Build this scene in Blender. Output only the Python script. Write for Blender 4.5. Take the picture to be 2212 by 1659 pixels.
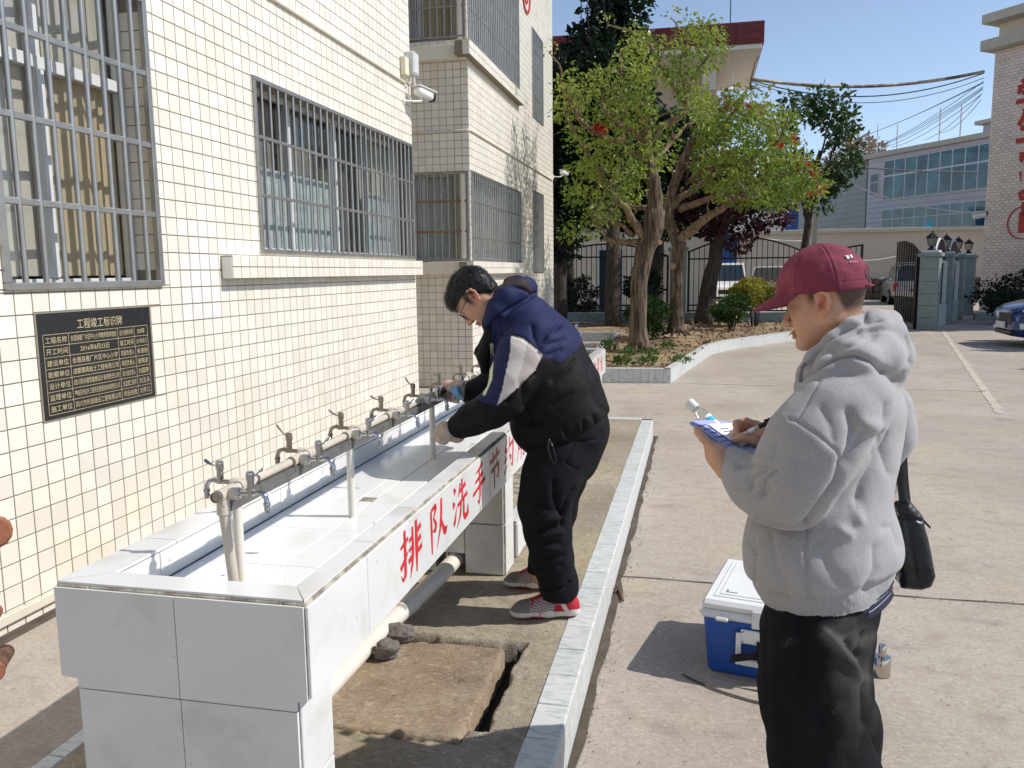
import bpy, bmesh, math, random, time
import numpy as np
from mathutils import Vector, Matrix
random.seed(7); RNG=np.random.default_rng(7)
T0=time.time()
scene=bpy.context.scene
for o in list(bpy.data.objects): bpy.data.objects.remove(o)
COL=scene.collection
# ------------------------------------------------------------------ camera, sky, sun, exposure
CAM_H=1.57
YAW,PITCH,ROLL=-0.22126296,0.13536947,0.01255853
def cam_axes():
    cy,sy=math.cos(YAW),math.sin(YAW); cp,sp=math.cos(PITCH),math.sin(PITCH)
    f=np.array([sy*cp,cy*cp,-sp]); r=np.array([cy,-sy,0.]); d=np.cross(f,r)
    cr,sr=math.cos(ROLL),math.sin(ROLL)
    return np.array([r*cr+d*sr,d*cr-r*sr,f])
CM=cam_axes(); FPX=3285.7447*2212/4096        # focal length in the 2212-wide measuring grid
CP=np.array([0,0,CAM_H])
def at(px,py,Y=None,X=None,Z=None):
    """point of the place seen at (px,py) of the 2212x1659 measuring grid, on a given plane"""
    d=CM.T@np.array([(px-1106)/FPX,(py-829.5)/FPX,1.])
    ax,c=(1,Y) if Y is not None else ((0,X) if X is not None else (2,Z))
    return CP+d*((c-CP[ax])/d[ax])
def proj(P):
    q=(np.atleast_2d(P)-CP)@CM.T
    return np.stack([q[:,0]/q[:,2]*FPX+1106,q[:,1]/q[:,2]*FPX+829.5,q[:,2]],1)
cam=bpy.data.cameras.new('camera'); cam.lens=3285.7447/4096*36; cam.sensor_width=36; cam.clip_end=2000; cam.clip_start=.05
camo=bpy.data.objects.new('camera',cam); COL.objects.link(camo); scene.camera=camo
mw=Matrix.Identity(4)
for i in range(3):
    mw[i][0]=CM[0][i]; mw[i][1]=-CM[1][i]; mw[i][2]=-CM[2][i]; mw[i][3]=CP[i]
camo.matrix_world=mw
SUN=np.array([0.70,0.10,0.70]); SUN/=np.linalg.norm(SUN)
world=bpy.data.worlds.new('World'); scene.world=world; world.use_nodes=True
wn=world.node_tree.nodes; wl=world.node_tree.links; wn.clear()
sky=wn.new('ShaderNodeTexSky'); sky.sky_type='NISHITA'; sky.sun_disc=False
sky.sun_elevation=math.asin(SUN[2]); sky.sun_rotation=math.atan2(SUN[0],SUN[1])
sky.altitude=1800; sky.air_density=1.0; sky.dust_density=.5; sky.ozone_density=1.5
hz=wn.new('ShaderNodeHueSaturation'); hz.inputs['Saturation'].default_value=.86; hz.inputs['Value'].default_value=1.36; wl.new(sky.outputs[0],hz.inputs['Color'])
bg=wn.new('ShaderNodeBackground'); bg.inputs['Strength'].default_value=.12
wo=wn.new('ShaderNodeOutputWorld'); wl.new(hz.outputs[0],bg.inputs[0]); wl.new(bg.outputs[0],wo.inputs[0])
sl=bpy.data.lights.new('sun','SUN'); sl.energy=4.3; sl.angle=math.radians(.53); sl.color=(1,.965,.915)
so=bpy.data.objects.new('sun',sl); COL.objects.link(so); so.location=(20,5,30)
so.rotation_euler=Vector(-SUN).to_track_quat('-Z','Y').to_euler()
vs=scene.view_settings; vs.view_transform='Standard'; vs.look='None'; vs.exposure=0.0; vs.gamma=1.0; vs.use_curve_mapping=False
scene.render.engine='CYCLES'
try: scene.cycles.max_bounces=7; scene.cycles.transparent_max_bounces=10; scene.cycles.use_denoising=True
except Exception: pass
# ------------------------------------------------------------------ materials
def _n(nt,t,**k):
    n=nt.nodes.new(t)
    for a,b in k.items():
        if hasattr(n,a) and not a.startswith('i_'): setattr(n,a,b)
    return n
def lin(c):
    """sRGB 0-255 triple to linear"""
    return tuple(((v/255)/12.92 if v/255<=.04045 else ((v/255+.055)/1.055)**2.4) for v in c)
def MAT(name,col,rough=.6,metal=0.,var=.12,vscale=6.,bump=0.,bscale=80.,col2=None,mixs=None,spec=.5,rnd=0.,island=0.,attr=None,alpha=1.,trans=0.,sheen=0.,coat=0.,fine=0.,fscale=300.,stretch=None,ior=1.45,emit=None,detail=6.,thresh=(.42,.6)):
    """procedural principled material: world-position noise for colour, a second colour in patches, fine grain and bump"""
    m=bpy.data.materials.new(name); m.use_nodes=True; nt=m.node_tree; L=nt.links
    b=nt.nodes['Principled BSDF']
    g=_n(nt,'ShaderNodeNewGeometry'); pos=g.outputs['Position']
    if stretch:
        mp=_n(nt,'ShaderNodeVectorMath',operation='MULTIPLY'); mp.inputs[1].default_value=stretch; L.new(pos,mp.inputs[0]); pos=mp.outputs[0]
    def noise(s,d=detail):
        n=_n(nt,'ShaderNodeTexNoise'); n.inputs['Scale'].default_value=s; n.inputs['Detail'].default_value=d; L.new(pos,n.inputs['Vector']); return n.outputs['Fac']
    def mix(fac,a,bc,mode='MIX'):
        x=_n(nt,'ShaderNodeMix',data_type='RGBA',blend_type=mode)
        if isinstance(fac,(int,float)): x.inputs[0].default_value=fac
        else: L.new(fac,x.inputs[0])
        for s,v in ((6,a),(7,bc)):
            if isinstance(v,tuple): x.inputs[s].default_value=(*v[:3],1)
            else: L.new(v,x.inputs[s])
        return x.outputs[2]
    def mr(v,lo,hi,a=0.,bb=1.):
        r=_n(nt,'ShaderNodeMapRange'); L.new(v,r.inputs[0]); r.inputs[1].default_value=lo; r.inputs[2].default_value=hi; r.inputs[3].default_value=a; r.inputs[4].default_value=bb; return r.outputs[0]
    c=tuple(col[:3])
    if attr:
        at_=_n(nt,'ShaderNodeVertexColor'); at_.layer_name=attr; c=at_.outputs['Color']
    if col2 is not None: c=mix(mr(noise(mixs or vscale*.4),thresh[0],thresh[1]),c,col2)
    def gray(v): 
        x=_n(nt,'ShaderNodeCombineColor'); 
        for i in range(3): L.new(v,x.inputs[i])
        return x.outputs[0]
    if var: c=mix(1.,c,gray(mr(noise(vscale),.25,.75,1-var,1+var)),'MULTIPLY')
    if fine: c=mix(1.,c,gray(mr(noise(fscale,2.),.3,.7,1-fine,1+fine)),'MULTIPLY')
    if rnd:
        oi=_n(nt,'ShaderNodeObjectInfo'); c=mix(1.,c,gray(mr(oi.outputs['Random'],0,1,1-rnd,1+rnd*.5)),'MULTIPLY')
    if island: c=mix(1.,c,gray(mr(g.outputs['Random Per Island'],0,1,1-island,1+island*.5)),'MULTIPLY')
    if isinstance(c,tuple): b.inputs['Base Color'].default_value=(*c,1)
    else: L.new(c,b.inputs['Base Color'])
    b.inputs['Roughness'].default_value=rough; b.inputs['Metallic'].default_value=metal
    b.inputs['Specular IOR Level'].default_value=spec; b.inputs['IOR'].default_value=ior
    if trans: b.inputs['Transmission Weight'].default_value=trans
    if sheen: b.inputs['Sheen Weight'].default_value=sheen; b.inputs['Sheen Roughness'].default_value=.6
    if coat: b.inputs['Coat Weight'].default_value=coat; b.inputs['Coat Roughness'].default_value=.05
    if alpha<1: b.inputs['Alpha'].default_value=alpha
    if emit: b.inputs['Emission Color'].default_value=(*emit[0],1); b.inputs['Emission Strength'].default_value=emit[1]
    if bump:
        bp=_n(nt,'ShaderNodeBump'); bp.inputs['Strength'].default_value=1.; bp.inputs['Distance'].default_value=bump; L.new(noise(bscale,5.),bp.inputs['Height']); L.new(bp.outputs[0],b.inputs['Normal'])
    return m
# ------------------------------------------------------------------ mesh helpers
class MB:
    """collects faces; build() links them as one mesh object"""
    def __init__(s): s.v=[]; s.f=[]; s.m=[]; s.mi=0
    def add(s,v,f):
        k=len(s.v); s.v+= [tuple(map(float,p)) for p in v]; s.f+=[tuple(i+k for i in q) for q in f]; s.m+=[s.mi]*len(f); return s
    def box(s,x0,x1,y0,y1,z0,z1,b=0.):
        if b: return s.cbox(((x0+x1)/2,(y0+y1)/2,(z0+z1)/2),(x1-x0,y1-y0,z1-z0),b)
        v=[(x,y,z) for x in (x0,x1) for y in (y0,y1) for z in (z0,z1)]
        return s.add(v,[(0,1,3,2),(4,6,7,5),(0,4,5,1),(2,3,7,6),(0,2,6,4),(1,5,7,3)])
    def cbox(s,c,d,b,R=None):
        """box with chamfered edges"""
        c=np.array(c,float); h=np.array(d,float)/2; b=min(b,h.min()*.9); v=[]; idx={}
        for sx in (-1,1):
            for sy in (-1,1):
                for sz in (-1,1):
                    for a in range(3):
                        q=h.copy()-b; q[a]=h[a]; q*=np.array([sx,sy,sz]); idx[sx,sy,sz,a]=len(v); v.append(q)
        f=[]
        for a in range(3):
            o=[i for i in range(3) if i!=a]
            for sg in (-1,1):
                q=[]
                for s1,s2 in ((-1,-1),(1,-1),(1,1),(-1,1)):
                    k=[0,0,0]; k[a]=sg; k[o[0]]=s1; k[o[1]]=s2; q.append(idx[(*k,a)])
                f.append(tuple(q) if (sg>0)^(a==1) else tuple(q[::-1]))
        for a in range(3):
            o=[i for i in range(3) if i!=a]
            for s1 in (-1,1):
                for s2 in (-1,1):
                    def K(sa,ax):
                        k=[0,0,0]; k[a]=sa; k[o[0]]=s1; k[o[1]]=s2; return idx[(*k,ax)]
                    f.append((K(-1,o[0]),K(1,o[0]),K(1,o[1]),K(-1,o[1])))
        for sx in (-1,1):
            for sy in (-1,1):
                for sz in (-1,1): f.append(tuple(idx[sx,sy,sz,a] for a in range(3)))
        v=np.array(v)
        if R is not None: v=v@np.array(R).T
        return s.add(v+c,f)
    def obox(s,c,d,ax,b=0.):
        """box with its own axes (rows of ax)"""
        return s.cbox(c,d,b or 1e-4,np.array(ax).T)
    def tube(s,pts,r,n=10,caps=True,flat=None):
        pts=[np.array(p,float) for p in pts]; N=len(pts); r=[r]*N if np.isscalar(r) else list(r)
        up=np.array([0,0,1.]); rings=[]; prev=None
        for i,p in enumerate(pts):
            t=pts[min(i+1,N-1)]-pts[max(i-1,0)]; L=np.linalg.norm(t); t=t/L if L>0 else np.array([0,0,1.])
            if prev is None:
                a=np.cross(t,up); 
                if np.linalg.norm(a)<.05: a=np.cross(t,[1.,0,0])
            else: a=prev-t*(prev@t)
            a=a/np.linalg.norm(a); prev=a; bb=np.cross(t,a); rings.append((p,a,bb))
        v=[]
        for (p,a,bb),rr in zip(rings,r):
            for k in range(n):
                th=2*math.pi*k/n; v.append(p+rr*(a*math.cos(th)+bb*math.sin(th)*(flat or 1)))
        f=[(i*n+k,i*n+(k+1)%n,(i+1)*n+(k+1)%n,(i+1)*n+k) for i in range(N-1) for k in range(n)]
        if caps: f+=[tuple(range(n))[::-1],tuple((N-1)*n+k for k in range(n))]
        return s.add(v,f)
    def lathe(s,c,prof,n=20,ax=(0,0,1),caps=True):
        """prof: (radius, height) along axis ax from centre c"""
        t=np.array(ax,float); t/=np.linalg.norm(t); a=np.cross(t,[0,0,1.]); 
        if np.linalg.norm(a)<.05: a=np.array([1.,0,0])
        a/=np.linalg.norm(a); bb=np.cross(t,a); c=np.array(c,float); v=[]
        for r,h in prof:
            for k in range(n):
                th=2*math.pi*k/n; v.append(c+t*h+r*(a*math.cos(th)+bb*math.sin(th)))
        N=len(prof); f=[(i*n+k,i*n+(k+1)%n,(i+1)*n+(k+1)%n,(i+1)*n+k) for i in range(N-1) for k in range(n)]
        if caps: f+=[tuple(range(n))[::-1],tuple((N-1)*n+k for k in range(n))]
        return s.add(v,f)
    def prism(s,poly,o,u,w,t):
        """polygon in plane (o,u,w) given thickness along vector t"""
        o,u,w,t=[np.array(q,float) for q in (o,u,w,t)]; n=len(poly)
        v=[o+u*a+w*b for a,b in poly]; v+=[p+t for p in v]
        ccw=np.cross(u,w)@t>0
        area=sum(poly[i][0]*poly[(i+1)%n][1]-poly[(i+1)%n][0]*poly[i][1] for i in range(n))
        if (area>0)!=ccw: pass
        f=[tuple(range(n))[::-1],tuple(range(n,2*n))]+[(i,(i+1)%n,n+(i+1)%n,n+i) for i in range(n)]
        return s.add(v,f)
    def quad(s,*p): return s.add(p,[tuple(range(len(p)))])
    def mesh(s,name,smooth=False,fix=True):
        me=bpy.data.meshes.new(name); me.from_pydata(s.v,[],s.f)
        if fix:
            bm=bmesh.new(); bm.from_mesh(me); bmesh.ops.recalc_face_normals(bm,faces=bm.faces); bm.to_mesh(me); bm.free()
        if len(set(s.m))>1: me.polygons.foreach_set('material_index',s.m)
        if smooth: me.polygons.foreach_set('use_smooth',[True]*len(me.polygons))
        me.update(); return me
    def build(s,name,mat,parent=None,smooth=False,auto=None,fix=True,**k):
        return OBJ(name,s.mesh(name,smooth,fix),mat,parent,auto=auto,**k)
WLOC={}
def OBJ(name,me,mat,parent=None,loc=None,label=None,cat=None,group=None,kind=None,auto=None,rotz=0.):
    o=bpy.data.objects.new(name,me); COL.objects.link(o)
    mats=mat if isinstance(mat,(list,tuple)) else [mat]
    if me is not None and len(me.materials)==0:
        for m in mats: me.materials.append(m)
    L=Vector(loc) if loc is not None else Vector((0,0,0)); o.location=L
    if rotz: o.rotation_euler=(0,0,rotz)
    if parent is not None:
        o.parent=parent; o.matrix_parent_inverse=Matrix.Translation(-WLOC.get(parent.name,Vector((0,0,0))))
    WLOC[o.name]=L if parent is None or True else L
    tag(o,label,cat,group,kind)
    if auto is not None and me is not None:
        me.polygons.foreach_set('use_smooth',[True]*len(me.polygons))
        try: me.set_sharp_from_angle(angle=math.radians(auto))
        except Exception: pass
    return o
def tag(o,label=None,cat=None,group=None,kind=None):
    if label: o['label']=label
    if cat: o['category']=cat
    if group: o['group']=group
    if kind: o['kind']=kind
    return o
def THING(name,label,cat,loc=(0,0,0),group=None):
    o=bpy.data.objects.new(name,None); COL.objects.link(o); o.empty_display_size=.1; o.location=loc; WLOC[o.name]=Vector(loc)
    return tag(o,label,cat,group)
def copy_tree(o,parent=None,shift=None):
    c=o.copy(); COL.objects.link(c); WLOC[c.name]=WLOC[o.name].copy()
    if parent is not None: c.parent=parent
    for ch in o.children: copy_tree(ch,c)
    return c
def mesh_np(name,V,F,smooth=True,M=None,col=None):
    me=bpy.data.meshes.new(name); me.from_pydata(np.asarray(V).tolist(),[],np.asarray(F).tolist() if not isinstance(F,list) else F)
    if smooth: me.polygons.foreach_set('use_smooth',[True]*len(me.polygons))
    if M is not None: me.polygons.foreach_set('material_index',np.asarray(M,dtype=np.int32))
    if col is not None:
        a=me.color_attributes.new('Col','FLOAT_COLOR','POINT'); c4=np.ones((len(V),4),np.float32); c4[:,:3]=col; a.data.foreach_set('color',c4.ravel())
    me.update(); return me
def rot_axis(ax,ang):
    return np.array(Matrix.Rotation(ang,3,Vector(ax)))
def noise3(P,seed=0,oct=3,f0=1.):
    """cheap smooth noise: sums of random sines, about -1..1"""
    r=np.random.default_rng(seed); out=np.zeros(len(P)); amp=1.; tot=0
    for o in range(oct):
        for k in range(5):
            d=r.normal(size=3); d/=np.linalg.norm(d); out+=amp*np.sin(P@d*f0*(1+.5*r.random())*2*math.pi+r.random()*6.28)*.45
        tot+=amp; amp*=.5; f0*=2.1
    return out/tot
# ------------------------------------------------------------------ signed-distance sculpting
class SDF:
    """smooth-blended solids on a grid, skinned with surface nets into one continuous mesh"""
    def __init__(s,lo,hi,h):
        s.lo=np.array(lo,float); s.h=h; s.n=np.ceil((np.array(hi)-s.lo)/h).astype(int)+1
        s.F=np.full(s.n,9.,np.float32)
        s.ax=[(s.lo[i]+np.arange(s.n[i])*h).astype(np.float32) for i in range(3)]
    def _sl(s,lo,hi,pad):
        a=np.maximum(np.floor((lo-pad-s.lo)/s.h).astype(int),0); b=np.minimum(np.ceil((hi+pad-s.lo)/s.h).astype(int)+1,s.n)
        if (b<=a).any(): return None,None
        S=tuple(slice(a[i],b[i]) for i in range(3))
        G=np.stack(np.meshgrid(*[s.ax[i][S[i]] for i in range(3)],indexing='ij'),-1)
        return S,G
    def _mix(s,S,d,k,op):
        f=s.F[S]
        if op=='u':
            if k>0:
                q=np.maximum(k-np.abs(f-d),0)/k; s.F[S]=np.minimum(f,d)-q*q*k*.25
            else: s.F[S]=np.minimum(f,d)
        else:
            if k>0:
                q=np.maximum(k-np.abs(f+d),0)/k; s.F[S]=np.maximum(f,-d)+q*q*k*.25
            else: s.F[S]=np.maximum(f,-d)
    def cone(s,a,b,ra,rb=None,k=.02,op='u',flat=None):
        """capsule from a to b with end radii; flat=(direction,scale) squeezes the section"""
        a=np.array(a,float); b=np.array(b,float); rb=ra if rb is None else rb
        R=max(ra,rb)*(max(1,flat[1]) if flat else 1)
        S,G=s._sl(np.minimum(a,b)-R,np.maximum(a,b)+R,k+2*s.h)
        if S is None: return s
        p=G-a.astype(np.float32)
        ba=b-a
        if flat:
            w=np.array(flat[0],float); w/=np.linalg.norm(w); e=1/flat[1]-1
            p=p+(p@w.astype(np.float32))[...,None]*(w*e).astype(np.float32); ba=ba+w*(w@ba)*e
        L2=max(float(ba@ba),1e-9); t=np.clip((p@ba.astype(np.float32))/L2,0,1)
        d=np.sqrt(((p-t[...,None]*ba.astype(np.float32))**2).sum(-1))-(ra+(rb-ra)*t)
        if flat: d=d*min(1,flat[1])
        s._mix(S,d,k,op); return s
    def chain(s,pts,rs,k=.02,flat=None,op='u'):
        for i in range(len(pts)-1): s.cone(pts[i],pts[i+1],rs[i],rs[i+1],k,op,flat)
        return s
    def ell(s,c,r,R=None,k=.02,op='u'):
        """ellipsoid; R rows are its axes"""
        c=np.array(c,float); r=np.array(r,float); mx=r.max()
        S,G=s._sl(c-mx,c+mx,k+2*s.h)
        if S is None: return s
        p=G-c.astype(np.float32)
        if R is not None: p=p@np.array(R,np.float32).T
        q=p/r.astype(np.float32); l=np.sqrt((q**2).sum(-1)); g=np.sqrt(((q/r.astype(np.float32))**2).sum(-1))+1e-6
        d=l*(l-1)/g
        s._mix(S,d,k,op); return s
    def func(s,fn,lo,hi,k=.0,op='u'):
        S,G=s._sl(np.array(lo,float),np.array(hi,float),k)
        s._mix(S,fn(G).astype(np.float32),k,op); return s
    def mesh(s,smooth=2):
        F=s.F; ins=F<0
        c=[ins[i:F.shape[0]-1+i,j:F.shape[1]-1+j,k:F.shape[2]-1+k] for i in (0,1) for j in (0,1) for k in (0,1)]
        cnt=sum(x.astype(np.int8) for x in c); act=(cnt>0)&(cnt<8)
        I=np.argwhere(act); n=len(I); idx=-np.ones(act.shape,np.int32); idx[act]=np.arange(n)
        off=np.array([(i,j,k) for i in (0,1) for j in (0,1) for k in (0,1)])
        val=np.stack([F[I[:,0]+o[0],I[:,1]+o[1],I[:,2]+o[2]] for o in off],1)
        P=np.zeros((n,3)); W=np.zeros(n)
        for a in range(8):
            for b in range(a+1,8):
                if np.abs(off[a]-off[b]).sum()!=1: continue
                m=(val[:,a]<0)!=(val[:,b]<0)
                t=val[m,a]/(val[m,a]-val[m,b]); P[m]+=off[a]+(off[b]-off[a])*t[:,None]; W[m]+=1
        V=s.lo+(I+P/np.maximum(W,1)[:,None])*s.h
        Q=[]
        for ax in range(3):
            sa=[slice(None)]*3; sb=[slice(None)]*3; sa[ax]=slice(0,-1); sb[ax]=slice(1,None)
            A=ins[tuple(sa)]; B=ins[tuple(sb)]; E=np.argwhere(A!=B); u,w=(ax+1)%3,(ax+2)%3
            ok=(E[:,u]>0)&(E[:,w]>0)&(E[:,u]<F.shape[u]-1)&(E[:,w]<F.shape[w]-1); E=E[ok]; fl=A[tuple(E.T)]
            def g(du,dw):
                q=E.copy(); q[:,u]-=du; q[:,w]-=dw; return idx[tuple(q.T)]
            f=np.stack([g(1,1),g(0,1),g(0,0),g(1,0)],1); f[~fl]=f[~fl][:,::-1]; Q.append(f)
        Q=np.concatenate(Q); Q=Q[(Q>=0).all(1)]
        for _ in range(smooth): V=relax(V,Q)
        return V,Q
def relax(V,Q,l=.5):
    A=np.zeros_like(V); c=np.zeros(len(V))
    for i in range(4):
        a,b=Q[:,i],Q[:,(i+1)%4]; np.add.at(A,a,V[b]); np.add.at(A,b,V[a]); np.add.at(c,a,1); np.add.at(c,b,1)
    return V*(1-l)+l*A/np.maximum(c,1)[:,None]
def normals(V,Q):
    n=np.cross(V[Q[:,2]]-V[Q[:,0]],V[Q[:,3]]-V[Q[:,1]]); N=np.zeros_like(V)
    for i in range(4): np.add.at(N,Q[:,i],n)
    return N/(np.linalg.norm(N,axis=1)[:,None]+1e-12)
def seg_dist(P,poly):
    """2-D distance from points to a polyline"""
    d=np.full(len(P),1e9); poly=np.array(poly,float)
    for a,b in zip(poly[:-1],poly[1:]):
        ab=b-a; t=np.clip(((P-a)@ab)/(ab@ab+1e-9),0,1); d=np.minimum(d,np.linalg.norm(P-a-t[:,None]*ab,axis=1))
    return d
def in_poly(P,poly):
    r=np.zeros(len(P),bool); n=len(poly)
    for i in range(n):
        (x0,y0),(x1,y1)=poly[i],poly[(i+1)%n]
        if y0==y1: continue
        c=((y0>P[:,1])!=(y1>P[:,1]))&(P[:,0]<(x1-x0)*(P[:,1]-y0)/(y1-y0)+x0); r^=c
    return r
# ------------------------------------------------------------------ ground and platform
def CONC(name,base,stain,yellow,dark,s1=.55,speck=.2,bump=.0016):
    """weathered concrete: broad stains, yellowish bloom, dark spots, trowel streaks and grain"""
    m=MAT(name,lin(base),rough=.9,var=.10,vscale=1.3,col2=lin(stain),mixs=s1,bump=bump,bscale=150,fine=speck,fscale=190,detail=10,thresh=(.40,.70)); nt=m.node_tree; L=nt.links; b=nt.nodes['Principled BSDF']; src=b.inputs['Base Color'].links[0].from_socket
    light=tuple(min(255,c+26) for c in base); g=nt.nodes.new('ShaderNodeNewGeometry')
    def layer(src,col,scale,lo,hi,st=(1,1,1),amt=1.,det=8):
        v=nt.nodes.new('ShaderNodeVectorMath'); v.operation='MULTIPLY'; v.inputs[1].default_value=st; L.new(g.outputs['Position'],v.inputs[0]); n=nt.nodes.new('ShaderNodeTexNoise'); n.inputs['Scale'].default_value=scale; n.inputs['Detail'].default_value=det; L.new(v.outputs[0],n.inputs['Vector'])
        r=nt.nodes.new('ShaderNodeMapRange'); r.inputs[1].default_value=lo; r.inputs[2].default_value=hi; r.inputs[4].default_value=amt; L.new(n.outputs['Fac'],r.inputs[0]); x=nt.nodes.new('ShaderNodeMix'); x.data_type='RGBA'; L.new(r.outputs[0],x.inputs[0]); L.new(src,x.inputs[6]); x.inputs[7].default_value=(*lin(col),1); return x.outputs[2]
    src=layer(src,yellow,1.7,.54,.70,amt=.7); src=layer(src,dark,42,.50,.78,(1,1.5,1),.5,6); src=layer(src,light,34,.54,.74,(1,1.6,1),.55,6); src=layer(src,stain,11,.48,.72,amt=.7,det=8); src=layer(src,dark,30,.64,.72,amt=.6,det=4); src=layer(src,dark,3.4,.56,.80,(1,1.7,1),.6,12); src=layer(src,light,70,.60,.68,amt=.45,det=3); src=layer(src,dark,.8,.60,.75,amt=.45,det=12)
    L.new(src,b.inputs['Base Color']); return m
m_conc=CONC('courtyard_concrete',(177,166,153),(158,146,133),(178,166,136),(122,109,98),.5,.16)
m_plat=CONC('platform_concrete',(166,154,134),(134,122,102),(172,156,116),(92,80,66),1.4,.22,.003)
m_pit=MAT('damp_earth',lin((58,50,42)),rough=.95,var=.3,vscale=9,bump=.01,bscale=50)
m_joint=MAT('dark_joint',lin((88,78,68)),rough=.95,var=.3,vscale=10)  # dark tone of the ground joints and the mortar fillet
m_screed=MAT('pale_cement_strip',lin((192,181,164)),rough=.9,var=.15,vscale=2.,fine=.1)
mb=MB(); mb.quad((-400,-60,0),(400,-60,0),(400,600,0),(-400,600,0))
ground=mb.build('courtyard_ground',m_conc,kind='structure')
# saw-cut joints and a pale cement seam, laid 4 mm above the sheet
def strip(p,q,w,mat,name,z=.004,wob=.0):
    p=np.array(p,float); q=np.array(q,float); t=(q-p)/np.linalg.norm(q-p); n=np.array([-t[1],t[0]]); N=max(2,int(np.linalg.norm(q-p)/.15)); v=[];
    for i in range(N+1):
        c=p+(q-p)*i/N; o=wob*math.sin(i*1.7)+wob*.6*math.sin(i*.63+1); ww=w*(1+.35*math.sin(i*2.9))/2
        v+=[(*(c+n*(o+ww)),z),(*(c+n*(o-ww)),z)]
    return OBJ(name,mesh_np(name,v,[(2*i,2*i+1,2*i+3,2*i+2) for i in range(N)],False),mat,ground)
strip((-.375,4.10),(9,4.05),.009,m_joint,'ground_joint',wob=.004)
strip((-.31,11.66),(3.6,11.36),.055,m_screed,'cement_seam',wob=.01)
strip((5.97,22.2),(3.2,9.6),.09,m_screed,'cement_seam',wob=.006)
strip((-.36,1.2),(-.36,7.8),.04,m_joint,'ground_joint',wob=.006)
PZ=.183
def grid_y(): 
    a=list(np.arange(.3,1.9,.1))+list(np.arange(1.9,3.25,.009))+list(np.arange(3.25,7.76,.06))+[7.765]; return np.array(a)
gx=np.concatenate([np.arange(-1.785,-1.36,.05),np.arange(-1.36,-.50,.009),np.array([-.497,-.482])]); gy=grid_y()
GX,GY=np.meshgrid(gx,gy,indexing='ij'); P2=np.stack([GX.ravel(),GY.ravel(),np.zeros(GX.size)],1)
n1=noise3(P2,3,4,3.1); n2=noise3(P2,5,2,15.)
hz=PZ-.004+.0022*noise3(P2,8,2,1.2)+.0012*n2*np.clip(n1+.4,0,1)
ex=.014*n1
x,y=P2[:,0]+ex,P2[:,1]+.9*ex
def smoothclip(v):
    v=np.clip(v,0,1); return v*v*(3-2*v)
def rbox(x,y,x0,x1,y0,y1): return np.maximum(np.maximum(x0-x,x-x1),np.maximum(y0-y,y-y1))
pit=np.minimum(rbox(x,y,-1.32,-.602,2.80,2.885),rbox(x,y,-.70,-.602,2.262,2.885))
pit=np.minimum(pit,rbox(x,y,-1.32,-.655,2.19,2.82)+.002)
rim=smoothclip(-pit/.024); hz=hz-rim*.105+np.where((pit>0)&(pit<.05),-.006*np.clip(n1+n2,0,2)*(1-pit/.05),0)
V=np.stack([P2[:,0],P2[:,1],hz],1); nx,ny=GX.shape; ii=np.arange(nx*ny).reshape(nx,ny)
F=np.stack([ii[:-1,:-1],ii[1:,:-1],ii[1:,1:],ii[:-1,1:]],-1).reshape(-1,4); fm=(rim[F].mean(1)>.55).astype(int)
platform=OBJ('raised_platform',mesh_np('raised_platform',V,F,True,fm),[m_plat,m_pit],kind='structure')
mb=MB(); mb.box(-1.826,-.388,.3,7.77,-.05,.06); mb.box(-.485,-.388,.3,7.77,-.05,PZ-.012); mb.box(-1.826,-1.78,.3,7.77,-.05,PZ-.012); mb.box(-1.826,-.388,7.66,7.77,-.05,PZ-.012)
mb.build('platform_core',MAT('kerb_grout',lin((112,108,102)),rough=.9,var=.2,vscale=20),platform)
m_ctile=MAT('marbled_kerb_tile',lin((206,207,203)),rough=.45,var=.05,vscale=20,col2=lin((184,187,184)),mixs=26.,stretch=(.8,2.6,1.),rnd=.06,fine=.05,detail=8,thresh=(.5,.62))
def cbm(name,d,b=.0025):
    mb=MB(); mb.cbox((0,0,0),d,b); return mb.mesh(name)
top_me=cbm('kerb_top_tile',(.104,.196,.012)); side_me=cbm('kerb_side_tile',(.012,.0965,.168)); 
ltop_me=cbm('kerb_top_tile',(.058,.196,.012)); fr_me=cbm('kerb_side_tile',(.0965,.012,.168))
y=.36
while y<7.7:
    OBJ('kerb_top_tile',top_me,m_ctile,platform,loc=(-.430+random.uniform(-.001,.001),y,PZ-.006+random.uniform(-.0008,.0008)))
    for k in (-.05,.05): OBJ('kerb_side_tile',side_me,m_ctile,platform,loc=(-.3815,y+k,.090))
    if y<4: OBJ('kerb_top_tile',ltop_me,m_ctile,platform,loc=(-1.808,y+.03,PZ-.006))
    y+=.2
fy_me=cbm('kerb_top_tile',(.196,.1,.012))
for i in range(7): OBJ('kerb_top_tile',fy_me,m_ctile,platform,loc=(-.585-.2*i,7.722,PZ-.006))
# concrete inspection cover sitting askew in the pit
m_slab=CONC('stained_cover_concrete',(164,148,124),(128,108,88),(176,150,110),(78,64,54),2.4,.18,.002)
gx=np.linspace(-1.30,-.672,70); gy=np.linspace(2.2,2.815,70); GX,GY=np.meshgrid(gx,gy,indexing='ij'); P3=np.stack([GX.ravel(),GY.ravel(),GX.ravel()*0],1)
e=np.minimum.reduce([P3[:,0]+1.30,-.672-P3[:,0],P3[:,1]-2.2,2.815-P3[:,1]])
zt=PZ+.001+.003*noise3(P3,21,3,3.)*.6-.009*np.clip(1-e/.008,0,1)**2*(1+.8*noise3(P3,22,2,30))
zt-= .012*np.exp(-(((P3[:,0]+.76)/.035)**2+((P3[:,1]-2.76)/.02)**2))
P3[:,0]+=np.where(P3[:,0]>-.68,.006*noise3(P3,25,2,14),0); P3[:,1]+=np.where(P3[:,1]>2.80,.008*noise3(P3,27,2,12),0)
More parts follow.
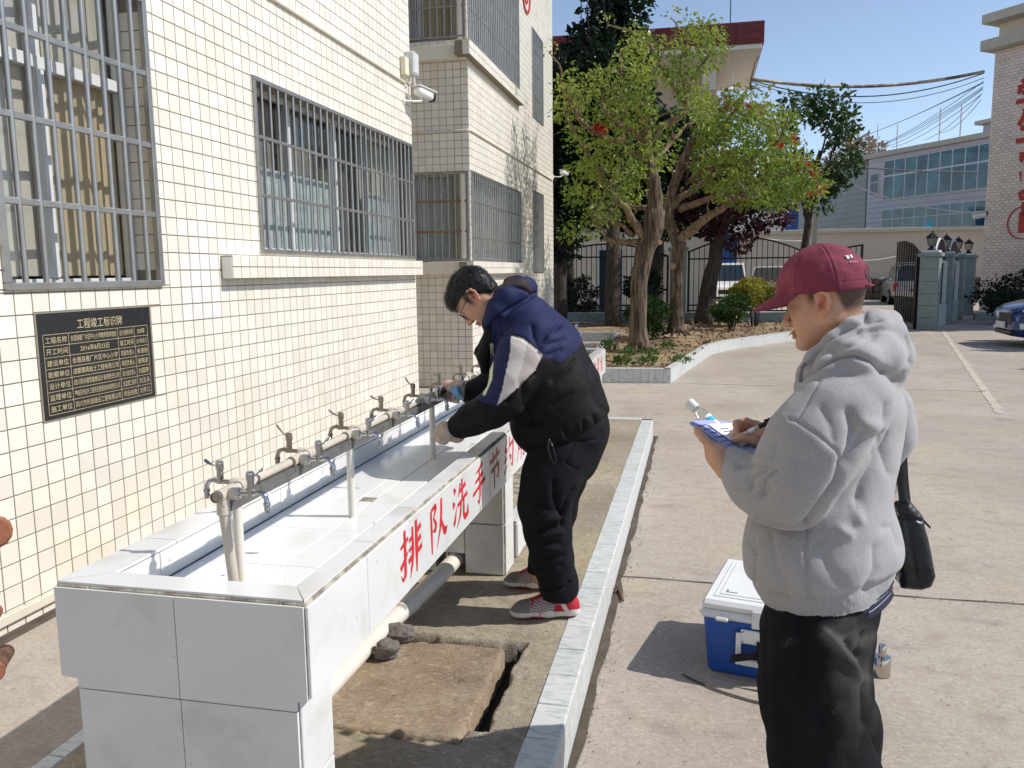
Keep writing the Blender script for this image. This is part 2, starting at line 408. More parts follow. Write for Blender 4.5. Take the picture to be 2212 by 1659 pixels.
V=np.stack([P3[:,0],P3[:,1],zt],1); n=70; ii=np.arange(n*n).reshape(n,n)
F=[tuple(q) for q in np.stack([ii[:-1,:-1],ii[1:,:-1],ii[1:,1:],ii[:-1,1:]],-1).reshape(-1,4)]
bd=list(ii[:,0])+list(ii[-1,1:])+list(ii[-2::-1,-1])+list(ii[0,-2:0:-1]); base=len(V)
V=np.concatenate([V,np.stack([V[bd][:,0]*.995-.004,V[bd][:,1],np.full(len(bd),.086)],1)])
F+=[(bd[i],base+i,base+(i+1)%len(bd),bd[(i+1)%len(bd)]) for i in range(len(bd))]
OBJ('inspection_cover',mesh_np('inspection_cover',V,F,True),m_slab,label='brown stained square concrete cover slab set in a broken pit under the trough',cat='cover')
def rock(name,c,r,seed,mat,label,cat,sq=(1,1,1)):
    bm=bmesh.new(); bmesh.ops.create_icosphere(bm,subdivisions=4,radius=1); V=np.array([v.co for v in bm.verts])
    d=1+.28*noise3(V,seed,3,.6)+.06*noise3(V,seed+1,2,3.); V=V*d[:,None]*r*np.array(sq); V[:,2]-=V[:,2].min(); V=V+np.array(c)
    for v,q in zip(bm.verts,V): v.co=q
    me=bpy.data.meshes.new(name); bm.to_mesh(me); bm.free(); me.polygons.foreach_set('use_smooth',[True]*len(me.polygons))
    return OBJ(name,me,mat,label=label,cat=cat)
m_rock=MAT('grey_lava_rock',lin((118,111,106)),rough=.95,var=.35,vscale=30,bump=.006,bscale=120,fine=.2)
rock('loose_rock',(-1.09,2.80,.178),.052,3,m_rock,'long grey lumpy rock lying against the white drain pipe','rock',(1.35,.8,.62))
rock('loose_rock',(-1.075,2.655,.178),.042,9,m_rock,'smaller round grey rock on the edge of the stained cover slab','rock',(1,.9,.8))
m_pvc=MAT('white_pvc',lin((222,216,204)),rough=.4,var=.05,vscale=8)
m_pvcold=MAT('aged_grey_pvc',lin((196,186,170)),rough=.45,var=.10,vscale=12,fine=.05)
r=THING('drain_pipe','white plastic drain pipe running low under the trough into a square hole','pipe',(-1.1,3.0,PZ))
mb=MB(); mb.tube([(-1.19,2.2,.20),(-1.155,2.75,.225),(-1.095,3.30,.236),(-1.08,3.62,.238)],.0375,20); mb.build('pipe',m_pvc,r,auto=40)
mb=MB(); mb.lathe((-1.125,3.04,.2303),[(.0405,-.03),(.0425,-.028),(.0425,.0),(.041,.001),(.041,.003),(.0425,.004),(.0425,.028),(.0405,.03)],20,(.11,.99,.02)); mb.build('coupling',m_pvc,r,auto=40)
m_twig=MAT('dry_twig',lin((96,74,58)),rough=.9)
t=MB().tube([(-.355,3.93,.012),(-.34,3.87,.012),(-.325,3.80,.01),(-.318,3.76,.012)],[.012,.009,.008,.005],7).tube([(-.35,3.92,.01),(-.37,3.86,.012)],[.007,.005],6).build('dry_twig',m_twig,auto=50,label='small brown dry twig lying on the courtyard by the kerb',cat='twig')
# ------------------------------------------------------------------ tiled dormitory building
WX=-2.96; TP=.1022; TZ=.1; TY0=2.995; TZ0=.105
m_grout=MAT('tile_grout',lin((138,129,112)),rough=.9,var=.12,vscale=5)
m_tile=MAT('cream_wall_tile',lin((234,227,213)),rough=.28,var=.035,vscale=1.2,rnd=.09,col2=lin((230,220,200)),mixs=2.,fine=.02,thresh=(.5,.75))
m_tilei=MAT('cream_wall_tile_field',lin((234,227,213)),rough=.28,var=.035,vscale=1.2,island=.09,col2=lin((230,220,200)),mixs=2.,fine=.02,thresh=(.5,.75))
m_alu=MAT('aluminium_frame',lin((202,204,204)),rough=.35,metal=.0,var=.05,vscale=10)
m_steel=MAT('dull_stainless_bar',lin((164,162,158)),rough=.36,metal=.7,var=.16,vscale=9,fine=.05)
m_rust=MAT('rusty_steel_bar',lin((150,112,84)),rough=.6,metal=.4,var=.3,vscale=20)
def glassmat(name,col,rough=.04,alpha=.45):
    m=bpy.data.materials.new(name); m.use_nodes=True; nt=m.node_tree; nt.nodes.clear()
    o=nt.nodes.new('ShaderNodeOutputMaterial'); mx=nt.nodes.new('ShaderNodeMixShader'); t=nt.nodes.new('ShaderNodeBsdfTransparent'); g=nt.nodes.new('ShaderNodeBsdfGlossy'); lw=nt.nodes.new('ShaderNodeLayerWeight'); pw=nt.nodes.new('ShaderNodeMath'); pw.operation='POWER'; pw.inputs[1].default_value=4.; f=nt.nodes.new('ShaderNodeMath'); f.operation='MULTIPLY_ADD'; f.inputs[1].default_value=.9; f.inputs[2].default_value=.05; nt.links.new(lw.outputs['Facing'],pw.inputs[0]); nt.links.new(pw.outputs[0],f.inputs[0])
    t.inputs[0].default_value=(*col,1); g.inputs['Roughness'].default_value=rough
    nt.links.new(f.outputs[0],mx.inputs[0]); nt.links.new(t.outputs[0],mx.inputs[1]); nt.links.new(g.outputs[0],mx.inputs[2]); nt.links.new(mx.outputs[0],o.inputs[0]); return m
m_glass=glassmat('window_glass',(.90,.90,.885))
m_curt=MAT('pale_grey_curtain',lin((204,200,190)),rough=.9,var=.06,vscale=3)
m_curt2=MAT('tan_curtain',lin((206,190,162)),rough=.9,var=.06,vscale=3)
m_frost=MAT('frosted_blue_white_film',lin((205,216,220)),rough=.5,var=.2,vscale=14,col2=lin((120,175,205)),mixs=5.,thresh=(.58,.72))
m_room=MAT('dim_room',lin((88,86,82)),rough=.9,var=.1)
m_trunk=MAT('cable_trunking',lin((214,206,188)),rough=.5,var=.06)
bld=THING('dormitory_building','cream tiled dormitory block with barred windows along the wash trough','building',(WX,8,0))
WIN=[(3.05,4.155,1.52,3.42),(5.26,8.47,1.725,2.91)]                    # openings in the wall beside the trough
W2=[(10.80,13.97,1.73,2.92),(15.07,16.12,1.55,3.06),(10.80,13.97,4.58,6.2),(15.11,16.17,4.36,5.91)]
def wall_boxes(mb,x0,x1,ya,yb,za,zb,wins):
    """solid wall with openings, as butted boxes"""
    ys=sorted({ya,yb,*[q for w in wins for q in w[:2]]})
    for a,b in zip(ys[:-1],ys[1:]):
        hs=sorted([(w[2],w[3]) for w in wins if w[0]<b-1e-6 and w[1]>a+1e-6]); z=za
        for c,d in hs:
            if c>z: mb.box(x0,x1,a,b,z,c)
            z=d
        if z<zb: mb.box(x0,x1,a,b,z,zb)
mb=MB(); wall_boxes(mb,WX-.30,WX-.005,-3,8.495,-.05,9,WIN)
wall1=mb.build('wall',m_grout,bld); MB().box(-6,WX-.3001,8.2,8.495,-.05,9).build('return_wall',m_tile,bld)
mb=MB(); wall_boxes(mb,WX-.24,WX-.005,10.775,17.30,-.05,9,W2)
YW=[(-3.75,-3.0,1.73,2.90),(-3.75,-3.0,4.58,6.2)]
def wally(mb,y0,y1,xa,xb,za,zb,wins):
    xs=sorted({xa,xb,*[q for w in wins for q in w[:2]]})
    for a,b in zip(xs[:-1],xs[1:]):
        hs=sorted([(w[2],w[3]) for w in wins if w[0]<b-1e-6 and w[1]>a+1e-6]); z=za
        for c,d in hs:
            if c>z: mb.box(a,b,y0,y1,z,c)
            z=d
        if z<zb: mb.box(a,b,y0,y1,z,zb)
wally(mb,10.775,11.0,-6,WX-.2401,-.05,9,YW); mb.box(-6,WX-.2401,17.1,17.3,-.05,9); mb.box(-6.3,-6,8.2,17.3,-.05,9)
wall2=mb.build('wall',m_grout,bld)
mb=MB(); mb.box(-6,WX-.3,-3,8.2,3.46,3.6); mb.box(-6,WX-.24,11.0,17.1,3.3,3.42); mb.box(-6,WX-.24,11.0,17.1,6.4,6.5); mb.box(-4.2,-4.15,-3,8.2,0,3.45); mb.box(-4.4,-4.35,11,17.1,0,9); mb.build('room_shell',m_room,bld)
# tile fields: every tile a raised block; the 300 that show largest are objects of their own
def clip_tile(a,b,c,d,wins):
    """what is left of a tile once the openings are cut out, as rectangles"""
    R=[(a,b,c,d)]
    for w in wins:
        N=[]
        for a,b,c,d in R:
            if not(a<w[1]-1e-6 and b>w[0]+1e-6 and c<w[3]-1e-6 and d>w[2]+1e-6): N.append((a,b,c,d)); continue
            if c<w[2]: N.append((a,b,c,w[2]))
            if d>w[3]: N.append((a,b,w[3],d))
            e,f=max(c,w[2]),min(d,w[3])
            if a<w[0]: N.append((a,w[0],e,f))
            if b>w[1]: N.append((w[1],b,e,f))
        R=N
    return [r for r in R if r[1]-r[0]>.009 and r[3]-r[2]>.009]
G=.0030
tiles=[]
PLAQ=(3.20,4.03,.90,1.412)
for i in range(-20,54):
    for j in range(-1,45):
        a,b=TY0+i*TP,TY0+(i+1)*TP; c,d=TZ0+j*TZ,TZ0+(j+1)*TZ
        b=min(b,8.5)
        if b-a<.02: continue
        q=clip_tile(a,b,max(c,0.),d,WIN+[PLAQ])
        tiles+=[(0,*r) for r in q]
for i in range(0,65):
    for j in range(-1,72):
        a,b=10.77+i*TP,10.77+(i+1)*TP; c,d=TZ0+j*TZ,TZ0+(j+1)*TZ
        b=min(b,17.3)
        if b-a<.02: continue
        q=clip_tile(a,b,max(c,0),d,W2)
        tiles+=[(0,*r) for r in q]
for i in range(0,14):
    for j in range(-1,72):
        a,b=WX-(i+1)*TP,WX-i*TP; q=clip_tile(a,b,max(TZ0+j*TZ,0),TZ0+(j+1)*TZ,YW)
        tiles+=[(1,*r) for r in q]
for j in range(15,29):                     # tiled jambs of the near window and the corner window
    for k in range(2): tiles.append((2,WX-.005-(k+1)*.078,WX-.005-k*.078,TZ0+j*TZ,TZ0+(j+1)*TZ))
T=[]
for t in tiles:
    k,a,b,c,d=t
    cc=np.array({0:(WX,(a+b)/2,(c+d)/2),1:((a+b)/2,10.77,(c+d)/2),2:((a+b)/2,4.155,(c+d)/2)}[k]); p=proj(cc)[0]
    vis=p[2]>.3 and -40<p[0]<2250 and -40<p[1]<1700
    if k==0: vd=(cc-CP); sz=abs(vd[0])/np.linalg.norm(vd)*(b-a)*(d-c)/p[2]**2
    else: sz=.5*(b-a)*(d-c)/p[2]**2
    T.append((sz if vis and k!=2 else -1,k,a,b,c,d))
full=[t for t in T if t[1]==0 and abs(t[3]-t[2]-TP)<1e-4 and abs(t[5]-t[4]-TZ)<1e-4 and t[0]>0]
full.sort(key=lambda t:-t[0]); single=set(id(t) for t in full[:290])
mb=MB(); tme=None
h=.0065; w,d_=TP/2-G,TZ/2-G
mb=MB(); bv=.0018
def tileblock(mb,k,a,b,c,d,o=None):
    a+=G;b-=G;c+=G;d-=G; e=.0015
    q=[(a,c),(b,c),(b,d),(a,d)]; p=[(a+e,c+e),(b-e,c+e),(b-e,d-e),(a+e,d-e)]
    def P(u,v,n):
        if k==0: return (WX-.0065+n,u,v)
        if k==1: return (u,10.77+.0065-n,v)
        return (u,4.155+.0065-n-.001,v)
    v=[P(u,z,0) for u,z in q]+[P(u,z,.0055) for u,z in q]+[P(u,z,.0065) for u,z in p]
    f=[(4+i,4+(i+1)%4,(i+1)%4,i) for i in range(4)]+[(8+i,8+(i+1)%4,4+(i+1)%4,4+i) for i in range(4)]+[(11,10,9,8)]
    if k==1 or k==2: f=[x for x in f]
    mb.add(v,f)
sh=MB(); tileblock(sh,0,-TP/2,TP/2,-TZ/2,TZ/2); sh.v=[(x-WX,y,z) for x,y,z in sh.v]; tile_me=sh.mesh('wall_tile')
f1=MB(); f2=MB()
for t in T:
    s_,k,a,b,c,d=t
    if id(t) in single: OBJ('wall_tile',tile_me,m_tile,wall1,loc=(WX,(a+b)/2,(c+d)/2))
    elif (k==0 and a<9) or k==2: tileblock(f1,k,a,b,c,d)
    else: tileblock(f2,k,a,b,c,d)
f1.build('tile_field',m_tilei,wall1,kind='stuff'); f2.build('tile_field',m_tilei,wall2,kind='stuff')
# ledges below the corner window and on the far wing, faced with tiles
def ledge(par,x0,x1,y0,y1,z0,z1):
    l=MB().box(x0-.1,x1-.006,y0+.006,y1-.006,z0+.004,z1-.006).build('window_ledge',m_grout,par); n=int(round((y1-y0)/TP)); p=(y1-y0)/n
    me=cbm('ledge_tile',(.006,p-.006,(z1-z0)/2-.006),.0015)
    for i in range(n):
        for k in (0,1): OBJ('ledge_tile',me,m_tile,l,loc=(x1-.003,y0+p*(i+.5),z0+(z1-z0)*(.25+.5*k)))
    mb=MB(); mb.cbox(((x0+x1)/2,(y0+y1)/2,z1-.003),(x1-x0,y1-y0,.006),.0015); mb.cbox(((x0+x1)/2,y0+.003,(z0+z1)/2-.004),(x1-x0-.012,.006,z1-z0-.012),.0015)
    mb.build('ledge_end_tile',m_tile,l)
ledge(bld,WX,WX+.085,4.755,8.49,1.55,1.70)
ledge(bld,WX,WX+.10,10.52,13.95,1.55,1.72); ledge(bld,WX,WX+.10,10.50,13.95,4.32,4.50)
for c,d in ((1.55,1.72),(4.32,4.50)): MB().box(-3.75,WX-.002,10.67,10.765,c,d,.004).build('window_ledge',m_tile,bld)
# barred grilles
def grille(par,axis,c,u0,u1,z0,z1,rails,nb,fr=.028,r=.0105,mat=None,midrails=.022,top=True):
    """axis 'y': bars spread along y on plane x=c; axis 'x': along x on plane y=c"""
    g=MB(); m=mat or m_steel
    def bx(ua,ub,za,zb,t=fr,b=.003):
        (g.box(c-t/2,c+t/2,ua,ub,za,zb,b) if axis=='y' else g.box(ua,ub,c-t/2,c+t/2,za,zb,b))
    bx(u0,u0+fr,z0+fr,z1-fr); bx(u1-fr,u1,z0+fr,z1-fr); bx(u0,u1,z0,z0+fr,fr*1.02); bx(u0,u1,z1-fr,z1,fr*1.02)
    go=g.build('window_grille',m,par)
    for zz in rails:
        g=MB(); (g.box(c-.011,c+.011,u0+fr,u1-fr,zz-midrails/2,zz+midrails/2,.003) if axis=='y' else g.box(u0+fr,u1-fr,c-.011,c+.011,zz-midrails/2,zz+midrails/2,.003)); g.build('rail',m,go)
    cyl=MB(); cyl.lathe((0,0,z0+fr),[(r,0),(r,z1-z0-2*fr)],10,caps=False); me=cyl.mesh('bar',True)
    for i in range(nb):
        u=u0+(u1-u0)*(i+1)/(nb+1); OBJ('bar',me,m,go,loc=(c,u,0) if axis=='y' else (u,c,0))
    return go
grille(bld,'y',WX+.004,3.046,4.15,1.516,3.40,[1.91,2.285,2.665,3.05],8,fr=.034,r=.0135,midrails=.03)
grille(bld,'y',WX+.004,5.257,8.475,1.722,2.912,[2.12,2.515],27,fr=.03)
grille(bld,'y',WX+.004,10.80,13.97,1.73,2.92,[2.05,2.52],27,fr=.03)
grille(bld,'y',WX+.004,15.07,16.12,1.55,3.06,[2.05,2.6],10,fr=.028,r=.009)
grille(bld,'y',WX+.004,10.80,13.97,4.60,6.18,[5.0,5.45,5.9],27,fr=.03,r=.0115)
grille(bld,'y',WX+.004,15.11,16.17,4.36,5.91,[4.75,5.15,5.55],10,fr=.028,r=.009)
g=grille(bld,'x',10.766,-3.75,-2.975,1.73,2.90,[],7,fr=.03); 
for zz in (2.12,2.52): MB().box(-3.72,-3.0,10.755,10.777,zz-.012,zz+.012,.003).build('rail',m_rust,g)
grille(bld,'x',10.766,-3.75,-2.975,4.60,6.18,[4.99],7,fr=.03)
grille(bld,'x',8.46,-3.30,-2.99,1.722,2.912,[2.12,2.515],3,fr=.03)
# window frames, panes and what hangs behind them
def window(par,ya,yb,za,zb,x,mull,sash,trans=None,curt=None,xf=.05):
    w=MB(); e=.045
    w.box(x-xf/2,x+xf/2,ya,yb,za,za+e,.003); w.box(x-xf/2,x+xf/2,ya,yb,zb-e,zb,.003)
    for q in (ya,yb-e): w.box(x-xf/2+.001,x+xf/2-.001,q,q+e,za+e,zb-e,.003)
    for q in mull: w.box(x-xf/2+.001,x+xf/2-.001,q-.025,q+.025,za+e,zb-e,.003)
    if trans: w.box(x-xf/2-.002,x+xf/2+.002,ya+e,yb-e,trans-.03,trans+.03,.003)
    wo=w.build('window',m_alu,par)
    qs=[ya+e]+list(mull)+[yb-e]
    for a,b in zip(qs[:-1],qs[1:]):
        for c,d in (((za+e,(trans or zb-e)),(trans,zb-e)) if trans else ((za+e,zb-e),)): MB().box(x-.003,x+.003,a+.026,b-.026,c+.002,d-.002).build('pane',m_glass,wo)
    return wo
def curtain(par,ya,yb,za,zb,x,mat,amp=.025,per=.13,name='curtain'):
    N=int((yb-ya)/.012); ys=np.linspace(ya,yb,N); dx=amp*np.sin(ys*2*math.pi/per+.8*np.sin(ys*3.1))*(.7+.3*np.sin(ys*5))
    V=[(x+q,u,z) for u,q in zip(ys,dx) for z in (za,zb)]
    return OBJ(name,mesh_np(name,V,[(2*i,2*i+1,2*i+3,2*i+2) for i in range(N-1)],True),mat,par)
w=window(bld,3.05,4.155,1.52,3.42,-3.14,[3.53],None,trans=2.60)
MB().box(-3.118,-3.10,3.507,3.553,1.57,2.565,.003).build('sash_stile',m_alu,w)
MB().box(-3.12,-3.105,3.12,3.5,1.61,2.57).box(-3.12,-3.105,3.56,4.1,1.61,2.57); 
curtain(w,3.54,4.13,1.58,2.58,-3.185,m_curt2,.014,.11); curtain(w,3.06,3.53,1.58,2.58,-3.185,m_curt,.014,.2); curtain(w,3.06,4.14,2.63,3.40,-3.19,m_curt,.014,.15)
MB().box(-3.118,-3.106,3.60,3.61,1.98,2.03).box(-3.118,-3.112,3.56,3.62,2.0,2.012).build('window_latch',m_steel,w)
w=window(bld,5.26,8.47,1.725,2.91,-3.14,[6.06,6.86,7.6],None)
for a,b in ((5.32,6.03),(6.10,6.80),(7.64,8.30)): MB().box(-3.152,-3.149,a,b,1.77,2.36).build('privacy_film',m_frost,w)
MB().box(-3.13,-3.105,6.865,6.905,1.77,2.86,.003).build('sash_stile',m_alu,w)
for q in (7.56,8.28): MB().box(-3.13,-3.105,q,q+.04,1.77,2.86,.003).build('sash_stile',m_alu,w)
curtain(w,7.64,8.4,1.8,2.88,-3.20,m_curt,.02,.16); curtain(w,5.28,6.0,2.30,2.88,-3.24,MAT('grey_curtain',lin((150,148,142)),rough=.9),.02,.14); curtain(w,6.1,6.84,2.30,2.88,-3.24,MAT('grey_curtain',lin((150,148,142)),rough=.9),.02,.14); curtain(w,6.9,7.56,1.8,2.88,-3.3,MAT('dark_curtain',lin((104,100,98)),rough=.9),.02,.14)
for a,b,c,d in W2:
    w=window(bld,a,b,c,d,WX-.12,[a+(b-a)/3,a+2*(b-a)/3] if b-a>2 else [(a+b)/2],None)
    curtain(w,a+.05,b-.05,c+.05,d-.05,WX-.17,m_curt,.02,.17)
def windowx(par,xa,xb,za,zb,y,mull):
    w=MB(); e=.05
    w.box(xa,xb,y-.025,y+.025,za,za+e,.003); w.box(xa,xb,y-.025,y+.025,zb-e,zb,.003)
    for q in (xa,*mull,xb-e): w.box(q,q+e,y-.024,y+.024,za+e,zb-e,.003)
    wo=w.build('window',m_alu,par); MB().box(xa+e,xb-e,y-.003,y+.003,za+e,zb-e).build('pane',m_glass,wo); return wo
for c,d in ((1.73,2.90),(4.58,6.2)):
    w=windowx(bld,-3.75,-3.0,c,d,10.87,[-3.66,-3.17]); MB().box(-3.7,-3.1,10.93,10.935,c+.05,d-.05).build('blind',m_frost if c<2 else m_curt2,w)
    MB().lathe((-3.06,10.80,c),[(.05,0),(.05,d-c)],18).build('corner_post',m_pvc,w,auto=40)
# trunking and conduits along the wall
mb=MB(); mb.box(WX+.001,WX+.026,-2,8.49,.055,.10,.004).build('base_trunking',m_trunk,bld)
def conduit(pts,r=.0125): return MB().tube(pts,r,10).build('conduit',m_trunk,bld,auto=40)
conduit([(WX+.014,-1,3.48),(WX+.014,8.30,3.50),(WX+.014,8.34,3.56)])
conduit([(-3.76,10.756,3.42),(-2.98,10.756,3.43),(WX+.014,10.80,3.43),(WX+.014,17.14,3.44),(WX+.014,17.28,3.55)])
MB().box(WX,WX+.005,8.2,8.49,-.01,.0).box(WX-.002,WX+.06,-3,8.49,-.01,.012,.005).build('mortar_fillet',m_joint,bld)
# emblem ring high on the far wing
m_redp=MAT('red_sign_paint',lin((176,52,44)),rough=.45,var=.10,vscale=20)
def ring(mb,c,u,w,r0,r1,t,n=36):
    c,u,w,t=[np.array(q,float) for q in (c,u,w,t)]; v=[]
    for k in range(n):
        th=2*math.pi*k/n; e=u*math.cos(th)+w*math.sin(th)
        v+=[c+e*r0,c+e*r1,c+e*r1+t,c+e*r0+t]
    f=[]
    for k in range(n):
        a,b=4*k,4*((k+1)%n)
        for i in range(4): f.append((a+i,a+(i+1)%4,b+(i+1)%4,b+i))
    mb.add(v,f); return mb
mb=MB(); ring(mb,(WX,14.62,6.32),(0,1,0),(0,0,1),.285,.335,(.02,0,0)); ring(mb,(WX,14.62,6.32),(0,1,0),(0,0,1),.13,.17,(.015,0,0)); mb.build('emblem',m_redp,bld)
# whitewash patch painted over a few tiles
m_wash=MAT('grey_white_wash',lin((226,222,216)),rough=.6,var=.06,vscale=12)
mb=MB()
for i in range(13,17):
    for j in range(12,18):
        a=TY0+i*TP; c=TZ0+j*TZ
        if (i in (13,16) and j>15): continue
        mb.box(WX+.0002,WX+.0011,a+G+.002,a+TP-G-.002,c+G+.002,c+TZ-G-.002)
mb.build('whitewash_patch',m_wash,bld)

rg=np.random.default_rng(3); Vg=[]
for k in range(900):
    if k<520: x,y=-.365+abs(rg.normal())*.035,rg.uniform(1.6,7.8)
    elif k<700: x,y=rg.uniform(-.35,3.5),4.08+rg.normal()*.03
    else: x,y=rg.uniform(-.3,4.5),rg.uniform(2.2,10)
    r=rg.uniform(.002,.006); a=rg.random()*6.28; c=np.array([x,y,.0045])
    Vg+=[c+[r*math.cos(a+q),r*.7*math.sin(a+q),0] for q in (0,2.1,4.2)]+[c+[0,0,r*.8]]
OBJ('ground_grit',mesh_np('ground_grit',Vg,[f for i in range(900) for f in ((4*i,4*i+1,4*i+3),(4*i+1,4*i+2,4*i+3),(4*i+2,4*i,4*i+3))],False),MAT('loose_grit',lin((120,104,88)),rough=.95,island=.4),kind='stuff',label='loose grit and crumbs lying along the kerb and ground joint')
# ------------------------------------------------------------------ plaque
def text_mesh(body,size=1.,sx=1.,offset=0.):
    """glyph outlines of the built-in font as flat mesh: returns vertices, faces, width, height bounds"""
    cu=bpy.data.curves.new('t','FONT'); cu.body=body; cu.size=1.; cu.resolution_u=2; cu.fill_mode='FRONT'; cu.offset=offset
    o=bpy.data.objects.new('t',cu); COL.objects.link(o); bpy.context.view_layer.update()
    dg=bpy.context.evaluated_depsgraph_get(); me=bpy.data.meshes.new_from_object(o.evaluated_get(dg))
    V=np.array([v.co for v in me.vertices]) if len(me.vertices) else np.zeros((0,3)); F=[tuple(p.vertices) for p in me.polygons]
    bpy.data.objects.remove(o); bpy.data.curves.remove(cu); bpy.data.meshes.remove(me)
    return V,F
def put_text(mb,body,u0,u1,v0,v1,org,U,W,bold=0.):
    """stretch the text into the box u0..u1 x v0..v1 of the plane (org,U,W)"""
    V,F=text_mesh(body,offset=bold)
    if not len(V): return
    lo,hi=V.min(0),V.max(0); s=(hi-lo); s[s==0]=1
    q=(V-lo)/s; org=np.array(org,float); U=np.array(U,float); W=np.array(W,float)
    mb.add([org+U*(u0+(u1-u0)*a)+W*(v0+(v1-v0)*b) for a,b,_ in q],F)
m_granite=MAT('black_granite',lin((44,44,46)),rough=.22,var=.2,vscale=60,fine=.3,fscale=400)
m_gold=MAT('pale_gold_engraving',lin((186,170,132)),rough=.5,var=.08)
pq=THING('stone_plaque','black granite plaque with pale engraved table of text set in the wall','plaque',(WX,3.61,.905))
px_=WX+.006
MB().box(WX-.006,px_,3.207,4.013,.906,1.406,.002).build('stone_slab',m_granite,pq)
mb=MB()
for a,b,c,d in ((3.197,4.023,1.406,1.413),(3.197,4.023,.899,.906),(3.197,3.207,.906,1.406),(4.013,4.023,.906,1.406)): mb.box(WX-.006,px_-.002,a,b,c,d)
mb.build('mortar_frame',m_grout,pq)
U=(0,1,0); Wv=(0,0,1); O=(px_+.0012,3.207,.906)
tx=MB(); put_text(tx,'工程竣工标识牌',.25,.575,.415,.465,O,U,Wv,.004)
rows=[('工程名称','会理县鹿厂片区中心小学教师周转宿舍','设计使用年限','50年'),('开工时间','2016年8月23日','竣工时间','2017年8月1日'),('建设单位','会理县鹿厂片区中心小学','项目负责人','朱育刚'),('勘察单位','成都精典岩土工程有限公司','项目负责人','张晓波'),('设计单位','四川同舟建筑勘察设计有限责任公司','设计总负责人','刘国荣'),('监理单位','攀枝花市红叶工程项目管理咨询有限责任公司','总监理工程师','刘玉兵'),('施工单位','四川杰利源建设工程有限公司','项目经理','刘怀江')]
cx=[.028,.188,.535,.665,.775]; rh=.054; rt=.40
for i,rw in enumerate(rows):
    for j,t in enumerate(rw):
        a,b=cx[j]+.012,cx[j+1]-.012; wd=min(b-a,len(t)*.034*(.6 if t[0].isdigit() else 1)); m=(a+b)/2
        put_text(tx,t,m-wd/2,m+wd/2,rt-rh*(i+1)+.012,rt-rh*i-.012,O,U,Wv,.004)
for i in range(8): tx.prism([(cx[0],rt-rh*i-.0012),(cx[4],rt-rh*i-.0012),(cx[4],rt-rh*i+.0012),(cx[0],rt-rh*i+.0012)],(px_+.0002,3.207,.906),U,Wv,(.0006,0,0))
for j in range(5): tx.prism([(cx[j]-.0012,rt-rh*7),(cx[j]+.0012,rt-rh*7),(cx[j]+.0012,rt),(cx[j]-.0012,rt)],(px_+.0002,3.207,.906),U,Wv,(.0004,0,0))
tx.build('engraved_lettering',m_gold,pq,fix=False)
# ------------------------------------------------------------------ cameras and boxes on the wall
m_white=MAT('white_enamel',lin((228,226,220)),rough=.35,var=.04); m_black=MAT('black_plastic',lin((24,24,26)),rough=.3,var=.1)
m_grybox=MAT('pale_grey_box',lin((206,208,206)),rough=.4,var=.04); m_cream=MAT('cream_box',lin((222,214,188)),rough=.5,var=.05)
r=THING('junction_box','grey plastic junction box with hanging cable loops above the security camera','box',(WX,8.42,3.6)); MB().box(WX+.002,WX+.10,8.33,8.49,3.60,3.82,.008).build('case',m_grybox,r); MB().box(WX+.10,WX+.104,8.345,8.475,3.615,3.805,.002).build('cover',m_grybox,r)
mb=MB(); mb.tube([(WX+.05,8.38,3.60),(WX+.05,8.37,3.52),(WX+.04,8.34,3.50),(WX+.03,8.30,3.52),(WX+.03,8.27,3.58)],.008,8).tube([(WX+.06,8.44,3.60),(WX+.06,8.44,3.53),(WX+.08,8.47,3.45),(WX+.1,8.48,3.40)],.014,8); mb.build('cable',m_trunk,r,auto=40)
MB().box(WX+.002,WX+.06,8.19,8.30,3.56,3.74,.006).build('terminal_box',m_cream,label='cream plastic terminal box mounted beside the grey junction box',cat='box')
def cctv(base,tip,label,s=1.,arm=True):
    base=np.array(base,float); tip=np.array(tip,float); r=THING('security_camera',label,'camera',tuple(base)); d=tip-base; L=np.linalg.norm(d); d/=L
    side=np.cross(d,[0,0,1.]); side/=np.linalg.norm(side); up=np.cross(side,d); ax=[d,side,up]
    MB().obox(base+d*L*.47,(L*.86,.085*s,.075*s),ax,.018*s).build('housing',m_white,r,auto=50)
    MB().obox(base+d*L*.52+up*.045*s,(L*1.0,.098*s,.012*s),ax,.004*s).build('sun_shield',m_white,r)
    MB().obox(base+d*L*.95-up*.004*s,(L*.12,.082*s,.07*s),ax,.012*s).build('lens_window',m_black,r)
    return r,ax
c=np.array([-2.85,8.33,3.43]); r,ax=cctv(c,c+np.array([.10,.27,-.03]),'white bullet security camera on a bracket at the building corner',1.15)
mb=MB(); mb.lathe((WX+.001,8.27,3.32),[(.03,0),(.03,.012)],14,(1,0,0)); mb.tube([(WX+.01,8.27,3.32),(-2.86,8.35,3.325),(-2.82,8.42,3.34),(-2.82,8.42,3.40)],.011,8); mb.build('bracket',m_white,r,auto=40)
c=np.array([WX+.16,17.32,3.62]); r,ax=cctv(c,c+np.array([.12,.22,-.03]),'white security camera on the far corner of the tiled block',1.1)
MB().tube([(WX,17.27,3.52),(WX+.15,17.3,3.52),(WX+.2,17.38,3.56)],.011,8).build('bracket',m_white,r,auto=40)
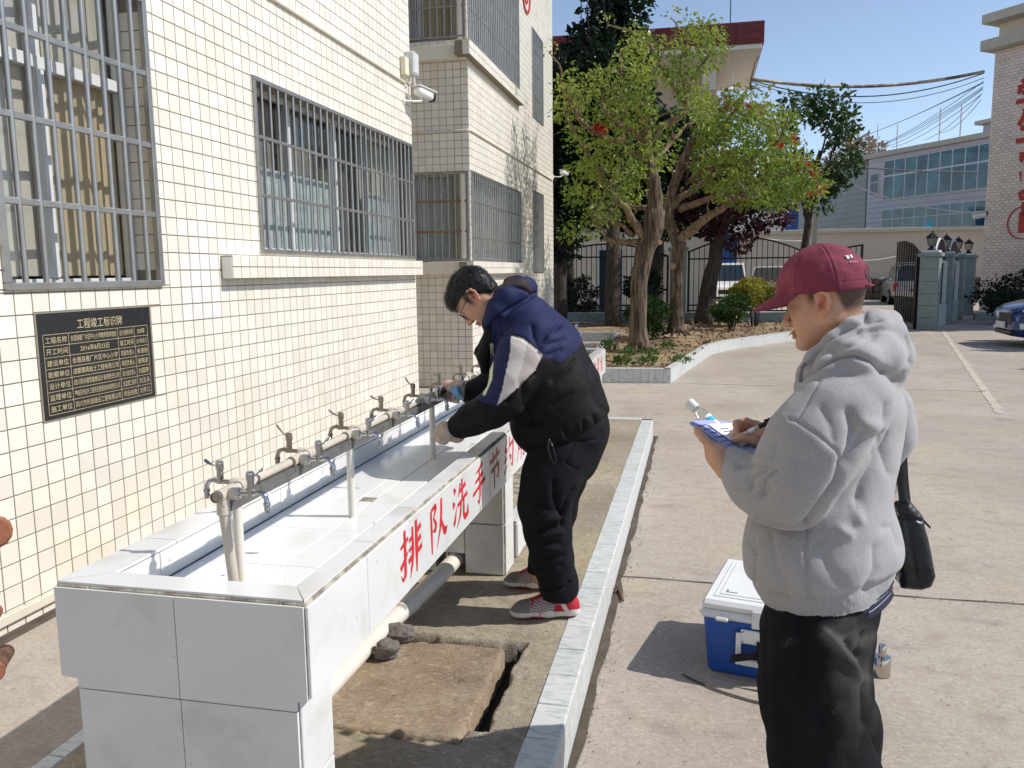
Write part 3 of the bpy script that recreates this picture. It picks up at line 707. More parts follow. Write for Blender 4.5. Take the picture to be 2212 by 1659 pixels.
# ------------------------------------------------------------------ wash trough
TX0,TX1,TYa,TYb,TZt,TZb=-1.446,-.805,1.545,7.50,.872,.648
IX0,IX1=-1.347,-.872; ZF=.785
m_wt=MAT('white_glazed_tile',lin((224,223,220)),rough=.14,var=.03,vscale=3.,rnd=.03,col2=lin((204,200,192)),mixs=5.,thresh=(.54,.76))
def speck(m,col,scale,lo,hi,amt=.8):
    nt=m.node_tree; b=nt.nodes['Principled BSDF']; L=nt.links; s=b.inputs['Base Color'].links[0].from_socket; g=nt.nodes.new('ShaderNodeNewGeometry'); n=nt.nodes.new('ShaderNodeTexNoise'); n.inputs['Scale'].default_value=scale; n.inputs['Detail'].default_value=3; L.new(g.outputs['Position'],n.inputs['Vector']); r=nt.nodes.new('ShaderNodeMapRange'); r.inputs[1].default_value=lo; r.inputs[2].default_value=hi; r.inputs[4].default_value=amt; L.new(n.outputs['Fac'],r.inputs[0]); x=nt.nodes.new('ShaderNodeMix'); x.data_type='RGBA'; L.new(r.outputs[0],x.inputs[0]); L.new(s,x.inputs[6]); x.inputs[7].default_value=(*lin(col),1); L.new(x.outputs[2],b.inputs['Base Color'])
speck(m_wt,(110,104,96),48,.735,.76); speck(m_wt,(190,184,172),7,.62,.78,.25)
m_wf=MAT('white_basin_tile',lin((233,233,230)),rough=.16,var=.03,vscale=5.,rnd=.03,col2=lin((212,209,200)),mixs=4.,thresh=(.55,.8))
speck(m_wf,(110,104,96),48,.73,.76); speck(m_wf,(200,192,170),5,.60,.76,.45)
m_core=MAT('chipped_mortar',lin((134,124,108)),rough=.95,var=.3,vscale=25,bump=.004,bscale=120,col2=lin((176,168,152)),mixs=18.)
m_redch=MAT('red_painted_character',lin((202,44,52)),rough=.5,var=.12,vscale=18,fine=.05)
tr=THING('wash_trough','long white tiled wash trough with red painted characters along its front','trough',(-1.12,4.5,PZ))
mb=MB()
mb.box(IX1+.004,TX1-.006,TYa+.006,TYb-.006,TZb+.004,TZt-.005,.004); mb.box(TX0+.006,IX0-.006,TYa+.006,TYb-.006,TZb+.004,TZt-.005,.004)
mb.box(IX0-.0059,IX1+.0039,TYa+.006,TYa+.085,TZb+.004,TZt-.005,.004); mb.box(IX0-.0059,IX1+.0039,TYb-.09,TYb-.006,TZb+.004,TZt-.005,.004)
mb.box(IX0-.0058,IX1+.0038,TYa+.0852,TYb-.0902,TZb+.006,ZF-.006)
LEGS=[(1.552,1.71),(3.545,3.71),(5.46,5.625),(7.33,7.49)]
for i,(a,b) in enumerate(LEGS):
    if i==1: mb.box(-1.390,-1.17,a,b,PZ-.02,TZb+.003); mb.box(-1.03,-.843,a,b,PZ-.02,TZb+.003); mb.box(-1.1699,-1.0301,a,b,.275,TZb+.003)
    else: mb.box(-1.390,-.843,a,b,PZ-.02,TZb+.003)
mb.build('mortar_body',m_core,tr)
def tile(name,x0,x1,y0,y1,z0,z1,mat=None,b=.0016,gap=.0014):
    d=[x1-x0,y1-y0,z1-z0]; th=d.index(min(d)); g=[gap]*3; g[th]=0
    return MB().box(x0+g[0],x1-g[0],y0+g[1],y1-g[1],z0+g[2],z1-g[2],b).build(name,mat or m_wt,tr)
ys=[TYa+.003]+[1.877+.3185*i for i in range(17)]+[7.25,TYb-.003]; ys=[y for y in ys if y<=TYb]; ys=sorted(set(ys))
ys=[TYa+.003]; y=1.877
while y<TYb-.1: ys.append(y); y+=.3185
ys.append(TYb-.002)
for a,b in zip(ys[:-1],ys[1:]): tile('front_tile',TX1-.008,TX1,a,b,TZb,TZt-.011)
for a,b in zip(ys[:-1],ys[1:]): tile('back_tile',TX0,TX0+.008,a,b,TZb,TZt-.009)
# rim tiles with mitred corners
def rim(poly,name='rim_tile'):
    return MB().prism(poly,(0,0,TZt-.008),(1,0,0),(0,1,0),(0,0,.008)).build(name,m_wt,tr)
xi1,xo1,xi0,xo0,yi,yo=IX1-.001,TX1-.012,IX0+.001,TX0+.003,TYa+.087,TYa+.012
rim([(xo1,yo),(xo1,1.95),(xi1,1.95),(xi1,yi)]); rim([(xo0,yo),(xi0,yi),(xi0,1.87),(xo0,1.87)])
mx=-1.13; rim([(xo0+.002,yo-.002),(mx-.001,yo-.002),(mx-.001,yi-.002),(xi0,yi-.002)]); rim([(mx+.001,yo-.002),(xo1-.002,yo-.002),(xi1,yi-.002),(mx+.001,yi-.002)])
y=1.9525
while y<TYb-.02:
    e=min(y+.316,TYb-.012); rim([(xi1,y),(xo1,y),(xo1,e),(xi1,e)]); y+=.3185
y=1.8725
while y<TYb-.02:
    e=min(y+.316,TYb-.012); rim([(xo0,y),(xi0,y),(xi0,e),(xo0,e)]); y+=.3185
rim([(xi0+.002,TYb-.09),(xi1-.002,TYb-.09),(xi1-.002,TYb-.012),(xi0+.002,TYb-.012)])
# inner faces and floor
y=TYa+.0875
ye=[1.6325,1.80]+[1.80+.3185*i for i in range(1,19)]; ye=[q for q in ye if q<TYb-.1]+[TYb-.092]
for a,b in zip(ye[:-1],ye[1:]):
    tile('basin_back_tile',IX0-.006,IX0+.002,a,b,ZF,TZt-.010); tile('basin_front_tile',IX1-.002,IX1+.006,a,b,ZF,TZt-.010)
tile('basin_end_tile',IX0+.003,IX1-.003,TYa+.083,TYa+.090,ZF,TZt-.010)
fy=[1.637,1.963,2.281,2.60]+[2.60+.3185*i for i in range(1,16)]; fy=[q for q in fy if q<TYb-.15]+[TYb-.094]
DR=(-1.147,-1.087,2.60,2.655)
for a,b in zip(fy[:-1],fy[1:]):
    for c,d in ((IX0+.003,-1.0905),(-1.0885,-.986),(-.984,IX1-.003)):
        if c<-1.2 and a<=2.61<b:
            tile('basin_floor_tile',c,DR[0],a,b,ZF-.008,ZF,m_wf); tile('basin_floor_tile',DR[0],d,DR[3],b,ZF-.008,ZF,m_wf)
        else: tile('basin_floor_tile',c,d,a,b,ZF-.008,ZF,m_wf)
MB().box(DR[0],DR[1],DR[2],DR[3],ZF-.06,ZF-.0065).build('drain_hole',MAT('drain_rust',lin((136,110,86)),rough=.9,var=.3,vscale=30),tr)
# end tiles: two upper ones cut round the leg, then rows down the leg
def endt(poly,yy,name='end_tile',t=.008): return MB().prism(poly,(0,yy,0),(1,0,0),(0,0,1),(0,t,0)).build(name,m_wt,tr)
g=.0012; LX0,LX1=-1.398,-.836
endt([(TX0+.004,TZt-.012),(TX0+.004,.644),(LX0,.640),(LX0,.618),(mx-g,.618),(mx-g,TZt-.012)],TYa)
endt([(mx+g,TZt-.012),(mx+g,.618),(LX1-.006,.618),(LX1-.006,.640),(TX1-.010,.644),(TX1-.010,TZt-.012)],TYa)
for z0,z1 in ((.30,.614),(PZ-.01,.296)):
    endt([(LX0,z0),(mx-g,z0),(mx-g,z1),(LX0,z1)],TYa+.002); endt([(mx+g,z0),(LX1-.006,z0),(LX1-.006,z1),(mx+g,z1)],TYa+.002)
for i,(a,b) in enumerate(LEGS):
    for z0,z1 in ((.424,TZb-.001),(PZ,.421)):
        tile('leg_tile',LX1-.007,LX1,a+.004,b,z0,z1); tile('leg_tile',LX0,LX0+.007,a+.004,b,z0,z1)
        if i==1:
            if z0<.3:
                tile('leg_tile',-1.03,LX1-.008,a-.007,a,z0,z1); tile('leg_tile',LX0,-1.17,a-.007,a,z0,z1); tile('leg_tile',-1.1695,-1.0305,a-.007,a,.275,z1)
            else: tile('leg_tile',LX0,-1.15,a-.007,a,z0,z1); tile('leg_tile',-1.149,LX1-.008,a-.007,a,z0,z1)
        elif i>1: tile('leg_tile',LX0,LX1-.008,a-.007,a,z0,z1)
# low tiled mop basin standing between two legs
mbn=THING('mop_basin','low white tiled mop basin standing under the trough between its legs','basin',(-1.1,4.6,PZ))
MB().box(-1.38,-.842,3.80,5.44,PZ-.01,.355).build('mortar_body',m_core,mbn)
for i in range(5):
    a=3.795+.33*i; MB().box(-.842,-.834,a+.001,a+.329,PZ,.35,.0015).build('front_tile',m_wt,mbn)
for i in range(5):
    a=3.795+.33*i; MB().box(-.90,-.838,a+.001,a+.329,.355,.363,.0015).build('rim_tile',m_wt,mbn)
MB().box(-1.38,-.84,3.792,3.799,PZ,.35,.0015).build('end_tile',m_wt,mbn)
# brush-written characters, each a part of the trough front
CH={'排':[[(4,70,3),(20,74,5),(37,78,4)],[(22,97,5),(23,60,6),(22,16,6),(12,10,3),(5,22,1)],[(3,34,6),(20,44,5),(38,56,1)],[(55,92,4),(56,50,6),(52,25,5),(42,2,1)],[(40,70,4),(56,75,4)],[(40,53,4),(56,57,4)],[(36,34,6),(56,40,4)],[(71,99,5),(72,50,7),(71,2,2)],[(71,74,4),(92,83,6)],[(71,55,4),(91,62,6)],[(71,37,4),(95,43,6)]],
'队':[[(14,88,5),(15,50,6),(16,2,3)],[(14,88,4),(36,92,6),(38,86,6),(26,70,3),(38,54,6),(34,44,6),(22,46,2)],[(68,97,5),(66,62,6),(58,34,5),(40,6,1)],[(64,58,3),(74,36,6),(86,22,9),(98,30,2)]],
'洗':[[(10,92,4),(20,80,8)],[(4,64,4),(13,52,8)],[(6,14,6),(14,20,7),(26,48,1)],[(50,92,5),(44,76,4),(36,66,1)],[(40,74,4),(84,82,6)],[(61,99,5),(62,50,5)],[(32,48,5),(66,54,4),(94,58,6)],[(54,50,5),(48,24,5),(26,2,1)],[(70,54,4),(69,18,6),(78,8,7),(95,12,7),(97,32,1)]],
'手':[[(78,94,6),(54,85,5),(24,80,1)],[(22,60,4),(80,70,6)],[(4,36,5),(50,44,5),(97,52,7)],[(50,86,4),(56,62,6),(56,24,6),(48,4,4),(36,16,1)]],
'节':[[(8,74,5),(92,84,6)],[(34,96,5),(36,64,3)],[(68,99,5),(62,66,2)],[(16,48,4),(78,58,6),(82,52,6),(76,22,4),(64,28,1)],[(44,52,5),(45,0,3)]],
'约':[[(32,95,5),(12,66,4),(34,68,3)],[(36,72,4),(8,36,4),(38,46,2)],[(4,10,6),(42,28,1)],[(62,97,5),(56,76,4),(44,56,1)],[(54,72,4),(92,80,6),(95,72,6),(86,12,5),(70,22,1)],[(56,50,3),(72,36,8)]],
'用':[[(24,88,5),(24,40,5),(8,2,1)],[(24,88,4),(80,92,6),(84,84,6),(84,8,6),(70,16,1)],[(26,62,4),(82,66,4)],[(26,38,4),(82,42,4)],[(53,88,5),(53,2,3)]],
'水':[[(50,99,5),(51,40,6),(50,6,5),(36,18,1)],[(8,62,4),(38,70,5),(28,40,4),(6,14,1)],[(86,82,5),(58,56,1)],[(54,64,3),(72,34,6),(98,12,8)]]}
def brush(mb,strokes,yc,zc,w,h,x):
    for k,st in enumerate(strokes):
        P=np.array(st,float); n=10*(len(P)-1)+1; t=np.linspace(0,len(P)-1,n); Q=np.stack([np.interp(t,range(len(P)),P[:,i]) for i in range(3)],1)
        for _ in range(2): Q[1:-1]=(Q[:-2]+2*Q[1:-1]+Q[2:])/4
        d=np.gradient(Q[:,:2],axis=0); d/=np.linalg.norm(d,axis=1)[:,None]+1e-9; nn=np.stack([-d[:,1],d[:,0]],1); ww=Q[:,2]*.92
        A=Q[:,:2]+nn*ww[:,None]; B=Q[:,:2]-nn*ww[:,None]
        v=[(x+.0004+.00012*k,yc+(p[0]-50)/100*w,zc+(p[1]-50)/100*h) for ab in zip(A,B) for p in ab]
        mb.add(v,[(2*i,2*i+1,2*i+3,2*i+2) for i in range(n-1)])
for j,c in enumerate('排队洗手节约用水'):
    for yc0 in (2.205,5.36):
        mb=MB(); brush(mb,CH[c],yc0+.258*j,.763,.20,.165,TX1); mb.build('painted_character',m_redch,tr,fix=False)
# ------------------------------------------------------------------ water pipe with taps
PX,PZ2=-1.09,1.056
m_galv=MAT('galvanised_angle',lin((112,110,106)),rough=.6,metal=.3,var=.25,vscale=22,fine=.12,fscale=250)
m_chrome=MAT('chrome',lin((176,176,180)),rough=.14,metal=1.,var=.04)
m_nickel=MAT('brushed_nickel',lin((150,140,124)),rough=.36,metal=.85,var=.12,vscale=30)
wp=THING('water_pipe','grey plastic water pipe on a steel angle with posts above the trough','pipe',(PX,4.5,ZF))
yp0,yp1=1.70,7.42
MB().tube([(PX,yp0+.03,PZ2),(PX,yp1,PZ2)],.0112,16).build('pipe_run',m_pvcold,wp,auto=40)
mb=MB(); th=np.linspace(0,math.pi/2,8); mb.tube([(PX,yp0+.045,PZ2),(PX,yp0+.026,PZ2)]+[(PX,yp0+.022-.022*math.sin(t),PZ2-.022+.022*math.cos(t)) for t in th]+[(PX,yp0,PZ2-.048)],[.0155,.0150]+[.0150]*8+[.0158],18); mb.build('elbow',m_pvcold,wp,auto=40)
MB().tube([(PX,yp0,PZ2-.04),(PX+.003,yp0+.006,.95),(PX+.010,yp0+.016,ZF)],.0125,16).build('riser',m_pvcold,wp,auto=40)
mb=MB(); mb.box(PX+.010,PX+.014,yp0+.012,yp1,1.012,1.0435); mb.box(PX-.018,PX+.0099,yp0+.012,yp1,1.0395,1.0434); mb.build('angle_bar',m_galv,wp)
for yy in (1.752,2.425,3.275,4.1,4.95,5.8,6.6,7.36): MB().lathe((PX+.004,yy,ZF),[(.0125,0),(.0118,.225)],16).build('post',m_pvc,wp,auto=40)
def tap_parts(side,mat,lever,sp):
    """tap built around the tee at the origin, spout towards side*x"""
    s=side; P=[]
    b=MB(); b.tube([(s*.045,0,.004),(s*.075,0,.004),(s*.105,0,.006),(s*.13,0,.010)],[.0135,.0115,.0105,.0125],14)
    b.tube([(s*.118,0,-.004),(s*.118,0,.012),(s*.118,0,.035),(s*.118,0,.062)],[.012,.0145,.0155,.0145],14)
    b.tube([(s*.125,0,.004),(s*.15,0,.012),(s*.172,0,.006),(s*.186,0,-.012),(s*.190,0,-.032)],[.0125,.0115,.0112,.0112,.0115],14)
    b.lathe((s*.058,0,.004),[(.017,0),(.018,.006),(.014,.010)],14,(s,0,0))
    P.append(('body',b,mat))
    c=MB(); c.lathe((s*.118,0,.058),[(.0165,0),(.0182,.006),(.0182,.030),(.0165,.038),(.010,.042)],18); P.append(('cap',c,mat))
    l=MB(); d=np.array(lever); d=d/np.linalg.norm(d); o=np.array([s*.118,0,.078]); up=np.array([0,0,1.])
    l.tube([o+d*.008,o+d*.03-up*.002,o+d*.05+up*.004,o+d*.066+up*.012,o+d*.078+up*.022],[.0085,.0085,.0095,.0125,.010],12,flat=.42); P.append(('lever',l,mat))
    n=MB(); n.lathe((s*.190,0,-.030),[(.0125,0),(.0150,-.004),(.0150,-.016),(.0115,-.018),(.0115,-.024),(.0128,-.026),(.0128,-.036),(.0105,-.038),(.0105,-.046)],14); P.append(('nozzle',n,mat))
    return P
ytap=[1.800+.3615*i for i in range(16)]
ordw=['first','second','third','fourth','fifth','sixth','seventh','eighth','ninth','tenth','eleventh','twelfth','thirteenth','fourteenth','fifteenth','sixteenth']
tee=MB(); tee.lathe((0,0,0),[(.0140,-.032),(.0152,-.031),(.0152,-.018),(.0146,-.017),(.0146,.017),(.0152,.018),(.0152,.031),(.0140,.032)],18,(0,1,0)); 
te2=MB(); te2.lathe((0,0,0),[(.0125,0),(.0125,.012),(.0150,.016),(.0150,.036),(.0125,.037)],16,(1,0,0))
tee_me=tee.mesh('tee'); te_me=te2.mesh('tee_branch')
for me in (tee_me,te_me):
    me.polygons.foreach_set('use_smooth',[True]*len(me.polygons)); me.set_sharp_from_angle(angle=math.radians(35))
clamp=MB(); ring(clamp,(0,-.004,0),(1,0,0),(0,0,1),.0115,.0130,(0,.009,0),22); clamp.tube([(.012,0,-.003),(.015,0,-.010),(.014,0,-.018),(.019,.003,-.024)],.0014,6); clamp_me=clamp.mesh('clamp')
cache={}
for i,yy in enumerate(ytap):
    if yy>yp1-.05: break
    for s,dy in ((-1,.012),(1,-.02)):
        t=OBJ('tee',tee_me,m_pvcold,wp,loc=(PX,yy+(.0 if s<0 else -.088),PZ2)); 
        b=OBJ('tee_branch',te_me,m_pvcold,wp,loc=(PX,yy+(.0 if s<0 else -.088),PZ2)); b.scale=(s,1,1)
        near=(i<1 and s<0) or s>0
        mat=m_chrome if near else m_nickel
        key=(s,near,i%3)
        lev={-1:[(-1,.12,0),(-.5,-.55,.6),(-1,.06,.15)][i%3],1:[(.25,.95,-.05),(.3,.95,0),(.2,1,0)][i%3]}[s]
        T_=THING('tap',f'{"chrome" if near else "dull nickel"} lever tap, {ordw[i]} from the pipe elbow on the {"wall" if s<0 else "courtyard"} side',"tap",(PX,yy+(.0 if s<0 else -.088),PZ2),group='taps along the water pipe')
        if key not in cache:
            cache[key]=[]
            for n,m,mt in tap_parts(s,mat,lev,0):
                m.v=[(s*(.034+(x*s-.058)*.56),y*.56,z*.56) for x,y,z in m.v]; cache[key].append((n,m.mesh(n),mt))
        for n,me,mt in cache[key]:
            o=OBJ(n,me,mt,T_,loc=(PX,yy+(.0 if s<0 else -.088),PZ2)); me.polygons.foreach_set('use_smooth',[True]*len(me.polygons)); me.set_sharp_from_angle(angle=math.radians(40))
    OBJ('clamp',clamp_me,m_nickel,wp,loc=(PX,yy-.128,PZ2))
    OBJ('clamp',clamp_me,m_nickel,wp,loc=(PX,yy+.048,PZ2))
m_clear=glassmat('clear_plastic',(.93,.95,.95),.08)
MB().lathe((-.93,3.36,ZF+.001),[(.018,0),(.018,.04),(.012,.05)],14).build('plastic_cup',m_clear,auto=40,label='tiny clear plastic vial standing on the white basin floor',cat='vial')
# ------------------------------------------------------------------ planting bed
def b2(x,y): return ((2150+x/1.144)*.54004,y/1.144*.54004)              # measuring-grid position in the tree study
m_soil=MAT('dry_red_soil',lin((128,102,80)),rough=.95,var=.3,vscale=2.5,col2=lin((152,134,100)),mixs=1.6,bump=.01,bscale=30,fine=.25,fscale=60,detail=10)
KERB=[(-1.78,11.52),(-.334,11.60),(.265,15.55),(.62,16.5),(1.10,17.3),(1.9,18.6),(2.9,19.9),(4.0,21.0),(4.15,22.7)]
def bedpoly(): return [(p[0]-.06,p[1]+.05) for p in KERB]+[(-3.0,22.7),(-1.82,22.7),(-1.82,11.56)]
bp=bedpoly(); xs=np.arange(-4.2,4.3,.16); ysb=np.arange(11.5,22.9,.16); GX,GY=np.meshgrid(xs,ysb,indexing='ij'); P=np.stack([GX.ravel(),GY.ravel(),GX.ravel()*0],1)
poly=[(p[0]-.03,p[1]+.03) for p in KERB]+[(4.15,22.85),(-4.4,22.85),(-4.4,18.5),(-1.75,18.5),(-1.75,11.56)]
ins=in_poly(P[:,:2],poly); z=.165+.035*noise3(P,31,3,.35)+.02*noise3(P,32,2,1.7)
ii=np.arange(len(P)).reshape(GX.shape); F=np.stack([ii[:-1,:-1],ii[1:,:-1],ii[1:,1:],ii[:-1,1:]],-1).reshape(-1,4); F=F[ins[F].sum(1)>=3]
used=np.unique(F); mp=-np.ones(len(P),int); mp[used]=np.arange(len(used)); V=np.stack([P[:,0],P[:,1],z],1)[used]
bed=OBJ('planting_bed',mesh_np('planting_bed',V,mp[F],True),m_soil,kind='structure')
mb=MB(); mb.prism(poly,(0,0,-.05),(1,0,0),(0,1,0),(0,0,.14)); mb.build('bed_fill',m_soil,bed)
def kerb(path,par,h=.205,w=.10,tile=.2):
    c=MB()
    for (a,b) in zip(path[:-1],path[1:]):
        a=np.array(a);b=np.array(b);t=b-a;L=np.linalg.norm(t);t/=L;n=np.array([-t[1],t[0]])
        k=max(1,int(round(L/tile))); q=L/k
        for i in range(k):
            o=a+t*q*(i+.5)
            MB().obox((*(o+n*.055),h-.006),(q-.004,w+.004,.012),[(*t,0),(*n,0),(0,0,1)],.002).build('kerb_top_tile',m_ctile,par)
            kk=2 
            for j in range(kk): 
                o2=a+t*q*(i+(j+.5)/kk); MB().obox((*(o2+n*.004),(h-.014)/2),(q/kk-.003,.010,h-.016),[(*t,0),(*n,0),(0,0,1)],.002).build('kerb_side_tile',m_ctile,par)
        m=(a+b)/2; c.obox((*(m+n*.056),h/2-.01),(L,w-.004,h-.02),[(*t,0),(*n,0),(0,0,1)],.001)
    c.build('kerb_core',m_plat,par)
kerb(KERB,bed); kerb([(-1.72,18.5),(-1.78,11.52)],bed); kerb([(-4.0,18.46),(-1.75,18.46)],bed)
# ------------------------------------------------------------------ foliage
LEAF=np.array([(0,0,0),(.5,.28,.06),(1,0,-.10),(.5,-.28,.06)])
def leaf_cloud(C,R,n,size,rng,flat=1.,droop=.3,jit=.35,out=None):
    """n leaf-shaped quads spread through an ellipsoidal clump"""
    d=rng.normal(size=(n,3)); d/=np.linalg.norm(d,axis=1)[:,None]; r=rng.random(n)**.45; c=np.array(C)+d*r[:,None]*np.array(R)
    f=d*np.array([1,1,.5])+rng.normal(size=(n,3))*.6; f[:,2]-=droop; f/=np.linalg.norm(f,axis=1)[:,None]
    s=np.cross(f,rng.normal(size=(n,3))); s/=np.linalg.norm(s,axis=1)[:,None]; u=np.cross(f,s)
    sz=size*(1+jit*rng.normal(size=n)).clip(.4,1.8)
    V=c[:,None,:]+sz[:,None,None]*(LEAF[None,:,0,None]*f[:,None,:]+LEAF[None,:,1,None]*s[:,None,:]+LEAF[None,:,2,None]*u[:,None,:])
    return V.reshape(-1,3)
def leaves_obj(name,Vs,mat,par,colr=None):
    V=np.concatenate(Vs); n=len(V)//4; F=np.arange(n*4).reshape(n,4)
    return OBJ(name,mesh_np(name,V,F,False),mat,par,kind='stuff')
def LEAFMAT(name,c1,c2,rough=.45,tr=.35):
    m=MAT(name,lin(c1),rough=rough,var=.25,vscale=1.2,island=.35,col2=lin(c2),mixs=1.1,spec=.4)
    nt=m.node_tree; b=nt.nodes['Principled BSDF']; o=nt.nodes['Material Output']; t=nt.nodes.new('ShaderNodeBsdfTranslucent'); mx=nt.nodes.new('ShaderNodeMixShader'); mx.inputs[0].default_value=tr
    src=b.inputs['Base Color'].links[0].from_socket; nt.links.new(src,t.inputs[0]); nt.links.new(b.outputs[0],mx.inputs[1]); nt.links.new(t.outputs[0],mx.inputs[2]); nt.links.new(mx.outputs[0],o.inputs[0]); return m
m_lf_y=LEAFMAT('coral_tree_leaf',(150,162,70),(118,142,58),tr=.45); m_lf_d=LEAFMAT('dark_evergreen_leaf',(40,62,38),(28,46,30),.35,.2); m_lf_p=LEAFMAT('purple_plum_leaf',(84,44,52),(60,34,42),.4,.3)
m_lf_b=LEAFMAT('glossy_shrub_leaf',(74,98,46),(50,76,36),.3,.25); m_lf_g=LEAFMAT('gold_green_leaf',(168,160,60),(120,128,50),.35,.35); m_lf_m=LEAFMAT('mid_green_leaf',(84,104,60),(60,84,48),.4,.3)
m_flow=LEAFMAT('red_flower_petal',(206,36,44),(180,24,40),.5,.3)
def BARK(name,c1,c2,st=(1,1,.22)): return MAT(name,lin(c1),rough=.9,var=.3,vscale=16,col2=lin(c2),mixs=30,bump=.03,bscale=44,stretch=st,fine=.15,detail=8)
m_bark=BARK('grey_brown_bark',(118,100,80),(64,54,46),(1,1,.10)); m_bark2=BARK('dark_bark',(84,72,64),(58,50,44)); m_barkl=BARK('pale_limb_bark',(146,122,96),(104,86,68),(1,1,.5))
m_cut=MAT('cut_wood',lin((158,124,88)),rough=.7,var=.2,vscale=30)
def spline(pts,n=4):
    P=np.array(pts,float); t=np.linspace(0,len(P)-1,(len(P)-1)*n+1); Q=np.stack([np.interp(t,range(len(P)),P[:,i]) for i in range(P.shape[1])],1)
    for _ in range(3): Q[1:-1]=(Q[:-2]+2*Q[1:-1]+Q[2:])/4
    return Q
def limb(mb,pts,rs,n=9,wob=.02,seed=0):
    Q=spline([(*p,r) for p,r in zip(pts,rs)]); P=Q[:,:3].copy(); P[1:-1]+=wob*np.stack([noise3(P*3,seed+i,2,.7) for i in range(3)],1)[1:-1]; mb.tube(P,Q[:,3],n)
rng=np.random.default_rng(11)
Y1,Y2=14.5,18.2
def limbs_px(lst,Y,sc):
    out=[]
    for pts,r0,r1,dy in lst:
        n=len(pts); P=[at(*b2(*p),Y=Y+dy*(i/(n-1))**1.2) for i,p in enumerate(pts)]; out.append((P,list(np.linspace(r0*.85,r1*.8,n))))
    return out
def coral_tree(name,label,Y,trunk,limbs,clumps,flowers,cut,nl,lsz,seed):
    base=at(*b2(*trunk[0][0]),Y=Y); r=THING(name,label,'tree',tuple(base),group='coral trees in the bed')
    mb=MB(); P=[at(*b2(*p),Y=Y) for p,_ in trunk]; R=[q for _,q in trunk]; limb(mb,P,R,14,.012,seed)
    for k in range(6):
        a=2*math.pi*k/6+.3; mb.tube([np.array(P[0])+[0,0,.28],np.array(P[0])+[.14*math.cos(a),.14*math.sin(a),.08],np.array(P[0])+[.3*math.cos(a),.3*math.sin(a),-.03]],[.09,.055,.02],8)
    mb.build('trunk',m_bark,r,smooth=True)
    tips=[]
    for i,(P,R) in enumerate(limbs_px(limbs,Y,1)):
        mb=MB(); limb(mb,P,R,9,.025,seed+i); mb.build('limb',m_barkl if R[-1]<.045 else m_bark,r,smooth=True); tips+=P[1:]
        for k in range(3):
            q=np.array(P[-1]) if k else np.array(P[len(P)//2]); e=q+rng.normal(size=3)*[.25,.25,.2]+[0,0,.22]; m2=MB(); limb(m2,[q,(q+e)/2+rng.normal(size=3)*.05,e],[.022,.016,.008],6,.02,seed+50+k+3*i); m2.build('twig',m_barkl,r,smooth=True); tips.append(e)
    Vs=[]
    for (x,y,dy,s) in clumps:
        c=at(*b2(x,y),Y=Y+dy); Vs.append(leaf_cloud(c,(.24*s,.26*s,.17*s),int(nl*s*s),lsz,rng,droop=.45))
    for t in tips:
        if rng.random()<.75: Vs.append(leaf_cloud(np.array(t)+[0,0,.06],(.17,.17,.13),int(nl*.42),lsz*.9,rng,droop=.2))
    leaves_obj('crown',Vs,m_lf_y,r)
    for x,y,dy in flowers:
        c=at(*b2(x,y),Y=Y+dy); OBJ('flower_spike',mesh_np('flower_spike',leaf_cloud(c,(.10,.10,.09),46,.06,rng),np.arange(184).reshape(46,4),False),m_flow,r)
    for (x,y,dy,rr) in cut:
        c=at(*b2(x,y),Y=Y+dy); MB().lathe(c,[(rr*1.15,-.02),(rr*1.2,0),(rr,.012),(rr*.2,.013)],12,(.2,-.95,.2)).build('pruned_stub',m_cut,r,auto=40)
    return r
def scatter(poly,n,Y,spread,seed,smin=.75,smax=1.25,avoid=()):
    r=np.random.default_rng(seed); P=np.array(poly); out=[]
    while len(out)<n:
        q=P.min(0)+r.random(2)*(P.max(0)-P.min(0))
        if not in_poly(q[None],poly)[0]: continue
        if any(abs(q[0]-a)<w and abs(q[1]-b)<h and r.random()<.85 for a,b,w,h in avoid): continue
        if out and min((q[0]-o[0])**2+(q[1]-o[1])**2 for o in out)<22**2 and r.random()<.8: continue
        out.append((q[0],q[1],r.uniform(-spread,spread),r.uniform(smin,smax)))
    return out
crownA=[(90,390),(170,375),(330,285),(420,130),(480,105),(560,215),(690,100),(740,88),(865,150),(850,250),(760,340),(800,430),(760,560),(620,600),(600,720),(560,830),(470,900),(330,1000),(250,1070),(125,1080),(140,760),(180,700),(110,520)]
crownB=[(740,400),(930,410),(1000,480),(1165,520),(1175,690),(1310,830),(1240,920),(1080,945),(930,940),(820,870),(700,830),(640,760),(720,600)]
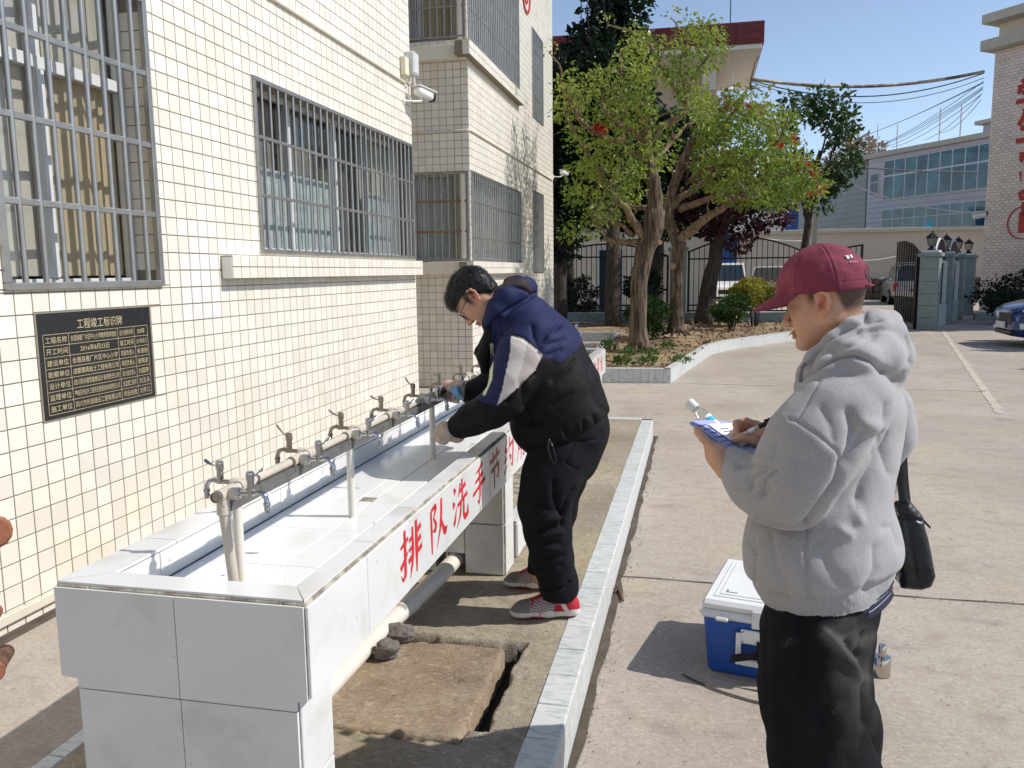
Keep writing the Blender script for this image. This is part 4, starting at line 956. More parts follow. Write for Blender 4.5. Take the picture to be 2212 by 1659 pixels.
coral_tree('coral_tree','stout pruned coral tree with bare pale limbs at the kerb corner of the bed',Y1,
 [((462,1600),.20),((460,1500),.155),((460,1380),.145),((470,1260),.145),((488,1150),.165),((525,1060),.19),((540,960),.17)],
 [([(540,990),(535,900),(522,800),(508,720),(505,650)],.17,.09,-.2),([(505,660),(540,590),(640,545),(690,500),(665,440),(600,370),(555,270),(515,215),(450,150)],.085,.035,.4),
  ([(690,505),(680,420),(668,360),(655,265)],.05,.022,-.3),([(690,430),(720,340),(760,290),(770,230)],.045,.018,.3),([(505,655),(440,610),(380,575),(320,540),(290,465)],.08,.03,-.6),
  ([(500,640),(490,560),(475,530)],.05,.03,-.8),([(400,640),(330,650),(260,600),(190,540),(160,470),(105,400)],.065,.03,-.7),([(300,800),(250,750),(220,680),(165,590),(120,520)],.055,.03,-.9),([(490,1090),(440,1010),(400,950),(335,885)],.10,.05,-.6),
  ([(335,885),(290,840),(300,790)],.045,.025,-.6),([(480,1095),(400,1112),(330,1110),(305,1055),(270,1020)],.07,.02,-.3),([(440,1075),(380,1030),(330,990),(270,1000)],.05,.02,-.8),([(520,960),(430,950),(370,920)],.06,.03,.6),
  ([(515,780),(560,700),(620,640),(690,570)],.06,.03,.9),([(512,740),(440,700),(390,700)],.05,.025,.8),([(400,560),(400,480),(370,420),(380,330)],.035,.015,-.7),([(555,280),(580,240),(600,190)],.03,.014,.3)],
 scatter(crownA,215,Y1,1.25,5,.6,1.05,avoid=((540,900,90,130),(600,470,70,120),(470,600,60,50))),[(292,580,-.5)],[(560,1110,-.20,.035)],46,.074,100)
coral_tree('coral_tree','leaning coral tree with red flower spikes and a round knot on its trunk',17.2,
 [((632,1525),.19),((635,1430),.135),((635,1300),.125),((640,1190),.125),((650,1110),.14)],
 [([(645,1120),(605,1040),(600,940),(625,830),(700,670),(740,580)],.14,.09,-.3),([(740,585),(800,520),(870,490),(945,440),(975,400)],.07,.025,.3),([(650,1110),(700,1050),(790,985),(880,930),(960,880)],.13,.05,-.5),
  ([(605,950),(690,885),(790,810),(880,755)],.10,.04,.5),([(650,960),(760,920),(860,890),(945,915),(1000,890)],.09,.03,-.7),([(700,830),(740,780),(850,765),(960,745),(1080,670),(1110,640)],.07,.025,-.8),
  ([(720,740),(790,700),(850,640),(880,580)],.06,.025,.6),([(880,930),(900,830),(930,780),(1000,760)],.06,.02,.2),([(960,880),(1050,850),(1130,800)],.04,.015,.4)],
 scatter(crownB,180,17.2,1.3,6,.7,1.2,avoid=((700,830,60,60),(760,900,70,60))),[(880,500,-.4),(945,490,-.4),(980,490,-.3),(1030,490,.2),(1100,660,-.6),(1215,740,-.3),(1265,795,-.4),(1262,880,-.4),(1300,850,0),(850,455,0),(1170,640,.2)],[(618,1218,-.14,.06)],50,.082,200)
def tree(name,label,cat,base,h,r,trunk_r,mat,n,size,clumps=26,bark=None,seed=0,lean=(0,0),zc=.6,group=None,forks=5):
    rg=np.random.default_rng(seed); base=np.array(base,float); R=THING(name,label,cat,tuple(base),group)
    mb=MB(); top=base+np.array([lean[0],lean[1],h*.72]); limb(mb,[base-[0,0,.05],base+[lean[0]*.2,lean[1]*.2,h*.25],base+[lean[0]*.6,lean[1]*.6,h*.5],top],[trunk_r*1.35,trunk_r,trunk_r*.8,trunk_r*.4],10,.03,seed); mb.build('trunk',bark or m_bark2,R,smooth=True)
    Vs=[]; c0=base+np.array([lean[0]*.8,lean[1]*.8,h*zc])
    for k in range(forks):
        a=rg.random()*6.28; s=base+np.array([lean[0]*.5,lean[1]*.5,h*rg.uniform(.3,.5)]); e=c0+np.array([math.cos(a)*r[0]*.7,math.sin(a)*r[1]*.7,rg.uniform(-.1,.5)*r[2]]); mb=MB(); limb(mb,[s,(s+e)/2+[0,0,-.1],e],[trunk_r*.5,trunk_r*.32,.02],7,.05,seed+k); mb.build('limb',bark or m_bark2,R,smooth=True)
    for k in range(clumps):
        d=rg.normal(size=3); d/=np.linalg.norm(d); q=c0+d*rg.random()**.4*np.array(r); s=rg.uniform(.5,1.); Vs.append(leaf_cloud(q,np.array(r)*.30*s,int(n/clumps*s*1.3),size,rg,droop=.2))
    leaves_obj('crown',Vs,mat,R); return R
tree('evergreen_tree','tall narrow dark evergreen tree rising beside the red roofed house','tree',(-2.06,21.0,.15),9.6,(1.15,1.2,3.3),.17,m_lf_d,9500,.17,70,seed=41,lean=(-.1,.6),zc=.67,group='trees by the fence')
tree('evergreen_tree','broad dark evergreen tree filling the gap beside the tiled block','tree',(-3.6,21.9,.15),7.6,(1.5,1.0,2.6),.16,m_lf_d,9500,.17,60,seed=43,zc=.58,group='trees by the fence')
tree('plum_tree','purple leaved tree high against the tiled block','tree',(-3.75,24.6,.0),8.4,(.9,.9,1.7),.14,m_lf_p,3000,.13,26,seed=46,zc=.82,group='trees by the fence')
tree('plum_tree','purple leaved plum tree with a pale split trunk in front of the iron fence','tree',(.19,22.1,.15),5.2,(1.55,.9,1.25),.19,m_lf_p,9000,.12,46,m_bark2,47,lean=(.75,.1),zc=.62,group='trees by the fence')
tree('evergreen_tree','dark leafy tree standing behind the coral trees','tree',(-1.1,24.2,.0),7.2,(2.1,.8,2.0),.16,m_lf_d,9000,.16,50,seed=48,zc=.62,group='trees by the fence')
tree('street_tree','loose leafed tree with forked dark trunk beyond the iron fence','tree',tuple(at(1722,640,Y=26.)*[1,1,0]),6.9,(1.35,1.0,1.7),.12,m_lf_m,3800,.15,34,seed=49,lean=(.5,0),zc=.74,group='trees by the fence')
def bush(name,label,base,r,mat,n,size,seed,stems=6,lift=.35,clumps=30,shell=True,group='clipped shrubs in the bed'):
    rg=np.random.default_rng(seed); base=np.array(base,float); R=THING(name,label,'shrub',tuple(base),group); c=base+np.array([0,0,lift+r[2]])
    for k in range(stems):
        a=rg.random()*6.28; mb=MB(); mb.tube([base+[.05*math.cos(a),.05*math.sin(a),-.04],base+[.10*math.cos(a),.1*math.sin(a),lift*.8],c+np.array([math.cos(a)*r[0]*.5,math.sin(a)*r[1]*.5,0])],[.022,.018,.008],6); mb.build('stem',m_bark2,R,smooth=True)
    Vs=[]
    for k in range(clumps):
        d=rg.normal(size=3); d/=np.linalg.norm(d); q=c+d*(.78+.1*rg.random())*np.array(r); Vs.append(leaf_cloud(q,np.array(r)*.30,n//clumps,size,rg,droop=-.2))
    Vs.append(leaf_cloud(c,np.array(r)*.8,n//5,size,rg)); leaves_obj('foliage',Vs,mat,R); return R
bush('round_shrub','round clipped green shrub just behind the stout coral tree',at(1398,735,Z=.16),(.42,.40,.40),m_lf_b,3200,.065,61,lift=.08)
bush('ball_shrub','dark green ball shrub on bare stems beside the yellow topped shrub',at(1580,712,Z=.16),(.50,.46,.30),m_lf_b,2800,.07,62,lift=.20)
bush('gold_shrub','yellow green clipped shrub in front of the white cars',np.array([1.42,21.4,.16]),(.62,.52,.36),m_lf_g,3600,.075,63,lift=.42)
bush('dark_shrub','large dark shrub in the shade beside the tiled block',at(1250,690,Z=.16),(.75,.6,.55),m_lf_d,2600,.08,64,lift=.15)
bush('dark_shrub','dark shrub against the iron fence behind the thin trunk',np.array([-1.35,22.2,.16]),(.5,.4,.5),m_lf_d,1800,.08,65,lift=.5)
# weeds and dry litter on the soil
rg=np.random.default_rng(77); Vs=[]
for k in range(2600):
    x=rg.uniform(-1.9,4.0); y=rg.uniform(11.7,22.6)
    if not in_poly(np.array([[x,y]]),poly)[0]: continue
    Vs.append(leaf_cloud((x,y,.185+.03*rg.random()),(.03,.03,.008),1,.07,rg,droop=-.1))
leaves_obj('leaf_litter',Vs,LEAFMAT('dry_leaf',(146,120,90),(112,86,66),.8,.1),None)['label']='dry brown fallen leaves scattered over the bed soil'
weeds=[at(*p,Z=.19) for p in ((1318,745),(1318,755),(1360,765),(1405,770),(1440,753),(1340,785),(1395,785),(1470,782),(1400,655),(1525,695))]
Vs=[leaf_cloud(np.array(w)+[0,0,.03],(.16,.14,.06),90,.06,rg,droop=-.8) for w in weeds]
o=leaves_obj('weed_patches',Vs,LEAFMAT('weed_leaf',(92,122,60),(70,104,48),.5,.3),None); o['label']='small green weeds sprouting from the bed soil'
# ------------------------------------------------------------------ iron fence, pillars, lamps, gate
m_iron=MAT('black_painted_iron',lin((26,26,30)),rough=.45,var=.2,vscale=10,metal=.2); m_gran=MAT('green_grey_granite',lin((132,144,142)),rough=.35,var=.10,vscale=8,fine=.28,fscale=70); m_granw=MAT('white_granite_trim',lin((206,210,206)),rough=.4,var=.05)
m_gtile=MAT('pale_green_wall_tile',lin((176,190,182)),rough=.4,var=.12,vscale=6,fine=.08)
FY=22.9
def fence(name,label,x0,x1,zb,fn,step=.133,mid=(),low=()):
    r=THING(name,label,'fence',((x0+x1)/2,FY,zb),None); n=int((x1-x0)/step); me=MB().box(-.0095,.0095,-.0095,.0095,0,1).mesh('bar')
    for i in range(n+1):
        x=x0+(x1-x0)*i/n; o=OBJ('bar',me,m_iron,r,loc=(x,FY,zb)); o.scale=(1,1,fn(x)-zb)
    for z in mid: MB().box(x0,x1,FY-.016,FY+.016,z-.02,z+.02).build('rail',m_iron,r)
    xs=np.linspace(x0,x1,18); MB().tube([(x,FY,fn(x)) for x in xs],.022,8).build('top_rail',m_iron,r,auto=40)
    for x in (x0,x1): MB().box(x-.03,x+.03,FY-.03,FY+.03,zb-.02,fn(x)+.02).build('post',m_iron,r)
fence('iron_fence','black iron fence with arched top in the tree shade',-4.1,-.78,.45,lambda x:1.95+.5*math.cos((x+2.45)/1.65*1.25)-.15,mid=(1.95,.62,.47))
fence('iron_fence','black iron fence with arched top in front of the white cars',-.22,2.62,.45,lambda x:2.05+.55*math.cos((x-1.2)/1.42*1.2)-.2,mid=(1.86,.62,.47))
fence('iron_gate','black iron gate leaf with rising curved top next to the driveway',2.72,4.14,.12,lambda x:1.85+.30*((x-2.72)/1.42)**.7,mid=(1.62,.62,.16))
wl_=THING('fence_base_wall','low grey rendered base wall under the iron fence','wall',(-.7,FY,0)); MB().box(-4.3,2.68,FY-.12,FY+.12,-.05,.42,.01).build('wall',m_gran,wl_)
def pillar(x,y,label,h=2.0,w=.44,lamp=True,rz=0.,grp='gate pillars'):
    r=THING('gate_pillar',label,'pillar',(x,y,0),grp); c,s=math.cos(rz),math.sin(rz); ax=[(c,s,0),(-s,c,0),(0,0,1)]
    for k in range(6):
        zz=(h-.18)/6; MB().obox((x,y,zz*(k+.5)),(w,w,zz-.004),ax,.006).build('stone_slab',m_gran,r)
    MB().obox((x,y,h-.13),(w+.10,w+.10,.10),ax,.01).build('cap_slab',m_gran,r); MB().obox((x,y,h-.05),(w-.04,w-.04,.06),ax,.008).build('cap_block',m_granw,r)
    return r
m_lampg=glassmat('lamp_glass',(.75,.75,.72),.15)
def lamp(x,y,z,label):
    r=THING('gate_lamp',label,'lamp',(x,y,z),'black lanterns on the gate pillars')
    MB().lathe((x,y,z),[(.10,0),(.11,.02),(.07,.05),(.05,.07),(.05,.09),(.085,.11)],8).build('base',m_iron,r,auto=30)
    for k in range(6):
        a=k*math.pi/3; MB().tube([(x+.085*math.cos(a),y+.085*math.sin(a),z+.11),(x+.125*math.cos(a),y+.125*math.sin(a),z+.31)],.008,5).build('frame_bar',m_iron,r)
    MB().lathe((x,y,z),[(.078,.11),(.115,.30)],6,caps=False).build('glass',m_lampg,r)
    MB().lathe((x,y,z),[(.155,.30),(.15,.32),(.085,.38),(.05,.42),(.02,.43),(.018,.46),(.004,.50)],6).build('hood',m_iron,r,auto=30)
PP=[(5.72,22.6),(6.62,24.75),(7.56,27.05),(8.52,29.35)]; rz=-math.atan2(.94,2.25)
labs=['green grey granite gate pillar beside the open black gate leaf','second granite pillar along the railing wall from the gate','third granite pillar along the railing wall from the gate','granite pillar in front of the pink tiled building']
for (x,y),l in zip(PP,labs): pillar(x,y,l,rz=rz)
for (x,y),l in zip(PP,['black lantern on the pillar beside the open gate','black lantern on the second pillar from the gate','black lantern on the third pillar from the gate','black lantern on the pillar by the pink tiled building']): lamp(x,y,1.985,l)
pillar(-.50,FY,'dark grey square pillar between two runs of iron fence',2.25,.44,grp=None)
rw=THING('railing_wall','low pale green tiled wall with dark arched railing panels between granite pillars','wall',(7.1,26,0))
for (a,b) in zip(PP[:2],PP[1:3]):
    a=np.array(a);b=np.array(b);t=b-a;L=np.linalg.norm(t);t/=L;n=np.array([t[1],-t[0]]);m=(a+b)/2
    for k in range(3):
        for j in range(3): MB().obox((*(a+t*(L*(j+.5)/3)),.095+.19*k),(L/3-.006,.26,.186),[(*t,0),(*n,0),(0,0,1)],.004).build('wall_tile',m_gtile,rw)
    for s in (.26,L-.30): MB().obox((*(a+t*s+n*.05),1.15),(.06,.10,1.15),[(*t,0),(*n,0),(0,0,1)],.004).build('white_jamb',m_granw,rw)
    MB().obox((*m,1.70),(L-.5,.10,.06),[(*t,0),(*n,0),(0,0,1)],.004).build('white_lintel',m_granw,rw)
    for k in range(9): 
        q=a+t*(.34+(L-.70)*k/8); MB().tube([(*q,.58),(*q,1.68)],.012,6).build('railing_bar',m_iron,rw)
    pts=[(L*.5+(L*.5-.3)*math.cos(th),1.76+.52*math.sin(th)) for th in np.linspace(0,math.pi,16)]
    MB().prism(pts,(*a,0),(*t,0),(0,0,1),(*(n*.06),0)).build('arched_panel',m_iron,rw)
    MB().tube([(*(a+t*u+n*.03),z+.02) for u,z in pts],.035,8).build('arch_trim',m_granw,rw,auto=40)
    MB().obox((*m,.85),(L-.62,.03,.03),[(*t,0),(*n,0),(0,0,1)],.003).build('railing_rail',m_iron,rw)
gl=THING('gate_leaf','open black iron gate leaf with curved top standing edge on beside the pillar','gate',(5.5,23.6,0))
for k in range(10):
    y=22.75+.16*k; x=5.45-.02*k; MB().tube([(x,y,.12),(x,y,1.98+.28*math.sin(k/9*math.pi*.6))],.016,6).build('bar',m_iron,gl)
for z in (.14,.8,1.66): MB().tube([(5.46,22.7,z),(5.25,24.25,z)],.022,6).build('rail',m_iron,gl)
MB().prism([(0,.12),(1.5,.12),(1.5,.78),(0,.78)],(5.455,22.75,0),(-.13,.99,0),(0,0,1),(.01,0,0)).build('lower_panel',m_iron,gl)
MB().prism([(0,1.7),(0,2.0),(.4,2.18),(.9,2.26),(1.5,2.24),(1.5,1.7)],(5.455,22.75,0),(-.13,.99,0),(0,0,1),(.012,0,0)).build('crest_panel',m_iron,gl)
MB().box(5.40,5.5,22.66,22.74,0,1.95).build('gate_post',m_iron,gl)
bush('clipped_hedge','long dark clipped hedge below the pink tiled building',(9.9,27.4,.0),(1.7,.7,.66),LEAFMAT('shaded_hedge_leaf',(26,36,24),(18,26,18),.5,.1),6500,.09,71,stems=3,lift=.06,clumps=60,group=None)  # hedge leaf colour darkened to stand in for the shade it lies in
bush('round_shrub','round dark shrub behind the blue car',(8.35,24.6,.0),(.72,.6,.42),m_lf_d,2400,.08,72,lift=.05,group=None)
MB().box(7.95,12,26.45,26.6,0,.22,.01).build('hedge_kerb',m_gran,label='low grey kerb along the front of the dark hedge',cat='kerb')
for k,(x,y) in enumerate(((7.35,19.35),(6.75,17.15),(6.5,14.1))):  # off-frame shrubs added to cast the long rounded shadows by the car
    bush('shadow_shrub',['added unseen column shrub casting a shadow beyond the blue car','added unseen column shrub casting a shadow beside the blue car','added unseen column shrub casting a shadow in front of the blue car'][k],(x+.25,y,0),(.27,.27,.9),m_lf_d,1500,.08,80+k,stems=2,lift=.05,clumps=24,group='unseen column shrubs added for their shadows')
# ------------------------------------------------------------------ far buildings
m_rend=MAT('cream_render',lin((214,200,180)),rough=.8,var=.08,vscale=1.5); m_soff=MAT('white_soffit',lin((232,224,212)),rough=.7,var=.05); m_rtile=MAT('red_glazed_roof_tile',lin((118,46,50)),rough=.5,var=.15,vscale=6,rnd=.2)
m_dkglass=MAT('dark_window_glass',lin((40,52,62)),rough=.06,var=.1,spec=.8); m_teal=MAT('teal_window_glass',lin((46,104,112)),rough=.05,var=.25,vscale=2,col2=lin((24,60,76)),mixs=.9,spec=.8,rnd=.25)
rh=THING('red_roofed_house','cream house with wide white soffit and red tiled roof edge behind the trees','house',(-2,30,0))
MB().box(-9,.55,29.6,38,-.1,8.19).build('wall',m_rend,rh); MB().box(-9,1.80,27.05,33.0,8.20,8.34,.01).build('soffit',m_soff,rh); MB().box(-9,1.78,27.1,33,8.34,8.9).build('roof_core',m_soff,rh)
n=14
for k in range(4):
    for i in range(n):
        w=10.8/n; MB().obox((-9+w*(i+.5),27.04-.012*(3-k),8.42+.14*k),(w-.01,.05,.16),[(1,0,0),(0,.97,.24),(0,-.24,.97)],.004).build('roof_tile',m_rtile,rh)
for k in range(4): MB().box(1.80,1.86,27.02,33,8.36+.14*k,8.49+.14*k,.004).build('roof_tile',m_rtile,rh)
MB().box(-9,1.86,27.0,33,8.92,8.98).build('roof_cap',m_rtile,rh)
for x0,x1,z0,z1 in ((-1.5,-.45,5.6,7.0),(-4,-2.8,5.6,7.0),(-3.4,-2.6,.1,2.3),(-1.9,-1.2,.1,2.2)):
    w=MB().box(x0-.06,x1+.06,29.55,29.6,z0-.06,z1+.06,.01).build('window',m_alu,rh); MB().box(x0,x1,29.53,29.552,z0,z1).build('pane',m_dkglass,w)
MB().box(.05,.5,28.2,29.6,7.3,8.19,.01).build('eave_bracket',m_soff,rh)
c=np.array([1.0,28.3,7.35]); r,ax=cctv(c,c+np.array([-.2,-.25,-.12]),'white security camera under the eave of the red roofed house',1.6); MB().tube([c+[0,0,.02],c+[0,.02,.85]],.03,8).build('bracket',m_white,r,auto=40)
for x in (-3.9,.9): MB().tube([(x,28.5,8.9),(x,28.5,10.6)],.018,6).build('roof_rod',m_iron,rh)
def plane_at(px,py,P0,D):
    """point seen at (px,py) on the vertical plane through P0 running along D"""
    d=CM.T@np.array([(px-1106)/FPX,(py-829.5)/FPX,1.]); N=np.array([D[1],-D[0],0]); return CP+d*(((np.array(P0)-CP)@N)/(d@N))
z3=lambda x,y:((3000+x/1.843)*.54004,y/1.843*.54004)
# grey tiled office with teal glazing
P0=(10.1,55,0.); D=np.array([.515,-.857,0]); Nn=np.array([-.857,-.515,0])
m_gwall=MAT('lilac_grey_tile',lin((196,188,192)),rough=.6,var=.08,vscale=1.,island=.06); m_gline=MAT('grey_joint',lin((130,126,126)),rough=.8); m_groof=MAT('pale_concrete',lin((186,180,164)),rough=.85,var=.1)
ob=THING('teal_glazed_office','lilac grey tiled office with two rows of teal ribbon windows beyond the gate','building',P0)
def fac(u0,u1,z0,z1,t,name,mat,par,out=0.,P=P0,DD=D,NN=Nn,b=.004):
    c=np.array(P)+DD*(u0+u1)/2+NN*(out+t/2)+np.array([0,0,(z0+z1)/2]); return MB().obox(c,(u1-u0,t,z1-z0),[DD,NN,(0,0,1)],b).build(name,mat,par)
H1=8.1; Lw=14.
fac(-.0,Lw,0,H1,6.,'wall',m_gwall,ob,-6.0); fac(-.2,Lw,H1,H1+.28,6.3,'roof_slab',m_groof,ob,-6.05)
zz=3.35
while zz<H1: fac(0,Lw,zz,zz+.018,.012,'tile_joint',m_gline,ob,0.); zz+=.3
for (z0,z1,u0) in ((5.55,7.85,1.35),(3.5,5.0,1.35)):
    n=10; p=.83
    bk=fac(u0,u0+p*n,z0,z1,.05,'window',m_alu,ob,.0)
    for i in range(n):
        for k,(c,d) in enumerate(((z0+.05,z0+(z1-z0)*.58),(z0+(z1-z0)*.62,z1-.05))): fac(u0+p*i+.04,u0+p*(i+1)-.04,c,d,.01,'pane',m_teal,bk,.052)
w=fac(.25,.95,5.9,7.2,.05,'window',m_alu,ob,0.); fac(.30,.58,5.95,6.65,.01,'pane',m_dkglass,w,.052); fac(.62,.90,5.95,6.65,.01,'pane',m_dkglass,w,.052); fac(.30,.90,6.7,7.15,.01,'pane',m_dkglass,w,.052)
fac(4.75,5.2,3.6,4.1,.012,'window_poster',MAT('cyan_poster',lin((60,200,205)),rough=.6),ob,.064)
for u,hh in ((.3,1.75),(1.9,1.5),(5.0,1.9),(6.4,1.8)):
    c=np.array(P0)+D*u+Nn*(-.3)+np.array([0,0,H1+.25]); MB().tube([c,c+[0,0,hh]],.035,6).build('roof_pole',m_alu,ob)
fac(7.2,10.5,H1+.28,H1+.9,3.,'roof_room',m_gwall,ob,-4.); fac(6.9,10.8,H1+.9,H1+1.1,3.6,'roof_room_slab',m_groof,ob,-4.3)
# its darker side wing further along
P1=(10.05,55.1,0.); D1=np.array([-.28,.96,0]); N1=np.array([-.96,-.28,0]); m_gwall2=MAT('grey_green_tile',lin((150,150,144)),rough=.6,var=.1,vscale=1.)
sb=THING('grey_side_wing','grey tiled wing with two small dark windows beside the teal glazed office','building',P1)
kw=dict(P=P1,DD=D1,NN=N1)
fac(0.02,16,0,8.0,5.,'wall',m_gwall2,sb,-5.,**kw); fac(0.02,16,8.0,8.2,5.4,'roof_slab',m_groof,sb,-5.1,**kw)
zz=2.2
while zz<8: fac(.02,16,zz,zz+.02,.012,'tile_joint',m_gline,sb,0.,**kw); zz+=.36
for a,b,c,d in ((4.2,6.4,5.6,7.3),(4.4,6.6,2.5,4.2)):
    w=fac(a,b,c,d,.05,'window',m_alu,sb,0.,**kw); fac(a+.1,b-.1,c+.06,d-.06,.01,'pane',MAT('blue_dark_glass',lin((40,58,92)),rough=.1),w,.052,**kw)
# beige yard wall, stone footing
yw=THING('yard_wall','long beige rendered yard wall with rough stone footing behind the parked cars','wall',(8,44,0))
m_beige=MAT('beige_render',lin((196,184,168)),rough=.85,var=.08,vscale=.7); m_stone=MAT('brown_rubble',lin((104,86,76)),rough=.95,var=.3,vscale=3,bump=.03,bscale=8)
MB().box(2,20,44.3,44.6,0,3.3).build('wall',m_beige,yw); MB().box(2,20,44.1,44.65,3.3,3.5,.02).build('coping',m_groof,yw)
rg=np.random.default_rng(5)
for i in range(26):
    for j in range(3): MB().cbox((8.0+.32*i+.1*rg.random(),44.15,.18+.34*j),(.28+.1*rg.random(),.35,.30+.06*rg.random()),.06,rot_axis((0,1,0),rg.normal()*.15)).build('footing_stone',m_stone,yw)
def sag(a,b,s,n=18):
    a=np.array(a);b=np.array(b); return [a+(b-a)*t-np.array([0,0,s*4*t*(1-t)]) for t in np.linspace(0,1,n)]
m_cable=MAT('dark_cable',lin((104,106,112)),rough=.6); m_cablew=MAT('pale_cable',lin((222,216,206)),rough=.5); m_bund=MAT('wrapped_cable_bundle',lin((120,98,88)),rough=.7,var=.3,vscale=6,col2=lin((190,176,160)),mixs=2.)
def cable(pts,r,mat,label): MB().tube(pts,r,6).build('overhead_cable',mat,auto=60,label=label,cat='cable')
cable(sag(at(1650,420,Y=43.5),at(2115,340,Y=43.5)-[0,0,0],.1),.001,m_cable,'thin cable above the beige yard wall') if False else None
cable(sag(at(1595,507,Y=43.9),at(1760,520,Y=43.9),.12),.035,m_cablew,'white cable sagging over the beige wall behind the plum tree')
cable(sag(at(1800,555,Y=43.9),at(1985,537,Y=43.9),.35),.035,m_cablew,'white cable sagging across the beige wall behind the open gate')
# pink tiled building at the right with red characters
P2_=(9.25,30.4,0.); D2=np.array([.616,-.788,0]); N2=np.array([-.788,-.616,0])
pb=THING('pink_tiled_building','tall pinkish tiled building with red wall characters and circled number','building',P2_)
kw=dict(P=P2_,DD=D2,NN=N2); HB=10.0
m_pgrout=MAT('dark_grout',lin((172,156,146)),rough=.9); m_ptile=MAT('pinkish_split_tile',lin((232,216,204)),rough=.6,var=.06,vscale=1.,island=.12)
zt1=plane_at(*z3(1735,395),P2_,D2)[2]; zt2=plane_at(*z3(1735,200),P2_,D2)[2]
fac(0,9,-.05,zt1,4.,'wall',m_pgrout,pb,-4.,**kw); fac(-.25,9,zt1,zt1+.32,4.6,'cornice',m_groof,pb,-4.2,**kw); fac(0.02,9,zt1+.32,zt2,3.9,'parapet',m_rend,pb,-4.,**kw); fac(-.25,9,zt2,zt2+.28,4.6,'parapet_slab',m_groof,pb,-4.2,**kw)
bt=MB(); r_=0; z=.05
while z<zt1-.1:
    u=-.0 if r_%2 else -.10
    while u<4.2:
        a=max(u,0.); b=min(u+.195,4.2)
        if b-a>.03: bt.add([np.array(P2_)+D2*uu+N2*o+np.array([0,0,zz]) for o in (.0,.010) for uu,zz in ((a+.006,z+.006),(b-.006,z+.006),(b-.006,z+.089),(a+.006,z+.089))],[(4,5,6,7),(0,1,5,4),(1,2,6,5),(2,3,7,6),(3,0,4,7)])
        u+=.2
    z+=.095; r_+=1
bt.build('split_tile_field',m_ptile,pb,kind='stuff',fix=False)
rb=MB(); o0=np.array(P2_)+N2*.016
def wall_uv(px,py):
    q=plane_at(px,py,P2_,D2)-np.array(P2_); return float(q@D2),float(q[2])
uc,vc=wall_uv(4094*.54004,890*.54004); ul,_=wall_uv(4030*.54004,890*.54004); R_=uc-ul
mb=MB(); ring(mb,o0+D2*uc+np.array([0,0,vc]),D2,(0,0,1),R_*.93,R_,N2*.02); mb.build('number_ring',m_redp,pb)
mb=MB(); put_text(mb,'1',uc-R_*.28,uc+R_*.32,vc-R_*.62,vc+R_*.62,o0+N2*.012,D2,(0,0,1),.03); mb.build('wall_number',m_redp,pb,fix=False)
for ch,py in (('学',690),('生',910),('宿',1215),('舍',1455)):
    u,v=wall_uv((3000+2085/1.843)*.54004,py/1.843*.54004); hw=.50; mb=MB(); put_text(mb,ch,u-hw,u+hw*1.1,v-hw*1.1,v+hw*1.1,o0+N2*.012,D2,(0,0,1),.03); mb.build('wall_character',m_redp,pb,fix=False)
c=plane_at((3000+1655/1.843)*.54004,870*.54004,P2_,D2)+N2*.25+D2*.1; r,ax=cctv(c,c+np.array([.45,-.05,.10]),'white security camera on the edge of the pink tiled building',2.6); MB().tube([c-N2*.2+D2*.1,c+[.1,0,-.05]],.03,6).build('bracket',m_white,r,auto=40)
A=plane_at(*z3(1725,528),P2_,D2); B=at(*z3(10,580),Y=29.)
cable(sag(B,A,.35),.055,m_bund,'thick wrapped cable bundle strung from the red roofed house')
cable(sag(B-[0,0,.05],A-[0,0,.05],.62),.02,m_cable,'thin dark cable sagging just below the wrapped cable bundle'); cable(sag(B-[0,0,.1],A-[0,0,.2],.72),.012,m_cable,'thinnest cable sagging lowest below the wrapped cable bundle')
ends=[((700,1090),(1720,605)),((640,1110),(1720,612)),((980,1125),(1718,640)),((1060,1100),(1718,650)),((1000,1120),(1722,600)),((1100,1110),(1715,660)),((1200,1095),(1700,700)),((1440,1040),(1712,690)),((1560,990),(1700,740))]
for i,(a,b) in enumerate(ends): cable(sag(plane_at(*z3(*a),P0,D)+Nn*1.5,plane_at(*z3(*b),P2_,D2),.25),.011,m_cable,f'thin cable fanning from the pink building to the office roof, {ordw[i]} from the top')
cable(sag(at(*z3(500,1230),Y=30),plane_at(*z3(1655,1565),P2_,D2),.35),.022,m_cablew,'pale cable slanting down in front of the office windows'); cable(sag(at(*z3(520,1205),Y=40),at(*z3(1680,1268),Y=40),.1),.04,m_cable,'dark level cable crossing the upper office windows')
MB().tube([at(1752,560,Y=30)*[1,1,0],at(1762,440,Y=30)],[.13,.10],10).build('utility_pole',MAT('pale_concrete_pole',lin((190,180,160)),rough=.8),auto=40,label='pale concrete utility pole behind the forked street tree',cat='pole')
# shed with blue panel behind the yard wall
sd=THING('blue_shed','low shed with white balcony boards and blue wall left of the grey wing','shed',(5,48,0)); MB().box(1,5.25,47,50,0,5.0).build('wall',MAT('blue_sheet',lin((44,92,150)),rough=.5,var=.1),sd); MB().box(1,4.35,46.6,46.7,3.45,4.6,.01).build('white_board',m_soff,sd); MB().box(4.35,4.5,46.5,46.8,3.4,5.4,.01).build('white_post',m_soff,sd); MB().box(.8,5.4,46.4,50.3,5.0,5.2,.02).build('roof_slab',m_groof,sd)
for k in range(2): 
    w=MB().box(2+1.4*k,3+1.4*k,46.95,47.0,4.65,4.98).build('window',m_dkglass,sd)
tree('bare_tree','leafless pale tree top behind the grey wing roof','tree',(10.5,62,0),10.5,(2.6,2,1.3),.2,MAT('bare_twig',lin((168,150,132)),rough=.9,var=.1),1400,.30,24,m_barkl,91,zc=.88)
